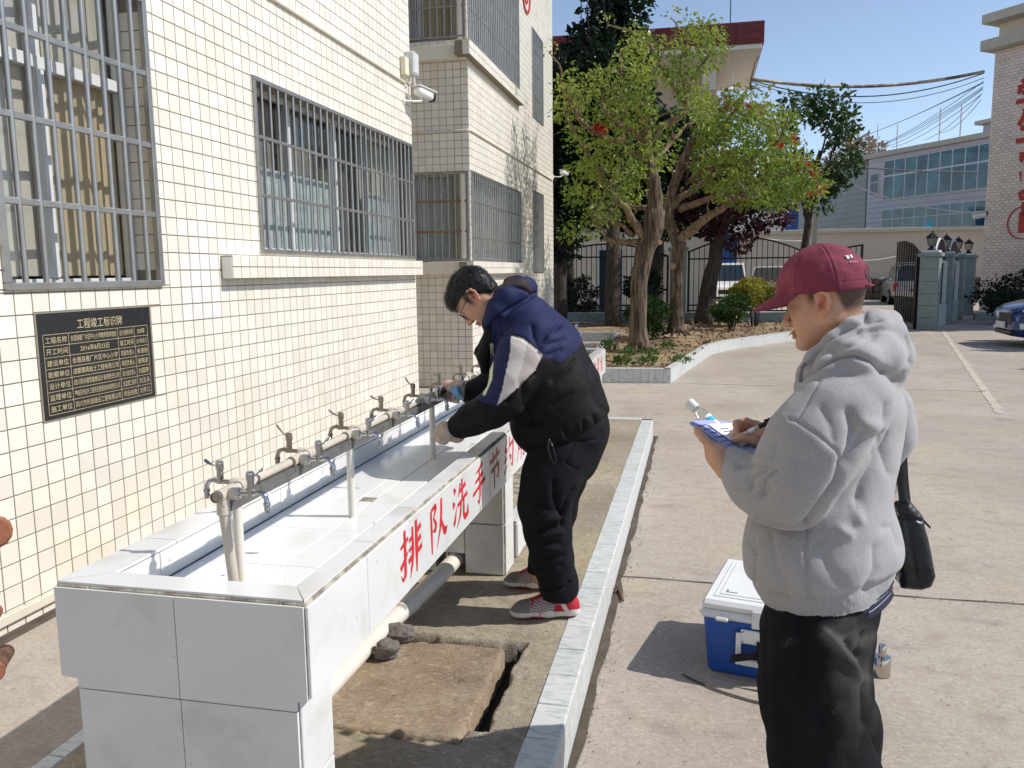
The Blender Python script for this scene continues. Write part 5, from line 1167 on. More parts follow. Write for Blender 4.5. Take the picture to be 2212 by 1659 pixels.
# ------------------------------------------------------------------ cars
m_tyre=MAT('tyre',lin((22,22,24)),rough=.85); m_rim=MAT('alloy',lin((170,172,176)),rough=.3,metal=.8); m_redl=MAT('red_lamp',lin((190,30,40)),rough=.2,spec=.8); m_hl=MAT('headlamp',lin((205,212,220)),rough=.08,spec=.9)
m_grl=MAT('grille_black',lin((18,18,20)),rough=.35)
def car(loc,rz,paint,label,L=4.5,W=1.8,H=1.65,suv=True,group='cars parked in the yard'):
    r=THING('parked_car',label,'car',(*loc,0),group); c,s=math.cos(rz),math.sin(rz); R=np.array([(c,-s,0),(s,c,0),(0,0,1.)]); o=np.array([*loc,0.])
    def tr(mb,name,mat,par=None,auto=35):
        mb.v=[tuple(o+R@np.array(p)) for p in mb.v]; return mb.build(name,mat,par or r,auto=auto)
    b=MB(); hb=H*.58
    secs=[(-L/2,.80,.42,hb*.80),(-L/2+.10,.93,.30,hb*.98),(-L/2+.8,1.,.22,hb),(0,1.,.22,hb*1.0),(L/2-1.2,1.,.22,hb*.98),(L/2-.5,.97,.24,hb*.90),(L/2-.12,.88,.30,hb*.78),(L/2,.74,.38,hb*.62)]
    v=[];n=10
    for x,w,z0,z1 in secs:
        hw=W/2*w; v+=[(x,-hw*.86,z0),(x,-hw,z0+.10),(x,-hw,(z0+z1)/2),(x,-hw*.97,z1-.10),(x,-hw*.84,z1),(x,hw*.84,z1),(x,hw*.97,z1-.10),(x,hw,(z0+z1)/2),(x,hw,z0+.10),(x,hw*.86,z0)]
    f=[(i*n+k,i*n+(k+1)%n,(i+1)*n+(k+1)%n,(i+1)*n+k) for i in range(len(secs)-1) for k in range(n)]+[tuple(range(n)),tuple((len(secs)-1)*n+k for k in range(n))]
    b.add(v,f); tr(b,'body',paint)
    g=MB(); xr=-L/2+(.12 if suv else .75); cab=[(xr,hb*.97),(xr+.28,H-.04),(-L/2+L*.55,H),(L/2-L*.36,H-.06),(L/2-L*.25,hb*.97)]
    v=[]
    for sgn in (-1,1): v+=[(x,sgn*W/2*(.84 if z<hb else .68),z) for x,z in cab]
    m=len(cab); f=[tuple(range(m))[::-1],tuple(range(m,2*m))]+[(i,(i+1)%m,m+(i+1)%m,m+i) for i in range(m)]; g.add(v,f); cabin=tr(g,'cabin',paint,auto=20)
    def pane(pts,nm,mat,push=.012):
        P=np.array(pts,float); nn=np.cross(P[1]-P[0],P[2]-P[0]); nn/=np.linalg.norm(nn); cc=P.mean(0); 
        if nn@(cc-np.array([0,0,H*.6]))<0: nn=-nn
        q=MB(); q.quad(*(cc+(P-cc)*.9+nn*push)); tr(q,nm,mat,cabin,auto=None)
    V_=np.array(v); pane([V_[3],V_[4],V_[m+4],V_[m+3]],'windscreen',m_dkglass); pane([V_[0],V_[1],V_[m+1],V_[m]],'rear_window',m_dkglass)
    for k in (0,m): pane([V_[k],V_[k+1],V_[k+3],V_[k+4]],'side_window',m_dkglass)
    for x in (-L/2+.85,L/2-.9):
        for sg in (-1,1):
            w=MB(); w.lathe((x,sg*(W/2-.10),.33),[(.33,-.11),(.345,-.08),(.345,.08),(.33,.11)],22,(0,1,0)); wh=tr(w,'wheel',m_tyre); q=MB(); q.lathe((x,sg*(W/2+.005),.33),[(.22,-.01),(.21,.012),(.05,.02)],16,(0,1,0)); tr(q,'rim',m_rim,wh)
    for sg in (-1,1):
        q=MB(); q.obox((L/2-.17,sg*W*.34,hb*.66),(.20,.42,.17),np.eye(3),.03); tr(q,'headlight',m_hl); q=MB(); q.obox((-L/2+.09,sg*W*.40,hb*.74),(.14,.20,.36),np.eye(3),.03); tr(q,'tail_light',m_redl); q=MB(); q.obox((L/2-L*.30,sg*(W/2+.06),hb+.06),(.12,.20,.14),np.eye(3),.03); tr(q,'mirror',paint)
    q=MB(); q.obox((L/2-.03,0,hb*.60),(.10,W*.36,.18),np.eye(3),.02); tr(q,'grille',m_grl); q=MB(); q.obox((L/2-.03,0,.40),(.10,W*.62,.10),np.eye(3),.02); tr(q,'lower_grille',m_grl); q=MB(); q.obox((-L/2+.03,0,hb*.62),(.06,.44,.13),np.eye(3),.005); tr(q,'number_plate',MAT('blue_plate',lin((40,80,160)),rough=.4))
    return r
m_pw=MAT('white_car_paint',lin((226,228,228)),rough=.25,var=.03,coat=.5); m_pg=MAT('grey_car_paint',lin((120,122,126)),rough=.25,var=.03,coat=.5,metal=.3); m_ps=MAT('silver_car_paint',lin((190,188,184)),rough=.28,var=.03,coat=.4,metal=.3)
car((1.35,37.6),-math.pi/2-.06,m_pw,'white off road car facing the fence behind the trees',H=1.85,W=1.9)
car((3.65,39.2),math.pi/2-.35,m_pw,'white car seen from behind next to the yellow green shrub',H=1.7)
car((6.05,38.6),math.pi/2-.12,m_pg,'dark grey car parked by the yard wall, half hidden by the cap',H=1.7)
car((9.05,39.3),math.pi/2-.10,m_ps,'silver car seen from behind past the open gate',H=1.72)
# blue car whose nose enters at the right
m_pb=MAT('deep_blue_car_paint',lin((24,52,110)),rough=.18,var=.03,coat=.8,metal=.25)
rc=THING('blue_car','deep blue car nose with black grille at the courtyard edge','car',(7.6,18.2,0))
V=[];F=[];n=14
secs=[(5.30,.52,.30,.66),(5.36,.68,.22,.76),(5.5,.80,.18,.82),(5.8,.88,.17,.90),(6.2,.92,.17,.97),(6.9,.93,.17,1.03),(7.5,.93,.17,1.07),(8.6,.93,.17,1.10),(9.6,.90,.2,1.08)]
YC=18.10; CX=float(at(2146,715,Y=18.75)[0])-5.36
secs=[(a+CX,b,c,d) for a,b,c,d in secs]
for x,hw,z0,z1 in secs:
    for k in range(n):
        th=2*math.pi*(k+.5)/n; c,s=math.cos(th),math.sin(th); e=.42; V.append((x,YC+hw*math.copysign(abs(c)**e,c),(z0+z1)/2+(z1-z0)/2*math.copysign(abs(s)**e,s)))
F=[(i*n+k,i*n+(k+1)%n,(i+1)*n+(k+1)%n,(i+1)*n+k) for i in range(len(secs)-1) for k in range(n)]+[tuple(range(n))[::-1],tuple((len(secs)-1)*n+k for k in range(n))]
q=MB(); q.add(V,F); q.build('body',m_pb,rc,smooth=True)
q=MB(); q.add([(6.9+CX,YC-.80,1.02),(7.6+CX,YC-.64,1.42),(9.2+CX,YC-.64,1.48),(9.6+CX,YC-.78,1.05),(6.9+CX,YC+.80,1.02),(7.6+CX,YC+.64,1.42),(9.2+CX,YC+.64,1.48),(9.6+CX,YC+.78,1.05)],[(0,1,2,3),(4,7,6,5),(0,4,5,1),(1,5,6,2),(2,6,7,3)]); q.build('cabin',m_dkglass,rc)
YS=YC-.93
for wx in (6.22+CX,8.9+CX):
    MB().lathe((wx,YS+.005,.35),[(.385,0),(.385,-.012)],26,(0,1,0)).build('wheel_arch',m_grl,rc); w=MB(); w.lathe((wx,YS+.08,.335),[(.31,-.11),(.335,-.09),(.335,.09),(.31,.10)],26,(0,1,0)); wh=w.build('wheel',m_tyre,rc,auto=35); w=MB(); w.lathe((wx,YS-.035,.335),[(.245,0),(.25,-.012),(.215,-.012),(.20,.02)],24,(0,1,0))
    for k in range(5):
        a=k*2*math.pi/5+.3; w.tube([(wx,YS-.03,.335),(wx+.22*math.cos(a),YS-.035,.335+.22*math.sin(a))],[.03,.022],6)
    w.build('rim',m_rim,wh,auto=35)
MB().obox((5.335+CX,YC-.15,.55),(.09,.72,.26),np.eye(3),.03).build('grille',m_grl,rc); MB().obox((5.33+CX,YC-.1,.29),(.12,.9,.09),np.eye(3),.02).build('lower_grille',m_grl,rc)
MB().obox((5.62+CX,YC-.76,.72),(.44,.10,.085),[(.88,-.47,.06),(.47,.88,0),(-.06,.0,1)],.03).build('headlight',m_hl,rc); MB().obox((5.45+CX,YC-.70,.42),(.16,.10,.15),[(.75,-.66,0),(.66,.75,0),(0,0,1)],.03).build('fog_lamp',m_hl,rc); MB().obox((5.27+CX,YC,.42),(.03,.46,.13),np.eye(3),.004).build('number_plate',m_white,rc)
MB().obox((7.15+CX,YS-.09,1.1),(.16,.2,.13),np.eye(3),.03).build('mirror',m_pb,rc)
# gnarled pruned trunk entering at the left edge beside the wall
m_gn=BARK('reddish_gnarled_bark',(126,92,72),(90,66,54))
gt=THING('pruned_trunk','gnarled brown pruned trunk with round cut knobs beside the tiled wall','tree',(-2.75,2.42,0)); 
def edgept(py,Y): return at(-14,py,Y=Y)
Pk=[edgept(1150,2.55),edgept(1322,2.55),edgept(1452,2.35)]
MB().tube([(Pk[0][0]-.10,2.5,-.05),(Pk[0][0]-.12,2.5,.35),(Pk[0][0]-.09,2.52,.7),(Pk[0][0]-.12,2.5,1.1)],[.07,.055,.06,.05],12).build('trunk',m_gn,gt,smooth=True)
for p,rr in zip(Pk,(.06,.03,.036)):
    b=np.array([p[0]-.09,2.5,p[2]]); MB().tube([b,(b+p)/2,p],[.03,rr*.8,rr],12).build('limb',m_gn,gt,smooth=True); MB().lathe(p,[(rr*1.05,-.02),(rr*1.1,0),(rr*.9,.012),(rr*.1,.014)],14,(.75,-.6,.1)).build('pruned_stub',MAT('red_cut_wood',lin((150,96,72)),rough=.7,var=.15,vscale=40),gt,auto=40)
print('bg',time.time()-T0)
# ------------------------------------------------------------------ people
zW=lambda x,y:((2650+x/4.022)*.54004,(1550+y/4.022)*.54004)          # study of the writing hand
za=lambda x,y:((1600+x/2.458)*.54004,(1380+y/2.458)*.54004)          # study of the hands at the tap
def nrm(v): v=np.array(v,float); return v/np.linalg.norm(v)
def frame(f,u):
    f=nrm(f); u=nrm(np.array(u)-f*(np.array(u)@f)); return np.stack([f,np.cross(u,f),u],1)   # columns: forward, left, up
m_skin=MAT('skin',(1,1,1),rough=.5,attr='Col',var=.07,vscale=55,fine=.06,fscale=500,spec=.35,bump=.0006,bscale=500)
def head_local(glove=False,hairline=None,h=.0022):
    """a head about 235 mm high around the ear axis: x forward, y left, z up"""
    S=SDF((-.14,-.11,-.20),(.14,.11,.15),h)
    S.ell((-.008,0,.045),(.097,.076,.083),k=0); S.ell((.026,0,-.018),(.066,.062,.092),k=.03)
    S.ell((.045,0,.055),(.05,.058,.045),k=.03)
    for s in (-1,1):
        S.cone((-.008,s*.052,-.04),(.062,s*.020,-.090),.020,.017,.03); S.ell((.062,s*.040,-.014),(.024,.022,.022),k=.025); S.ell((.05,s*.040,-.05),(.03,.02,.03),k=.03)
    S.ell((.080,0,-.094),(.017,.020,.016),k=.02)
    S.cone((.082,-.030,.034),(.082,.030,.034),.012,.012,.018)
    for s in (-1,1): S.ell((.098,s*.033,.013),(.017,.017,.011),k=.012,op='s'); S.ell((.0765,s*.033,.011),(.0135,.0155,.0125),k=.006)
    S.cone((.088,0,.022),(.113,0,-.026),.0075,.0100,.012); S.ell((.113,0,-.030),(.0105,.0095,.0095),k=.008)
    for s in (-1,1): S.ell((.100,s*.0115,-.034),(.0105,.0075,.0085),k=.007)
    S.ell((.096,0,-.060),(.010,.022,.0065),k=.006); S.ell((.0935,0,-.0715),(.010,.019,.0068),k=.004); S.cone((.104,-.02,-.0655),(.104,.02,-.0655),.0022,.0022,.004,op='s')
    S.cone((-.022,0,-.03),(-.055,0,-.18),.054,.060,.04)
    for s in (-1,1):
        P=[(.012,s*.074,.014),(.010,s*.080,.030),(-.004,s*.086,.037),(-.019,s*.089,.028),(-.022,s*.087,.008),(-.014,s*.082,-.012),(-.002,s*.077,-.024)]
        S.chain(P,[.0045,.005,.0052,.0052,.005,.0055,.006],k=.004); S.ell((-.004,s*.077,.006),(.016,.006,.026),k=.006); S.ell((.001,s*.085,-.001),(.0085,.009,.011),k=.004,op='s'); S.chain([(.002,s*.086,.024),(-.010,s*.088,.020),(-.013,s*.087,.004)],[.0042,.0042,.0036],k=.003,op='s'); S.ell((.013,s*.077,-.002),(.005,.004,.008),k=.004)
    V,Q=S.mesh(1)
    return V,Q
HV,HQ=head_local()
def face_colors(V,base,lip,brow,stub=None):
    C=np.tile(np.array(lin(base)),(len(V),1)); x,y,z=V.T
    def blend(m,c,a=1.): C[:]=C*(1-(m*a)[:,None])+np.array(lin(c))*(m*a)[:,None]
    ge=lambda cx,cy,cz,rx,ry,rz:np.exp(-(((x-cx)/rx)**2+((abs(y)-cy)/ry)**2+((z-cz)/rz)**2))
    blend(ge(.098,0,-.066,.012,.018,.0075),lip,.75)
    blend(np.clip(1.5*ge(.088,.032,.038,.02,.02,.0055),0,1)*(x>.05),brow,.85)
    blend(np.clip(1.6*ge(.090,.033,.0075,.016,.016,.0022),0,1)*(x>.055),(52,38,34),.9)
    blend(ge(.06,.05,-.02,.03,.03,.03),(206,140,118),.35); blend(ge(-.005,.086,.005,.03,.012,.035),(216,128,104),.6); blend(ge(.001,.080,.0,.010,.010,.012),(110,58,46),.75); blend(ge(-.006,.083,.016,.006,.006,.012),(150,86,68),.6)  # ear hollow painted darker, its shade put into the skin colour
    blend(ge(.104,.010,-.041,.007,.006,.004),(90,52,44),.7)
    return C,blend
def smoothstep(a,b,v): t=np.clip((v-a)/(b-a),0,1); return t*t*(3-2*t)
def strokes(V,Q,lst,both=False):
    """sculpt seams and folds: each stroke is a line across the camera side of the cloth, with depth and width"""
    N=normals(V,Q); p=proj(V); fac=smoothstep(.0,.25,(N*((CP-V)/np.linalg.norm(CP-V,axis=1)[:,None])).sum(1)); D=np.zeros(len(V))
    for pts,dep,w in lst:
        d=seg_dist(p[:,:2],pts); D+=dep*(np.exp(-(d/w)**2) if w<4.5 or dep<0 else 1.15*np.exp(-(d/(w*.8))**1.15))
    return V-N*(D*fac)[:,None]
def wrinkle(V,Q,amp,f,seed,sq=(1,1,1)):
    N=normals(V,Q); return V+N*(amp*noise3(V*np.array(sq),seed,3,f))[:,None]
def cutplane(S,a,b,c,keep):
    a,b,c=[np.array(q,float) for q in (a,b,c)]; n=nrm(np.cross(b-a,c-a)); 
    if n@(np.array(keep)-a)>0: n=-n
    S.func(lambda G:-((G-a.astype(np.float32))@n.astype(np.float32)),S.lo,S.lo+S.n*S.h,k=.004,op='s'); return n,a
def join_np(parts):
    V=[];Q=[];C=[];k=0
    for v,q,c in parts: V.append(v);Q.append(q+k);C.append(c);k+=len(v)
    return np.concatenate(V),np.concatenate(Q),np.concatenate(C)
def flatcol(V,c): return np.tile(np.array(lin(c)),(len(V),1))
def polytube(pts,Y): return [at(*p,Y=Y) if len(p)==2 else at(p[0],p[1],Y=p[2]) for p in pts]
def SB(pts,pad,h):
    P=np.array(pts); return SDF(P.min(0)-pad,P.max(0)+pad,h)
SKW=(206,158,128); SKM=(198,152,126)
# ================================================================== the writer in the grey hoodie
ww=THING('person','person in grey hoodie and maroon cap writing on a pad of papers','person',(.31,2.17,0))
A3=lambda p:at(p[0],p[1],Y=p[2])
fw=(-.934,.303,-.19); Rw=frame(fw,(-.18,.06,.98)); sw=.92
ow=A3((1776,661,2.085))-Rw[:,1]*.074*sw
LW=lambda p:ow+(np.atleast_2d(p)*sw)@Rw.T
Vl=HV.copy(); C,blend=face_colors(Vl,SKW,(176,104,96),(70,52,44)); x,y,z=Vl.T
hair=smoothstep(-.036,-.052,x-.25*(z-.0))*smoothstep(-.05,-.005,z); hair=np.maximum(hair,smoothstep(.03,.045,z)*smoothstep(.03,.0,x)); hair=np.maximum(hair,np.exp(-(((x-.024)/.013)**2+((z-.030)/.022)**2))*(abs(y)>.04)); hair*=(abs(y)<.079)|(x<-.03)
hn=.5+.5*noise3(Vl,7,2,260.); blend(np.clip(hair,0,1)*(.78+.2*hn),(44,40,40)); blend((z<-.05)*np.clip(1-(x-.02)/.06,0,1)*.4,(178,128,104))
HW=(LW(Vl),HQ,C)
# hands
S=SDF(A3((1480,1040,2.0))-[.05,.05,.05],A3((1680,900,2.3))+[.05,.05,.06],.0026)
hx=lambda x,y,Y:A3((*zW(x,y),Y))
S.cone(hx(1780,860,2.19),hx(1640,830,2.18),.026,.026,.02); S.cone(hx(1640,830,2.18),hx(1500,640,2.20),.027,.018,.02); S.cone(hx(1640,850,2.17),hx(1530,930,2.17),.027,.018,.02); S.cone(hx(1600,780,2.18),hx(1480,800,2.19),.024,.018,.02)
S.chain([hx(1500,610,2.195),hx(1330,545,2.18),hx(1190,580,2.165),hx(1195,740,2.150)],[.0125,.0105,.0095,.0078],k=.006)
S.chain([hx(1510,660,2.205),hx(1330,640,2.20),hx(1180,700,2.185),hx(1150,800,2.170)],[.0115,.0100,.0092,.0076],k=.005)
S.chain([hx(1620,880,2.150),hx(1480,840,2.140),hx(1300,810,2.138),hx(1165,850,2.145)],[.0155,.0125,.0115,.0085],k=.008)
S.chain([hx(1550,900,2.185),hx(1400,900,2.195),hx(1290,920,2.185),hx(1240,930,2.175)],[.0115,.0100,.0090,.0076],k=.004)
S.chain([hx(1560,960,2.18),hx(1440,1000,2.18),hx(1350,980,2.175),hx(1310,960,2.17)],[.0105,.0090,.0082,.0072],k=.004)
S.cone(hx(1010,1330,2.055),hx(880,1090,2.075),.024,.026,.02,flat=((0,1,0),1.3)); S.cone(hx(880,1090,2.08),hx(760,940,2.10),.024,.015,.02,flat=((0,1,0),1.7))
for i,(dx,Y) in enumerate(((0,2.075),(10,2.095),(20,2.117),(40,2.137))):
    S.chain([hx(790+dx,960+8*i,Y),hx(660+dx,820+6*i,Y+.008),hx(580+dx,730,Y+.012),hx(545+dx,672,Y+.015)],[.0115,.0105,.0092,.0078],k=.005)
V,Q=S.mesh(1); C=flatcol(V,SKW); pv=proj(V); C=C*(1-.18*np.exp(-(seg_dist(pv[:,:2],[zW(1190,570),zW(1200,740),zW(1165,850)])/12)**2))[:,None]+np.array(lin((222,140,116)))*(.18*np.exp(-(seg_dist(pv[:,:2],[zW(1190,570),zW(1200,740),zW(1165,850)])/12)**2))[:,None]
HNW=(V,Q,C)
# hidden trunk and limbs of the body, inside the clothes
nk=ow+Rw@np.array([-.055,0,-.17])*sw
HC=A3((1785,1275,2.17)); WXc=HC[0]
S=SDF((WXc-.55,1.75,0),(WXc+.4,2.65,1.6),.014)
S.cone(nk+[0,0,.04],nk+[.01,0,-.06],.052,.055,.03); S.cone(A3((1815,920,2.18)),A3((1785,1275,2.17)),.07,.08,.05,flat=((-.31,-.95,0),1.4)); S.cone(nk,A3((1815,920,2.18)),.05,.07,.05); S.chain([A3((1765,1370,2.085)),A3((1775,1650,2.05)),(WXc+.02,2.04,.1)],[.075,.055,.04]); S.chain([A3((1800,1370,2.26)),A3((1800,1650,2.29)),(WXc+.10,2.31,.1)],[.075,.055,.04]); S.cone(A3((1785,1275,2.17)),A3((1765,1370,2.085)),.09,.075,.05); S.cone(A3((1785,1275,2.17)),A3((1800,1370,2.26)),.09,.075,.05); S.cone(A3((1820,890,2.02)),A3((1890,895,2.36)),.05,.05,.05)
S.chain([A3((1838,880,2.02)),A3((1708,1055,1.97)),hx(1000,1320,2.055)],[.05,.04,.026]); S.chain([A3((1915,885,2.38)),A3((1860,1030,2.42)),hx(1780,860,2.19)],[.05,.04,.026])
V,Q=S.mesh(1); V,Q,C=join_np([(V,Q,flatcol(V,SKW)),HW,HNW])
OBJ('body',mesh_np('body',V,Q,True,col=C),m_skin,ww)
# hoodie
m_hood=MAT('heather_grey_fleece',lin((158,155,155)),rough=.95,var=.05,vscale=7,fine=.2,fscale=300,bump=.0010,bscale=420,sheen=.25,stretch=(1,1,1.9))
lat=(-.31,-.95,0)
S=SDF((WXc-.40,1.72,A3((1760,1350,1.97))[2]-.05),(WXc+.42,2.66,1.62),.0052)
tor=[(1778,1275,2.17,.152),(1772,1180,2.17,.160),(1780,1080,2.18,.148),(1808,960,2.19,.142),(1838,880,2.19,.118),(1838,815,2.18,.080)]
S.chain([A3(p) for p in tor],[p[3] for p in tor],k=.05,flat=(lat,1.30))
S.ell(A3((1700,1195,2.12)),(.10,.14,.13),k=.06); S.ell(A3((1880,1185,2.20)),(.07,.12,.09),k=.06)
la=[(1850,868,2.00,.085),(1805,905,1.975,.100),(1755,965,1.945,.104),(1722,1020,1.94,.096),(1708,1062,1.95,.086)]
S.chain([A3(p) for p in la],[p[3] for p in la],k=.03)
fa=[(1708,1062,1.95,.082),(1668,1066,1.97,.070),(1630,1046,2.005,.060),(1606,1024,2.035,.054)]
S.chain([A3(p) for p in fa],[p[3] for p in fa],k=.025); S.cone(A3((1606,1024,2.035)),A3((1584,1000,2.06)),.050,.040,.012)
ra=[(1905,885,2.36,.078),(1915,935,2.39,.072),(1880,1030,2.40,.072),(1800,1010,2.36,.07),(1690,955,2.22,.048),(1672,950,2.195,.042)]
S.chain([A3(p) for p in ra],[p[3] for p in ra],k=.03)
# collar of the hood and its hanging pouch
hd=[(1748,812,2.11,.034),(1770,782,2.05,.034),(1808,745,2.035,.032),(1846,712,2.055,.030),(1890,696,2.10,.030),(1920,698,2.18,.031),(1898,704,2.27,.033),(1830,745,2.31,.034),(1768,790,2.25,.032),(1748,812,2.16,.032)]
S.chain([A3(p) for p in hd],[p[3] for p in hd],k=.012)
h2=[(1752,838,2.06,.040),(1796,808,1.99,.042),(1850,778,1.99,.046),(1903,770,2.06,.050),(1925,768,2.16,.048),(1905,772,2.27,.045)]
S.chain([A3(p) for p in h2],[p[3] for p in h2],k=.014)
h3=[(1888,714,2.08,.034),(1922,722,2.14,.036),(1936,765,2.18,.038),(1930,806,2.17,.034)]
S.chain([A3(p) for p in h3],[p[3] for p in h3],k=.022)
S.ell(A3((1845,740,2.16)),(.06,.075,.06),k=.02,op='s')
n_,a_=cutplane(S,A3((1640,1300,2.12)),A3((1930,1262,2.22)),A3((1762,1346,1.97)),A3((1790,1100,2.17)))
V,Q=S.mesh(2)
dz=(a_-V)@n_                                             # distance above the hem
V=wrinkle(V,Q,.0020,2.6,51,(1,1,1.3)); V=wrinkle(V,Q,.0010,7.,52)
N=normals(V,Q); hem=smoothstep(.075,.055,dz)*(dz<.12); V=V-N*(hem*.010)[:,None]; V=V-N*(.006*np.exp(-((dz-.068)/.010)**2))[:,None]
z7=lambda x,y:((2900+x/1.659)*.54004,(1500+y/1.659)*.54004); z3h=lambda x,y:((2950+x/2.949)*.54004,(950+y/2.949)*.54004)
st=[([z7(430,290),z7(480,305),z7(620,400),z7(740,500),z7(775,560),z7(775,620)],.006,3.2),([z7(480,300),z7(560,160),z7(640,10)],.004,3),([z7(545,1000),z7(530,1150),z7(545,1300),z7(550,1460)],.007,3.),
 ([z7(780,600),z7(740,720),z7(660,830),z7(590,930),z7(545,1000)],.016,9),([z7(200,950),z7(300,1000),z7(440,1030),z7(545,1000)],.012,9),
 ([z7(230,800),z7(260,700),z7(330,640)],.012,9),([z7(160,760),z7(170,680),z7(240,640)],.012,8),([z7(90,600),z7(180,590),z7(260,610)],.012,9),([z7(255,800),z7(300,760)],.009,7),
 ([z7(820,240),z7(850,350),z7(840,480),z7(800,590)],.014,13),([z7(910,380),z7(880,480),z7(830,570)],.010,11),([z7(1060,400),z7(1000,560),z7(900,740),z7(870,880)],.012,16),([z7(930,330),z7(1040,360)],-.010,16),
 ([z7(1070,200),z7(1050,500),z7(1090,650)],.008,13),([z7(640,220),z7(700,330),z7(720,430)],.006,14),([z7(770,1030),z7(820,1060)],-.009,12),([z7(870,880),z7(890,960)],-.010,12),
 ([z7(190,1080),z7(200,1200),z7(195,1370)],.006,3),([z7(150,1090),z7(195,1185)],.008,4),([z7(300,1050),z7(330,1250),z7(400,1400)],.008,18),([z7(620,1100),z7(680,1280),z7(800,1420)],.007,20),([z7(1000,1150),z7(1000,1300),z7(940,1420)],.009,14),([z7(1060,1020),z7(1120,1010),z7(1160,1130)],.008,10),
 ([z7(520,1470),z7(580,1480)],.008,5),([z7(300,1450),z7(420,1470)],.006,5),([z7(400,560),z7(520,560),z7(640,620)],.004,22),([z7(340,460),z7(300,620)],.006,14),
 ([z3h(740,1620),z3h(860,1440),z3h(1010,1220),z3h(1200,1110),z3h(1500,1010),z3h(1700,960)],.014,7),([z3h(850,1590),z3h(1000,1490),z3h(1180,1395),z3h(1380,1385),z3h(1600,1470),z3h(1750,1600)],.018,6),([z3h(1120,1330),z3h(1350,1260),z3h(1600,1180)],.008,9),([z3h(1430,1130),z3h(1700,1080),z3h(1850,1100)],.008,8),([z3h(1540,960),z3h(1500,900)],.010,6),([z3h(2000,1180),z3h(2060,1330),z3h(2040,1480)],.008,7),([z3h(1350,900),z3h(1560,950),z3h(1800,890)],.006,7)]
V=strokes(V,Q,st); V=relax(V,Q,.25)
N=normals(V,Q); ang=np.arctan2(V[:,1]-2.17,V[:,0]-HC[0]); V=V-N*(.0016*smoothstep(.062,.050,dz)*(np.sin(ang*150)>.0))[:,None]
OBJ('hoodie',mesh_np('hoodie',V,Q,True),m_hood,ww)
m_cord=MAT('grey_drawcord',lin((140,136,138)),rough=.9)
MB().tube(polytube([z3h(800,1490)+(2.03,),z3h(760,1540)+(2.02,),z3h(738,1640)+(2.02,),z3h(742,1700)+(2.02,)],2.02),.0045,8).build('drawcord',m_cord,ww,smooth=True)
# striped shirt showing below the hem at the back
hx0=[A3(p) for p in ((1840,1328,2.02),(1885,1306,2.06),(1915,1280,2.12),(1930,1262,2.20),(1925,1258,2.30))]
for k,(c,dzz,rr) in enumerate((((40,44,66),-.004,.010),((226,226,232),-.014,.005),((40,44,66),-.022,.008),((226,226,232),-.030,.005),((34,36,54),-.040,.011))):
    MB().tube([p+np.array([-.006,0,dzz+.012]) for p in spline(hx0,4)],rr,8).build('shirt_hem_stripe',MAT('shirt_stripe',lin(c),rough=.9,var=.1),ww,smooth=True)
# trousers
m_jean=MAT('faded_black_denim',lin((27,26,28)),attr='Col',rough=.9,spec=.15,var=.25,vscale=9,col2=lin((78,74,72)),mixs=4.,fine=.2,fscale=420,thresh=(.55,.76),bump=.0008,bscale=500,stretch=(1,1,.5))
S=SDF((WXc-.3,1.78,.02),(WXc+.36,2.62,A3((1790,1290,2.17))[2]+.2),.0075)
S.cone(A3((1780,1290,2.17)),A3((1768,1380,2.17)),.128,.12,.05,flat=(lat,1.22)); S.ell(A3((1815,1310,2.2)),(.085,.13,.05),k=.05)
ll=[(1756,1370,2.085,.115),(1757,1500,2.065,.112),(1774,1650,2.05,.110)]; P=[A3(p) for p in ll]; S.chain(P+[np.array([P[-1][0]+.03,2.04,.30]),np.array([P[-1][0]+.05,2.03,.06])],[.132,.124,.118,.105,.10],k=.05)
rl=[(1786,1370,2.25,.098),(1782,1500,2.26,.092),(1790,1650,2.28,.094)]; P=[A3(p) for p in rl]; S.chain(P+[np.array([P[-1][0]+.03,2.31,.30]),np.array([P[-1][0]+.05,2.31,.06])],[.125,.112,.105,.10,.095],k=.05)
V,Q=S.mesh(2); print('trouser bounds',V.min(0),V.max(0)); V=wrinkle(V,Q,.004,3.0,61,(1,1,.7)); V=wrinkle(V,Q,.0012,9.,62)
zg=lambda x,y:((2700+x/2.211)*.54004,(2150+y/2.211)*.54004)
st=[([zg(1330,780),zg(1420,860),zg(1530,850),zg(1660,760),zg(1800,690)],.006,4),([zg(1350,850),zg(1480,980),zg(1580,1120),zg(1660,1260)],-.014,14),([zg(1520,930),zg(1560,1020),zg(1640,1050)],.016,10),([zg(1680,860),zg(1650,1000),zg(1680,1300),zg(1690,1650)],.016,10),([zg(900,1220),zg(1000,1130),zg(1120,1050)],.006,5),([zg(800,650),zg(790,1000),zg(800,1500)],.006,14),([zg(1120,650),zg(1150,1000),zg(1120,1400)],.008,20),([zg(1400,1560),zg(1440,1500)],-.008,9),([zg(1000,900),zg(1060,910)],-.006,7),([zg(960,960),zg(1010,930)],-.005,6),([zg(1270,1560),zg(1310,1650)],.010,10)]
V=strokes(V,Q,st); p=proj(V)[:,:2]; N=normals(V,Q); fc=((CP-V)*N).sum(1)>0; wear=np.zeros(len(V))
for pts,dep,wd in st:
    if dep<0: wear=np.maximum(wear,(.9 if wd>12 else .55)*np.exp(-(seg_dist(p,pts)/(wd*(1.1 if wd>12 else .35)))**2))
wear=np.maximum(wear,.8*np.exp(-(seg_dist(p,[zg(1700,870),zg(1600,1000),zg(1640,1300)])/16)**2)); wear*=fc*np.clip(.75+.5*noise3(V,141,3,9.),.2,1.)
C=np.array(lin((27,26,28)))*(1-wear)[:,None]+np.array(lin((112,108,106)))*wear[:,None]
OBJ('trousers',mesh_np('trousers',V,Q,True,col=C),m_jean,ww)
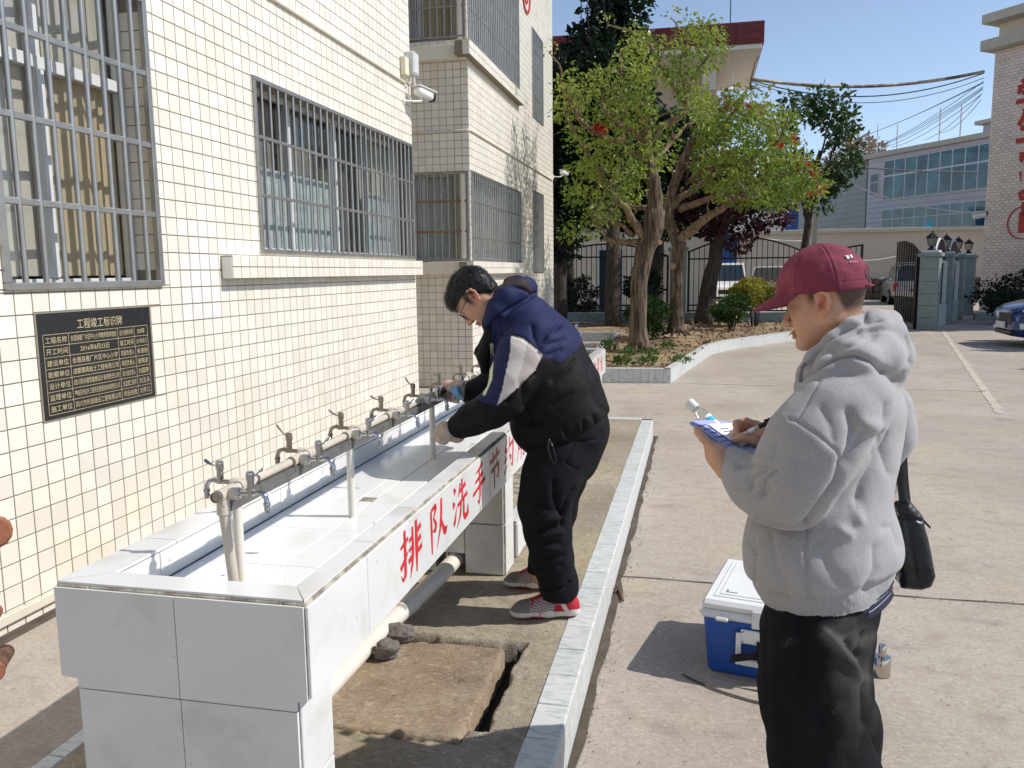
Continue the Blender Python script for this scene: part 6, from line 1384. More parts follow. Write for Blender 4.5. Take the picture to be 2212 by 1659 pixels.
m_shoe=MAT('dark_shoe',lin((40,40,44)),rough=.6)
for y,x in ((2.04,WXc+.03),(2.31,WXc+.13)):
    S=SDF((x-.30,y-.08,-.005),(x+.12,y+.08,.16),.008); S.cone((x+.04,y,.045),(x-.20,y+.05,.035),.042,.036,.03,flat=((0,1,0),1.1)); S.cone((x+.04,y,.05),(x+.03,y,.11),.04,.038,.03); S.func(lambda G:G[...,2]-.0,(x-.3,y-.1,-.01),(x+.15,y+.1,.0),op='s'); V,Q=S.mesh(1); OBJ('shoe',mesh_np('shoe',V,Q,True),m_shoe,ww)
# cap
m_cap=MAT('washed_maroon_cotton',lin((124,48,66)),rough=.85,var=.12,vscale=22,col2=lin((148,72,90)),mixs=14.,fine=.12,fscale=600,bump=.0006,bscale=700,thresh=(.5,.75))
S=SDF((-.15,-.13,-.02),(.15,.13,.19),.0026)
S.ell((.004,0,.045),(.121,.097,.119),k=0)
S.func(lambda G:(G[...,2]-(.030+.11*(G[...,0])+.0)),(-.15,-.13,-.02),(.15,.13,.19),k=.003,op='s') if False else S.func(lambda G:(G[...,2]-(.036+.105*G[...,0])),(-.15,-.13,-.02),(.15,.13,.19),k=.003,op='s')
S.ell((-.125,0,.056),(.026,.032,.030),k=.005,op='s'); S.func(lambda G:np.maximum(np.maximum(-.045-G[...,1],G[...,1]-.045),np.maximum(G[...,0]+.092,np.maximum(.040-G[...,2],G[...,2]-.052))),(-.15,-.06,.02),(-.05,.06,.08),k=.004,op='s') if False else None
V,Q=S.mesh(2); N=normals(V,Q); az=np.degrees(np.arctan2(V[:,1],V[:,0]-.004)); rr=np.hypot(V[:,1],V[:,0]-.004); g=np.zeros(len(V))
for a in (-180,-120,-60,0,60,120,180):
    d=np.radians(az-a)*rr; g+=.0018*np.exp(-(d/.0018)**2)-.0010*(np.exp(-((abs(d)-.005)/.0028)**2))
zz=V[:,2]-(.036+.105*V[:,0]); g+=.0012*np.exp(-((zz-.022)/.0016)**2)
V=V-N*g[:,None]; V=wrinkle(V,Q,.0012,14.,71)
cap=OBJ('cap',mesh_np('cap',LW(V),Q,True),m_cap,ww)
rows,cols=12,37; Vb=[]
for layer in (0,1):
    for i in range(rows):
        t=i/(rows-1)
        for j in range(cols):
            a=math.radians(-66+132*j/(cols-1)); ext=.078*math.cos(a*1.05)**.8*t if abs(a)<math.radians(85) else 0
            bx,by=.004+.119*math.cos(a),.095*math.sin(a); L=math.hypot(math.cos(a)*.119,math.sin(a)*.095)
            px,py=bx+ext,by*(1+.10*t*math.cos(a)); zb=.036+.105*bx+.004; drop=.30*ext+2.0*ext*ext+.016*(abs(math.sin(a))**2)*t
            Vb.append((px-.004*(1-t),py,zb-drop-.0035*layer))
Fb=[]; n=rows*cols
for L in (0,1):
    for i in range(rows-1):
        for j in range(cols-1):
            q=[L*n+i*cols+j,L*n+(i+1)*cols+j,L*n+(i+1)*cols+j+1,L*n+i*cols+j+1]; Fb.append(tuple(q if L==0 else q[::-1]))
bd=[i*cols for i in range(rows)]+[(rows-1)*cols+j for j in range(1,cols)]+[i*cols+cols-1 for i in range(rows-2,-1,-1)]
Fb+=[(bd[i],bd[i+1],n+bd[i+1],n+bd[i]) for i in range(len(bd)-1)]
OBJ('brim',mesh_np('brim',LW(np.array(Vb)),Fb,True),m_cap,cap)
q=MB(); q.lathe((0,0,0),[(.009,-.002),(.009,.001),(.006,.004),(.001,.005)],14); q.v=[tuple(LW(np.array(p)+[.004,0,.163])[0]) for p in q.v]; q.build('button',m_cap,cap,smooth=True)
Sx=SDF((-.125,-.05,.02),(-.07,.05,.10),.0025); Sx.ell((-.090,0,.054),(.0235,.036,.032),k=0); Vx,Qx=Sx.mesh(1); Vx=Vx+normals(Vx,Qx)*(.0012*noise3(Vx,5,2,120.))[:,None]; OBJ('hair',mesh_np('hair',LW(Vx),Qx,True),MAT('cropped_black_hair',lin((34,31,32)),rough=.7,fine=.4,fscale=700),ww)
q=MB(); q.tube([(-.1105+.002*abs(math.cos(t)),.032*math.cos(t),.052+.034*math.sin(t)) for t in np.linspace(0,math.pi,16)],.0026,6); q.v=[tuple(LW(p)[0]) for p in q.v]; q.build('arch_binding',m_cap,cap,smooth=True)
q=MB(); q.tube([(-.102-.010*math.cos(y/.05),y,.036-.105*.11+.006) for y in np.linspace(-.040,.040,9)],.009,8,flat=.35); q.v=[tuple(LW(p)[0]) for p in q.v]; q.build('back_strap',m_cap,cap,smooth=True)
m_emb=MAT('white_embroidery',lin((220,212,214)),rough=.9)
q=MB()
for k,(a,z0,w,hh) in enumerate(((142,.112,.010,.011),(150,.113,.008,.010),(141,.098,.003,.004),(145,.0975,.003,.004),(149,.097,.003,.004),(153,.0965,.003,.004))):
    r=math.radians(a); zz=z0; e=math.sqrt(max(0,1-((zz-.045)/.119)**2))*1.01; c=np.array([.004+.121*e*math.cos(r),.097*e*math.sin(r),zz]); t=np.array([-math.sin(r),math.cos(r),0]); u=nrm([-.5*math.cos(r),-.5*math.sin(r),1.]); nn=np.cross(t,u); q.obox(c+nn*.001,(w,hh,.002),[t,u,nn],.0006)
q.v=[tuple(LW(p)[0]) for p in q.v]; q.build('back_embroidery',m_emb,cap)
# things he holds and wears across the body
m_blue=MAT('lilac_blue_paper',lin((158,171,218)),rough=.8,var=.04); m_paper=MAT('white_paper',lin((240,240,242)),rough=.8,var=.02); m_ink=MAT('printed_ink',lin((70,76,110)),rough=.8)
K=[A3((1489,912,2.17)),A3((1643,996,2.03)),A3((1722,960,2.20)),A3((1572,908,2.36))]
def sheet(u,v,lift=0.):
    p=K[0]*(1-u)*(1-v)+K[1]*u*(1-v)+K[2]*u*v+K[3]*(1-u)*v; return p+np.array([0,0,lift-.014*math.sin(math.pi*u)*(1-v)+.004*math.sin(6*u+4*v)])
def sheet_obj(name,u0,u1,v0,v1,lift,mat,par,n=14,th=.0):
    us=np.linspace(u0,u1,n); vs_=np.linspace(v0,v1,n); V=[sheet(u,v,lift(u,v) if callable(lift) else lift) for u in us for v in vs_]
    F=[(i*n+j,(i+1)*n+j,(i+1)*n+j+1,i*n+j+1) for i in range(n-1) for j in range(n-1)]
    if th:
        k=len(V); V+=[p-np.array([0,0,th]) for p in V]; F+=[tuple(q+k for q in f[::-1]) for f in F]; bd=[i*n for i in range(n)]+[(n-1)*n+j for j in range(1,n)]+[i*n+n-1 for i in range(n-2,-1,-1)]+[j for j in range(n-2,0,-1)]; F+=[(bd[i],bd[i+1],k+bd[i+1],k+bd[i]) for i in range(len(bd)-1)]+[(bd[-1],bd[0],k+bd[0],k+bd[-1])]
    return OBJ(name,mesh_np(name,V,F,True),mat,par)
pd=THING('paper_pad','curled pad of blue and white forms held in the left hand','papers',tuple(sheet(.5,.5)))
sheet_obj('blue_form_pad',0,1,0,1,0.,m_blue,pd,th=.006); sheet_obj('white_form',.12,.62,.26,1.05,lambda u,v:.004+.012*max(0,v-.7),m_paper,pd); sheet_obj('white_form',.50,.95,.55,1.05,lambda u,v:.006+.02*max(0,v-.8),m_paper,pd)
for i in range(9):
    sheet_obj('printed_line',.10+.08*i,.112+.08*i,.04+.02*(i%3),.24+.03*(i%2),.0015,m_ink,pd,4)
for i in range(6): sheet_obj('printed_line',.24+.055*i,.25+.055*i,.36,.60-.05*(i%2),.0062,m_ink,pd,4)
pn=THING('ballpoint_pen','black capped ballpoint pen held in the writing hand','pen',tuple(hx(1090,855,2.145)))
pa,pe=hx(1090,858,2.142),hx(1840,490,2.125); L_=pe-pa
MB().tube([pa,pa+L_*.05],[.0008,.003],10).build('tip',m_chrome,pn,smooth=True); MB().tube([pa+L_*.05,pa+L_*.62],[.0048,.0050],12).build('barrel',MAT('smoky_clear_barrel',lin((190,184,176)),rough=.2,var=.1),pn,auto=40); MB().tube([pa+L_*.62,pa+L_*.97,pa+L_],[.0062,.0062,.005],12).build('cap',m_black,pn,auto=40)
MB().tube([pa+L_*.40,pa+L_*.53],.0056,12).build('grip_label',m_paper,pn,auto=40); MB().tube([pa+L_*.98+[0,0,.006],pa+L_*.72+[0,0,.010]],.0022,6).build('clip',m_black,pn,smooth=True)
bt_=THING('sample_bottle','small clear plastic bottle with white screw cap held behind the papers','bottle',tuple(A3((1520,900,2.30))))
ba,be=A3((1562,940,2.27)),A3((1487,868,2.33)); ax=nrm(be-ba); Lb=np.linalg.norm(be-ba)
MB().lathe(ba,[(.012,0),(.017,.006),(.0175,Lb*.55),(.0165,Lb*.66),(.011,Lb*.74),(.0105,Lb*.8)],16,ax).build('bottle_body',m_clear,bt_,auto=40); MB().lathe(ba,[(.0135,Lb*.78),(.0145,Lb*.80),(.0145,Lb*.98),(.012,Lb*1.0)],18,ax).build('screw_cap',m_white,bt_,auto=40); MB().lathe(ba,[(.0182,Lb*.2),(.0182,Lb*.5)],16,ax,caps=False).build('label',m_paper,bt_,auto=40); MB().lathe(ba+ax*Lb*.32,[(.0186,0),(.0186,.016)],16,ax,caps=False).build('blue_label_mark',MAT('cyan_print',lin((60,190,225)),rough=.6),bt_,auto=40)
bag=THING('shoulder_bag','small black shoulder bag hanging behind the hoodie on a wide strap','bag',tuple(A3((1965,1258,2.33))))
m_bag=MAT('black_leatherette',lin((24,23,25)),rough=.38,var=.2,vscale=20,bump=.002,bscale=60)
bo=np.array([(1934,1086),(1962,1080),(1990,1112),(2011,1232),(2001,1254),(1980,1262),(1936,1256),(1926,1180)],float); YB=2.34
S=SDF(A3((1900,1290,YB))-[.03,.10,.02],A3((2030,1050,YB))+[.03,.10,.03],.004)
BP=np.array([A3((q[0],q[1],YB)) for q in bo])[:,[0,2]]
def bagf(G):
    p=G[...,[0,2]].reshape(-1,2); d=seg_dist(p,np.concatenate([BP,BP[:1]])); d=np.where(in_poly(p,[tuple(q) for q in BP]),-d,d).reshape(G.shape[:3]); th=.012+.030*np.clip((BP[:,1].max()-G[...,2])/.16,0,1); q=np.abs(G[...,1]-YB)-th; o=np.stack([d+.022,q],-1); return np.sqrt((np.maximum(o,0)**2).sum(-1))+np.minimum(o.max(-1),0)-.022
S.func(bagf,S.lo,S.lo+S.n*S.h)
V,Q=S.mesh(2); V=wrinkle(V,Q,.002,10,81); V=strokes(V,Q,[([(1928,1110),(1990,1125)],.005,4),([(1935,1240),(2003,1235)],.004,3),([(1960,1120),(1972,1200),(1980,1250)],.006,8)])
OBJ('bag_body',mesh_np('bag_body',V,Q,True),m_bag,bag)
def ribbon(pts,w,dirs,name,mat,par,th=.003):
    Pn=spline(pts,5); n=len(Pn); D_=np.linspace(0,1,n); V=[]
    for i,p in enumerate(Pn):
        d=nrm(np.array(dirs[0])*(1-D_[i])+np.array(dirs[-1])*D_[i]); t=Pn[min(i+1,n-1)]-Pn[max(i-1,0)]; nn=nrm(np.cross(d,t)); V+=[p-d*w/2-nn*th/2,p+d*w/2-nn*th/2,p+d*w/2+nn*th/2,p-d*w/2+nn*th/2]
    F=[(4*i+k,4*i+(k+1)%4,4*i+4+(k+1)%4,4*i+4+k) for i in range(n-1) for k in range(4)]+[(0,1,2,3)[::-1],tuple(4*(n-1)+k for k in range(4))]
    return OBJ(name,mesh_np(name,V,F,True),mat,par)
ribbon([A3(p) for p in ((1956,1095,2.335),(1950,1040,2.345),(1946,960,2.345),(1945,900,2.33),(1936,850,2.28),(1905,822,2.2))],.030,[(1,.15,0),(.9,.4,.1)],'strap',m_bag,bag)
ribbon([A3(p) for p in ((1985,1112,2.35),(1998,1128,2.34),(2010,1140,2.34))],.008,[(0,0,1)],'zip_pull',m_bag,bag)
print('writer',time.time()-T0)
# ================================================================== the man bending over the trough
mm=THING('person','person in navy and black jacket bending over the trough to hold a tap','person',(-.60,3.27,PZ))
YM=3.27
fm_=nrm((-.53,-.10,-.84)); Rm=frame(fm_,(-.84,0,.54)); sm=.93
om=A3((1024,641,YM-.07))-Rm[:,1]*.074*sm
LM=lambda p:om+(np.atleast_2d(p)*sm)@Rm.T
Vl=HV.copy(); C,blend=face_colors(Vl,SKM,(170,104,96),(40,32,30)); x,y,z=Vl.T
scalp=np.maximum(smoothstep(.040,.056,z),smoothstep(-.030,-.045,x)*smoothstep(-.075,-.045,z)); scalp=np.maximum(scalp,np.exp(-(((x-.028)/.010)**2+((z-.012)/.030)**2))*(abs(y)>.045)); scalp*=((abs(y)<.079)|(x<-.03))
blend(np.clip(scalp,0,1),(22,20,22))
HM=(LM(Vl),HQ,C)
GL=(186,164,148)                                          # thin work gloves over the hands
S=SB([A3((*za(340,300),3.3)),A3((*za(740,620),3.58)),A3((*za(340,760),2.98)),A3((*za(560,980),3.15))],.06,.0034)
f1=lambda x,y,Y:A3((*za(x,y),Y))
S.cone(f1(720,430,3.47),f1(600,430,3.46),.030,.034,.02); S.cone(f1(600,430,3.46),f1(470,400,3.47),.036,.026,.02); S.cone(f1(610,480,3.44),f1(540,490,3.44),.030,.024,.02)
for i,(a,b,c,d,Y) in enumerate((((470,385),(405,420),(395,480),(430,515),3.50),((490,400),(425,450),(430,520),(470,535),3.47),((530,420),(470,480),(485,540),(520,548),3.445),((570,450),(525,505),(540,552),(570,556),3.42))):
    S.chain([f1(*a,Y),f1(*b,Y-.008),f1(*c,Y-.02),f1(*d,Y-.03)],[.0112,.0104,.0096,.0084],k=.003)
S.chain([f1(600,400,3.43),f1(510,430,3.41),f1(450,455,3.42)],[.014,.012,.010],k=.008)
S.cone(f1(560,880,3.07),f1(450,840,3.06),.034,.036,.02); S.ell(f1(440,850,3.065),(.036,.028,.036),k=.015)
for i,(a,b,c,Y) in enumerate((((420,790),(368,815),(372,870),3.085),((400,815),(356,848),(362,905),3.065),((405,850),(354,885),(372,935),3.045),((425,890),(372,922),(400,955),3.03))):
    S.chain([f1(*a,Y),f1(*b,Y),f1(*c,Y-.006),f1(c[0]+45,c[1]+4,Y-.008)],[.0118,.0110,.0100,.0085],k=.003)
S.chain([f1(480,915,3.03),f1(430,945,3.02),f1(395,930,3.018)],[.0145,.012,.010],k=.008)
V,Q=S.mesh(1); C=flatcol(V,GL)*(1+.10*noise3(V,131,2,18.))[:,None]; HNM=(V,Q,C)
S=SB([A3((950,560,3.2)),A3((1330,1300,3.5)),A3((960,900,3.0))],.1,.016)
S.chain([LM((-.03,0,-.12))[0],A3((1110,690,YM)),A3((1180,800,YM)),A3((1228,930,YM))],[.055,.075,.11,.10],k=.04,flat=((0,1,0),1.3)); S.chain([A3((1135,745,3.10)),A3((1085,868,3.03)),f1(520,870,3.07)],[.05,.04,.028]); S.chain([A3((1120,735,3.44)),A3((1075,830,3.5)),f1(680,430,3.47)],[.05,.04,.028]); S.cone(A3((1135,745,3.10)),A3((1120,735,3.44)),.06,.06,.04)
S.chain([A3((1228,930,3.2)),A3((1180,1090,3.13)),A3((1207,1285,3.14))],[.09,.06,.045]); S.chain([A3((1228,930,3.34)),A3((1195,1090,3.42)),A3((1165,1245,3.42))],[.09,.06,.045])
V,Q=S.mesh(1); V,Q,C=join_np([(V,Q,flatcol(V,SKM)),HM,HNM]); OBJ('body',mesh_np('body',V,Q,True,col=C),m_skin,mm)
# hair: scalp shell plus combed strands
m_hair=MAT('black_hair',lin((16,15,17)),rough=.5,var=.2,vscale=60,spec=.6)
S=SDF((-.14,-.12,-.09),(.15,.12,.17),.003)
S.ell((-.010,0,.050),(.105,.085,.093),k=0); S.ell((.05,0,.080),(.050,.068,.040),k=.03); S.ell((-.055,0,-.005),(.045,.068,.055),k=.02)
S.func(lambda G:np.maximum(G[...,2]-(.052+.0*G[...,0]),.020-G[...,0]),(-.14,-.12,-.09),(.15,.12,.17),k=.012,op='s')
S.ell((.012,.085,-.002),(.036,.03,.047),k=.008,op='s'); S.ell((.012,-.085,-.002),(.036,.03,.047),k=.008,op='s'); S.func(lambda G:np.maximum(G[...,2]+.048,-.2-G[...,0]),(-.14,-.12,-.09),(.15,.12,-.03),k=.01,op='s')
V,Q=S.mesh(1); N=normals(V,Q); V=V+N*(.003*noise3(V*np.array([1,1.6,1]),91,2,34.))[:,None]
hr=OBJ('hair',mesh_np('hair',LM(V),Q,True),m_hair,mm)
rg=np.random.default_rng(17); idx=rg.choice(len(V),4200); sv=[];sf=[]
crown=np.array([-.055,.0,.135])
for i in idx:
    p=V[i]; n=N[i]
    if n[2]<-.5: continue
    d=p-crown; d=d-n*(d@n); L=np.linalg.norm(d)
    if L<1e-4: continue
    d=d/L; d=d+rg.normal(size=3)*.16+np.array([.25 if p[0]>0 else -.05,0,-.18]); d=d-n*(d@n); d=nrm(d); ln=rg.uniform(.026,.048); sd=np.cross(n,d); w=rg.uniform(.0009,.0019); lift=rg.uniform(.001,.009)
    Pn=[p-n*.002,p+d*ln*.4+n*lift*.8,p+d*ln*.75+n*lift*.7,p+d*ln-n*.003]; k=len(sv)
    for q,ww_ in zip(Pn,(1,.9,.6,.05)): sv+=[q-sd*w*ww_,q+sd*w*ww_]
    sf+=[(k,k+1,k+3,k+2),(k+2,k+3,k+5,k+4),(k+4,k+5,k+7,k+6)]
OBJ('hair_strands',mesh_np('hair_strands',LM(np.array(sv)),sf,True),m_hair,hr,kind='stuff')
# glasses
gl_=THING('eyeglasses','thin metal framed eyeglasses on the bending person','glasses',tuple(LM((.1,0,.01))[0])); m_gm=MAT('thin_metal_frame',lin((60,56,54)),rough=.3,metal=.8)
for s in (-1,1):
    q=MB(); q.tube([(.108-.006*abs(math.cos(t)),s*.034+.024*math.cos(t),.004+.018*math.sin(t)) for t in np.linspace(0,2*math.pi,22)],.0016,6,caps=False); q.v=[tuple(LM(p)[0]) for p in q.v]; q.build('rim',m_gm,gl_,smooth=True)
    q=MB(); q.lathe((.104,s*.034,.004),[(.0225,0),(.0,.001)],18,(1,0,0)); q.v=[tuple(LM(p)[0]) for p in q.v]; q.build('lens',m_clear,gl_)
    q=MB(); q.tube([(.100,s*.058,.012),(.09,s*.070,.014),(.03,s*.080,.020),(.0,s*.082,.026),(-.012,s*.083,.010)],.0018,6); q.v=[tuple(LM(p)[0]) for p in q.v]; q.build('temple',m_gm,gl_,smooth=True)
q=MB(); q.tube([(.104,-.012,.008),(.110,0,.012),(.104,.012,.008)],.0015,6); q.v=[tuple(LM(p)[0]) for p in q.v]; q.build('bridge',m_gm,gl_,smooth=True)
# jacket
m_jack=MAT('nylon_jacket',(1,1,1),rough=.7,spec=.2,attr='Col',var=.05,vscale=12,fine=.05,fscale=400,bump=.0004,bscale=200)
S=SB([A3((960,580,3.2)),A3((1340,1040,3.5)),A3((960,900,2.98)),A3((1100,800,3.6))],.06,.0042)
tj=[(1092,680,.085),(1122,705,.130),(1165,765,.168),(1198,845,.182),(1222,912,.166),(1236,950,.15)]
S.chain([A3((p[0],p[1],YM)) for p in tj],[p[2] for p in tj],k=.05,flat=((0,1,0),1.18)); S.ell(A3((1160,915,YM)),(.10,.17,.11),k=.06); S.ell(A3((1266,890,YM)),(.07,.16,.07),k=.06)
na=[(1150,722,3.115,.088),(1128,765,3.075,.092),(1108,815,3.04,.084),(1092,862,3.02,.074),(1062,886,3.02,.068),(1022,905,3.045,.060),(992,922,3.065,.050)]
S.chain([A3(p) for p in na],[p[3] for p in na],k=.03)
fa=[(1125,722,3.43,.088),(1095,770,3.49,.082),(1080,815,3.51,.074),(1050,840,3.49,.062),(1018,848,3.465,.052)]
S.chain([A3(p) for p in fa],[p[3] for p in fa],k=.03)
# flaps of the open front and the hood
S.chain([A3((1060,722,3.14)),A3((1045,770,3.14)),A3((1048,800,3.16))],[.03,.026,.018],k=.02); S.chain([A3((1058,715,3.30)),A3((1038,760,3.34)),A3((1044,792,3.36))],[.024,.022,.012],k=.02)
hj=[(1056,700,3.15,.030),(1072,668,3.12,.036),(1092,638,3.14,.042),(1118,620,3.20,.044),(1136,622,3.28,.044),(1125,625,3.36,.042),(1090,650,3.42,.040),(1060,690,3.40,.032)]
S.chain([A3(p) for p in hj],[p[3] for p in hj],k=.016); S.ell(A3((1122,645,3.25)),(.06,.09,.05),k=.03); S.cone(A3((1100,612,3.2)),A3((1140,622,3.27)),.026,.028,.015)
S.ell(LM((-.02,0,-.02))[0],(.085,.078,.085),k=.008,op='s')
n_,a_=cutplane(S,A3((1146,1000,YM)),A3((1318,912,YM)),A3((1146,1000,YM))+np.array([0,.3,0]),A3((1165,765,YM)))
cu=A3((992,922,3.065)); 
V,Q=S.mesh(2); V=wrinkle(V,Q,.0026,3.0,101,(1.4,1,1)); V=wrinkle(V,Q,.0007,14.,102)
dz=(a_-V)@n_; N=normals(V,Q); V=V-N*(.012*smoothstep(.045,.02,dz)*(dz<.1))[:,None]+N*(.006*np.exp(-((dz-.06)/.02)**2)*(.5+noise3(V,103,2,9.)))[:,None]
zm=lambda x,y:((1700+x/3.318)*.54004,(1000+y/3.318)*.54004)
st=[([zm(870,1010),zm(1000,880),zm(1200,740),zm(1400,630),zm(1460,570)],.012,4),([zm(970,460),zm(1150,470),zm(1300,520),zm(1440,590)],.010,3.5),([zm(1000,900),zm(1005,1110)],.005,2.5),([zm(1005,1115),zm(1150,1125),zm(1300,1170),zm(1560,1380)],.007,3),
 ([zm(1560,1390),zm(1600,1250),zm(1700,1130),zm(1780,990)],.014,6),([zm(1420,1010),zm(1450,1150),zm(1530,1300)],.012,7),([zm(1640,1260),zm(1760,1220),zm(1860,1170)],.010,6),([zm(1620,1200),zm(1560,1370)],.014,6),([zm(1640,1400),zm(1800,1330)],.008,6),
 ([za(1400,120),za(1330,300),za(1180,420),za(1060,560)],.010,5),([za(780,560),za(900,600),za(1050,560)],.010,6),([za(1210,400),za(1230,620),za(1280,780)],.012,9),([za(1500,350),za(1640,260),za(1720,150)],.010,7),([za(1500,600),za(1680,480)],.008,9),([za(1400,800),za(1240,760)],.010,10),([za(1900,700),za(1960,850)],.008,6),([za(1800,760),za(1820,880)],.008,5),([za(600,700),za(720,660),za(860,620)],.007,7),([za(560,850),za(700,860),za(860,790)],.006,8),([za(1600,800),za(1640,900)],.008,4),([za(1700,80),za(1500,320)],.006,9),([za(1860,200),za(1900,500),za(1990,620)],.008,10)]
V=strokes(V,Q,st); V=relax(V,Q,.2)
p=proj(V)[:,:2]; N=normals(V,Q); facing=((CP-V)*N).sum(1)>0
navy=np.array(lin((36,40,74))); black=np.array(lin((22,20,22))); white=np.array(lin((206,198,190))); cream=np.array(lin((206,204,172)))
C=np.tile(navy,(len(V),1))
blk=in_poly(p,[(1275,722),(1264,729),(1246,756),(1213,782),(1172,768),(1156,800),(1123,833),(1073,878),(1036,866),(1020,852),(950,880),(950,1050),(1400,1050),(1400,740)])
far=V[:,1]>3.36; blk=blk|(far&(p[:,1]>800)&(p[:,0]<1075))
lin_=in_poly(p,[(1066,628),(1072,602),(1094,594),(1140,606),(1150,626),(1148,634),(1112,614),(1084,622)])
C[blk]=black; C[lin_&facing]=np.array(lin((58,50,50)))
C[(p[:,0]<1062)&(p[:,1]>705)&(p[:,1]<815)]=black
wp_=in_poly(p,[(1104,725),(1128,730),(1143,740),(1172,766),(1156,800),(1123,833),(1073,877),(1084,844),(1101,767)])&facing&(V[:,1]<3.22)
C[wp_]=white; C[in_poly(p,[(1139,740),(1172,766),(1156,800),(1123,833),(1118,820),(1131,780)])&wp_]=np.array(lin((178,168,160)))
strp=(seg_dist(p,[(1062,745),(1063,770),(1060,818),(1046,851)])<3.4)&facing&(V[:,1]<3.25); C[strp]=cream
jk=OBJ('jacket',mesh_np('jacket',V,Q,True,col=C),m_jack,mm)
MB().tube(polytube([(1186,948),(1184,965),(1189,990),(1198,1006)],2.99+.04),.004,6).tube(polytube([(1188,950),(1196,972),(1202,990),(1198,1008)],3.02),.003,6).build('hem_cord',m_black,jk,smooth=True)
# trousers
m_tr=MAT('black_trousers',lin((22,23,26)),rough=.85,spec=.2,var=.18,vscale=9,fine=.08,fscale=400,bump=.0006,bscale=400)
S=SB([A3((1100,900,3.0)),A3((1340,1330,3.0)),A3((1100,1290,3.55))],.05,.006)
S.cone(A3((1240,925,YM)),A3((1222,985,YM)),.145,.135,.05,flat=((0,1,0),1.15)); S.ell(A3((1258,925,YM)),(.08,.15,.09),k=.05)
nl=[(1205,985,3.17,.122),(1190,1035,3.145,.114),(1177,1090,3.13,.104),(1184,1150,3.13,.092),(1193,1205,3.135,.082),(1206,1258,3.14,.074),(1208,1272,3.14,.074)]
S.chain([A3(p) for p in nl],[p[3] for p in nl],k=.03)
fl=[(1222,985,3.38,.115),(1212,1035,3.40,.102),(1200,1100,3.42,.090),(1190,1160,3.43,.080),(1180,1205,3.43,.074),(1172,1232,3.43,.070)]
S.chain([A3(p) for p in fl],[p[3] for p in fl],k=.03)
zleg=PZ+.075; S.func(lambda G:G[...,2]-np.float32(zleg),S.lo,[S.lo[0]+S.n[0]*S.h,S.lo[1]+S.n[1]*S.h,zleg],k=.004,op='s')
V,Q=S.mesh(2); V=wrinkle(V,Q,.0028,3.4,111,(1,1,1.5)); V=wrinkle(V,Q,.0008,11.,112)
zs=lambda x,y:((1700+x/3.017)*.54004,(1850+y/3.017)*.54004)
st=[([zs(1560,250),zs(1560,400),zs(1600,540),zs(1660,640)],.018,7),([zs(1800,330),zs(1720,450),zs(1670,620),zs(1650,760)],.014,6),([zs(1340,770),zs(1480,690),zs(1640,660)],-.012,7),([zs(1400,900),zs(1540,860),zs(1640,840)],-.010,6),([zs(1380,850),zs(1560,780)],.010,5),([zs(1420,1060),zs(1600,1050)],-.008,6),([zs(1440,990),zs(1620,970)],.008,5),([zs(1420,560),zs(1600,600)],.006,8),([zs(1430,1530),zs(1560,1550),zs(1700,1500),zs(1750,1440)],.012,3),([zs(1480,1300),zs(1640,1240)],.007,6),([zs(1500,1180),zs(1660,1130)],.007,6),([(1240,950),(1262,955),(1290,948),(1300,935)],.006,3),([(1222,1000),(1232,975),(1240,955)],.004,2.5),([(1222,1000),(1236,1010),(1248,1016)],.004,2.5)]
V=strokes(V,Q,st); OBJ('trousers',mesh_np('trousers',V,Q,True),m_tr,mm)
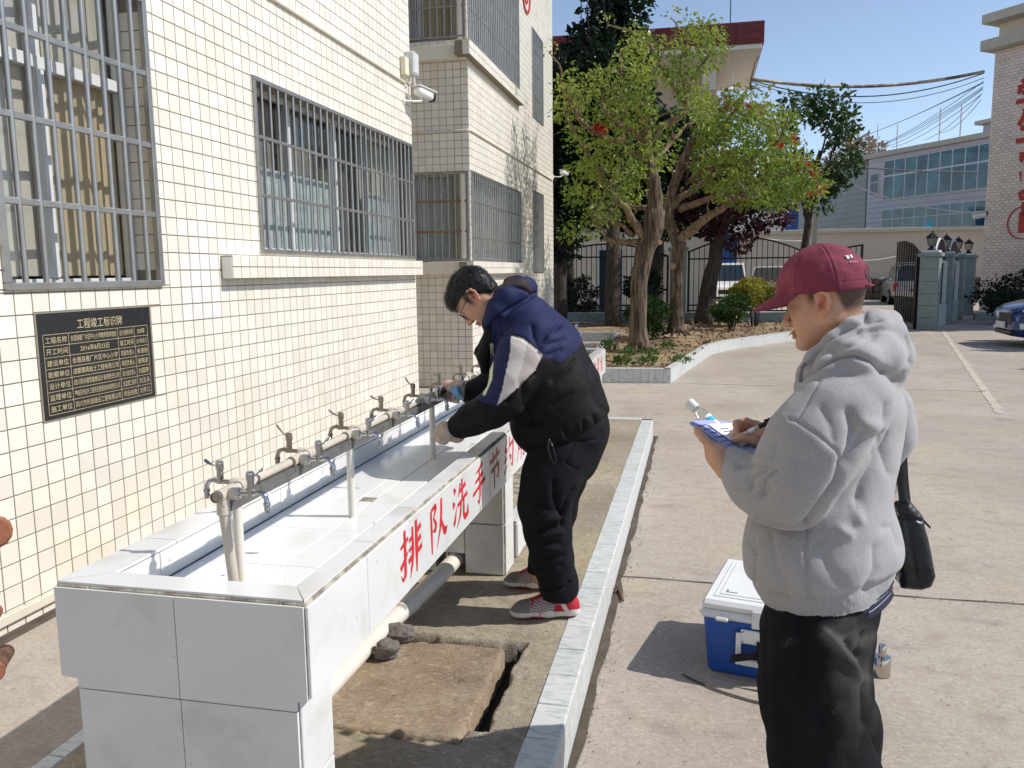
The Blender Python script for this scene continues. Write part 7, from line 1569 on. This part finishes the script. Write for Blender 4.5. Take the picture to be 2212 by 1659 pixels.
# running shoes
m_sh=MAT('running_shoe',(1,1,1),rough=.7,attr='Col',var=.12,vscale=60,fine=.12,fscale=300)
def shoe(heel,toe,name='shoe'):
    heel=np.array([*heel,0.]); toe=np.array([*toe,0.]); f=nrm(toe-heel); L=np.linalg.norm(toe-heel); l=np.cross((0,0,1),f); s=L/.29
    S=SDF((-.02,-.06,-.005),(.31,.06,.13),.0028)
    S.cone((.035,0,.020),(.14,0,.018),.033,.034,.02,flat=((0,0,1),.55)); S.cone((.14,0,.018),(.245,.006,.020),.034,.040,.02,flat=((0,0,1),.5))
    S.cone((.038,0,.045),(.055,0,.085),.035,.032,.02); S.cone((.05,0,.055),(.14,0,.052),.036,.035,.02); S.cone((.14,0,.052),(.235,.005,.034),.036,.032,.025,flat=((0,1,0),1.15)); S.cone((.06,0,.075),(.135,0,.068),.028,.026,.02)
    S.func(lambda G:G[...,2]-.0,(-.02,-.06,-.006),(.31,.06,.0),op='s')
    V,Q=S.mesh(1); x,y,z=V.T; C=flatcol(V,(150,142,138)); wv=.5+.5*np.sin((z*1.0-x*.25)*620)
    mid=(x>.08)&(x<.20); C[mid]=np.array(lin((176,164,160)))*(1-.75*(wv[mid]>.62))[:,None]+np.array(lin((96,40,56)))*(.75*(wv[mid]>.62))[:,None]
    C[x>.205]=np.array(lin((126,116,110))); rd=(x<.112-.35*(z-.03)); C[rd]=np.array(lin((178,34,52))); C[(abs((x-.066)-.55*(z-.055))<.010)&(z<.085)&(abs(y)>.02)]=np.array(lin((222,206,204)))
    C[(abs(y)<.022)&(z>.062)&(x>.085)&(x<.20)]=np.array(lin((150,32,46)))
    sole=z<(.030+.010*np.exp(-((x-.03)/.03)**2)+.008*np.exp(-((x-.13)/.02)**2)); C[sole]=np.array(lin((212,206,198))); C[(z<.010)&((x>.14)|(x<.05))]=np.array(lin((170,50,58))); C[(z<.016)&(x>.15)&(x<.2)]=np.array(lin((190,60,70)))
    W=lambda P:heel+np.array([0,0,PZ])+(np.atleast_2d(P)*s)@np.stack([f,l,(0,0,1)])
    o=OBJ(name,mesh_np(name,W(V),Q,True,col=C),m_sh,mm); m_l=MAT('red_lace',lin((176,36,44)),rough=.8)
    q=MB()
    for k in range(4): xx=.115+.022*k; zz=.094-.013*k; q.tube([(xx,-.024,zz-.012),(xx+.006,0,zz+.003),(xx,.024,zz-.012)],.0028,6)
    q.tube([(.13,.0,.096),(.15,.02,.108),(.185,.034,.09),(.20,.036,.06),(.185,.036,.05)],.0026,6); q.tube([(.13,0,.096),(.14,.03,.09),(.155,.042,.05),(.165,.046,.02)],.0026,6); q.tube([(.13,0,.096),(.12,-.02,.105),(.14,-.03,.09)],.0026,6)
    q.v=[tuple(W(p)[0]) for p in q.v]; q.build('laces',m_l,o,smooth=True)
shoe((-.440,3.165),(-.725,3.105)); shoe((-.555,3.42),(-.825,3.435))
# blue wipe in his hand
bw=[f1(480,440,3.40),f1(560,390,3.395),f1(612,450,3.41),f1(622,525,3.40),f1(560,530,3.385),f1(520,480,3.375),f1(570,470,3.36),f1(505,425,3.372)]
OBJ('blue_wipe',mesh_np('blue_wipe',bw,[(0,7,5),(7,1,6),(7,6,5),(1,2,6),(2,3,6),(3,4,6),(4,5,6),(0,5,4)],False),MAT('pale_blue_wipe',lin((136,184,224)),rough=.85,var=.06,vscale=40),label='crumpled pale blue wipe gripped in the gloved hand at the tap',cat='wipe')
MB().tube([f1(418,430,3.41),f1(430,462,3.40),f1(424,480,3.40)],[.012,.014,.009],10).build('bottle_cap',m_black,smooth=True,label='small black cap pinched between the gloved fingers',cat='cap')
print('man',time.time()-T0)
# ------------------------------------------------------------------ cooler box and steel weight
m_cb=MAT('blue_cooler_plastic',lin((30,78,158)),rough=.4,var=.06,vscale=10,fine=.04); m_cw=MAT('white_cooler_plastic',lin((228,228,226)),rough=.4,var=.05,vscale=10,col2=lin((206,204,200)),mixs=7.,thresh=(.6,.8)); m_web=MAT('black_webbing',lin((26,26,28)),rough=.8,var=.2,vscale=40)
zg=lambda x,y:((2700+x/2.211)*.54004,(2150+y/2.211)*.54004)
c0=at(*zg(228,1185),Z=0.); ang=math.radians(-12.5); cx_=np.array([math.cos(ang),math.sin(ang),0]); cy_=np.array([-math.sin(ang),math.cos(ang),0]); cz_=np.array([0,0,1.])
co=THING('cooler_box','blue cooler box with white lid standing on the courtyard behind the hooded person','cooler',tuple(c0))
Wc,Dc,Hc=.36,.50,.235
Pc=lambda x,y,z:c0+cx_*x+cy_*y+cz_*z
def cb(x0,x1,y0,y1,z0,z1,b,name,mat,par=None):
    return MB().obox(Pc((x0+x1)/2,(y0+y1)/2,(z0+z1)/2),(x1-x0,y1-y0,z1-z0),[cx_,cy_,cz_],b).build(name,mat,par or co)
S=SDF(np.array([-.03,-.03,-.01]),np.array([Wc+.03,Dc+.03,Hc+.02]),.006)
def rb(G):
    tz=np.clip(G[...,2]/Hc,0,1); ins_=.018*(1-tz); hx_=Wc/2-ins_-.03; hy_=Dc/2-ins_-.03; q=np.stack([np.abs(G[...,0]-Wc/2)-hx_,np.abs(G[...,1]-Dc/2)-hy_,np.abs(G[...,2]-Hc/2)-(Hc/2-.012)],-1)
    o=np.maximum(q,0); o[...,2]*=2; return np.sqrt((o**2).sum(-1))+np.minimum(q.max(-1),0)-.03*1.0
S.func(rb,S.lo,S.lo+S.n*S.h); S.func(lambda G:np.maximum(np.maximum(np.abs(G[...,0]-.21)-.082,np.abs(G[...,2]-.125)-.070),G[...,1]-.006),(-.03,-.03,0),(Wc,.03,Hc),k=.008,op='s')
V,Q=S.mesh(2); OBJ('tub',mesh_np('tub',c0+V@np.stack([cx_,cy_,cz_]),Q,True),m_cb,co)
lid=cb(-.010,Wc+.010,-.010,Dc+.010,Hc-.006,Hc+.026,.012,'lid_rim',m_cw)
cb(-.004,Wc+.004,-.004,Dc+.004,Hc+.0262,Hc+.066,.014,'lid',m_cw); cb(.035,Wc-.035,.045,Dc-.045,Hc+.0655,Hc+.070,.002,'lid_panel',m_cw); cb(.055,Wc-.055,.065,Dc-.065,Hc+.0698,Hc+.0735,.002,'lid_panel',m_cw)
cb(.19,.30,-.012,-.002,Hc-.02,Hc+.050,.003,'latch',m_cw); cb(.055,.105,-.026,-.004,Hc-.006,Hc+.012,.006,'lid_catch',m_cw)
m_gry=MAT('grey_mark',lin((120,120,120)),rough=.6); cb(.075,.12,.085,.093,Hc+.0733,Hc+.0745,.0005,'lid_mark',m_gry); cb(.075,.083,.093,.115,Hc+.0733,Hc+.0743,.0005,'lid_mark',m_gry)
h_=THING  # handle plate with frame
cb(.150,.260,-.010,.002,.150,.205,.004,'handle_plate',m_cw); hf=MB()
for x0,x1,z0,z1 in ((.133,.153,.062,.19),(.267,.287,.062,.19),(.153,.267,.062,.088)): hf.obox(Pc((x0+x1)/2,-.006,(z0+z1)/2),(x1-x0,.012,z1-z0),[cx_,cy_,cz_],.003)
hf.build('handle_frame',m_cw,co)
for x in (.158,.252):
    for z in (.158,.197): MB().lathe(Pc(x,-.0105,z),[(.0035,0),(.0035,-.001)],8,cy_).build('screw',m_gry,co)
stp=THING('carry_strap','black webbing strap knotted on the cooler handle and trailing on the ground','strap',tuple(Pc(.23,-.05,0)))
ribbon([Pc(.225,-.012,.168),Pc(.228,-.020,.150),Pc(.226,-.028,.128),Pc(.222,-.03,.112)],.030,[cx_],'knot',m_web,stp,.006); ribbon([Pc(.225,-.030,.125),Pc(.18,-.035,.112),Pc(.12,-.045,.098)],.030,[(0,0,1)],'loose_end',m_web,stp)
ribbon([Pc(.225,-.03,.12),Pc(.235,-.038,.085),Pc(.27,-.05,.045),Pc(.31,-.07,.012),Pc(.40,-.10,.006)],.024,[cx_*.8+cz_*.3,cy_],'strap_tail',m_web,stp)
ribbon([Pc(.42,-.13,.006),Pc(.25,-.165,.006),Pc(.10,-.135,.006),Pc(-.02,-.085,.006),Pc(-.06,-.06,.006)],.010,[cy_,cy_],'strap_shadow',MAT('strap_shadow_tone',lin((74,68,62)),rough=.9),stp,.002)  # flat dark ribbon laid as the strap's shadow on the ground
MB().tube([Pc(.222,-.034,.118),Pc(.226,-.04,.110)],[.014,.012],10).build('knot_ball',m_web,stp,smooth=True)
tw=at(*zg(1822,1215),Z=0.); r=THING('steel_weight','polished steel cylinder with narrow neck standing on the courtyard','weight',tuple(tw)); m_pol=MAT('polished_steel',lin((196,188,176)),rough=.14,metal=1.,var=.06,vscale=20)
MB().lathe(tw,[(.030,0),(.0335,.003),(.0335,.072),(.031,.076),(.0,.0765)],28).build('base',m_pol,r,auto=40); MB().lathe(tw+[0,0,.076],[(.0145,0),(.0145,.046),(.013,.048),(0,.0485)],20).build('neck',m_pol,r,auto=40)
print('all',time.time()-T0)
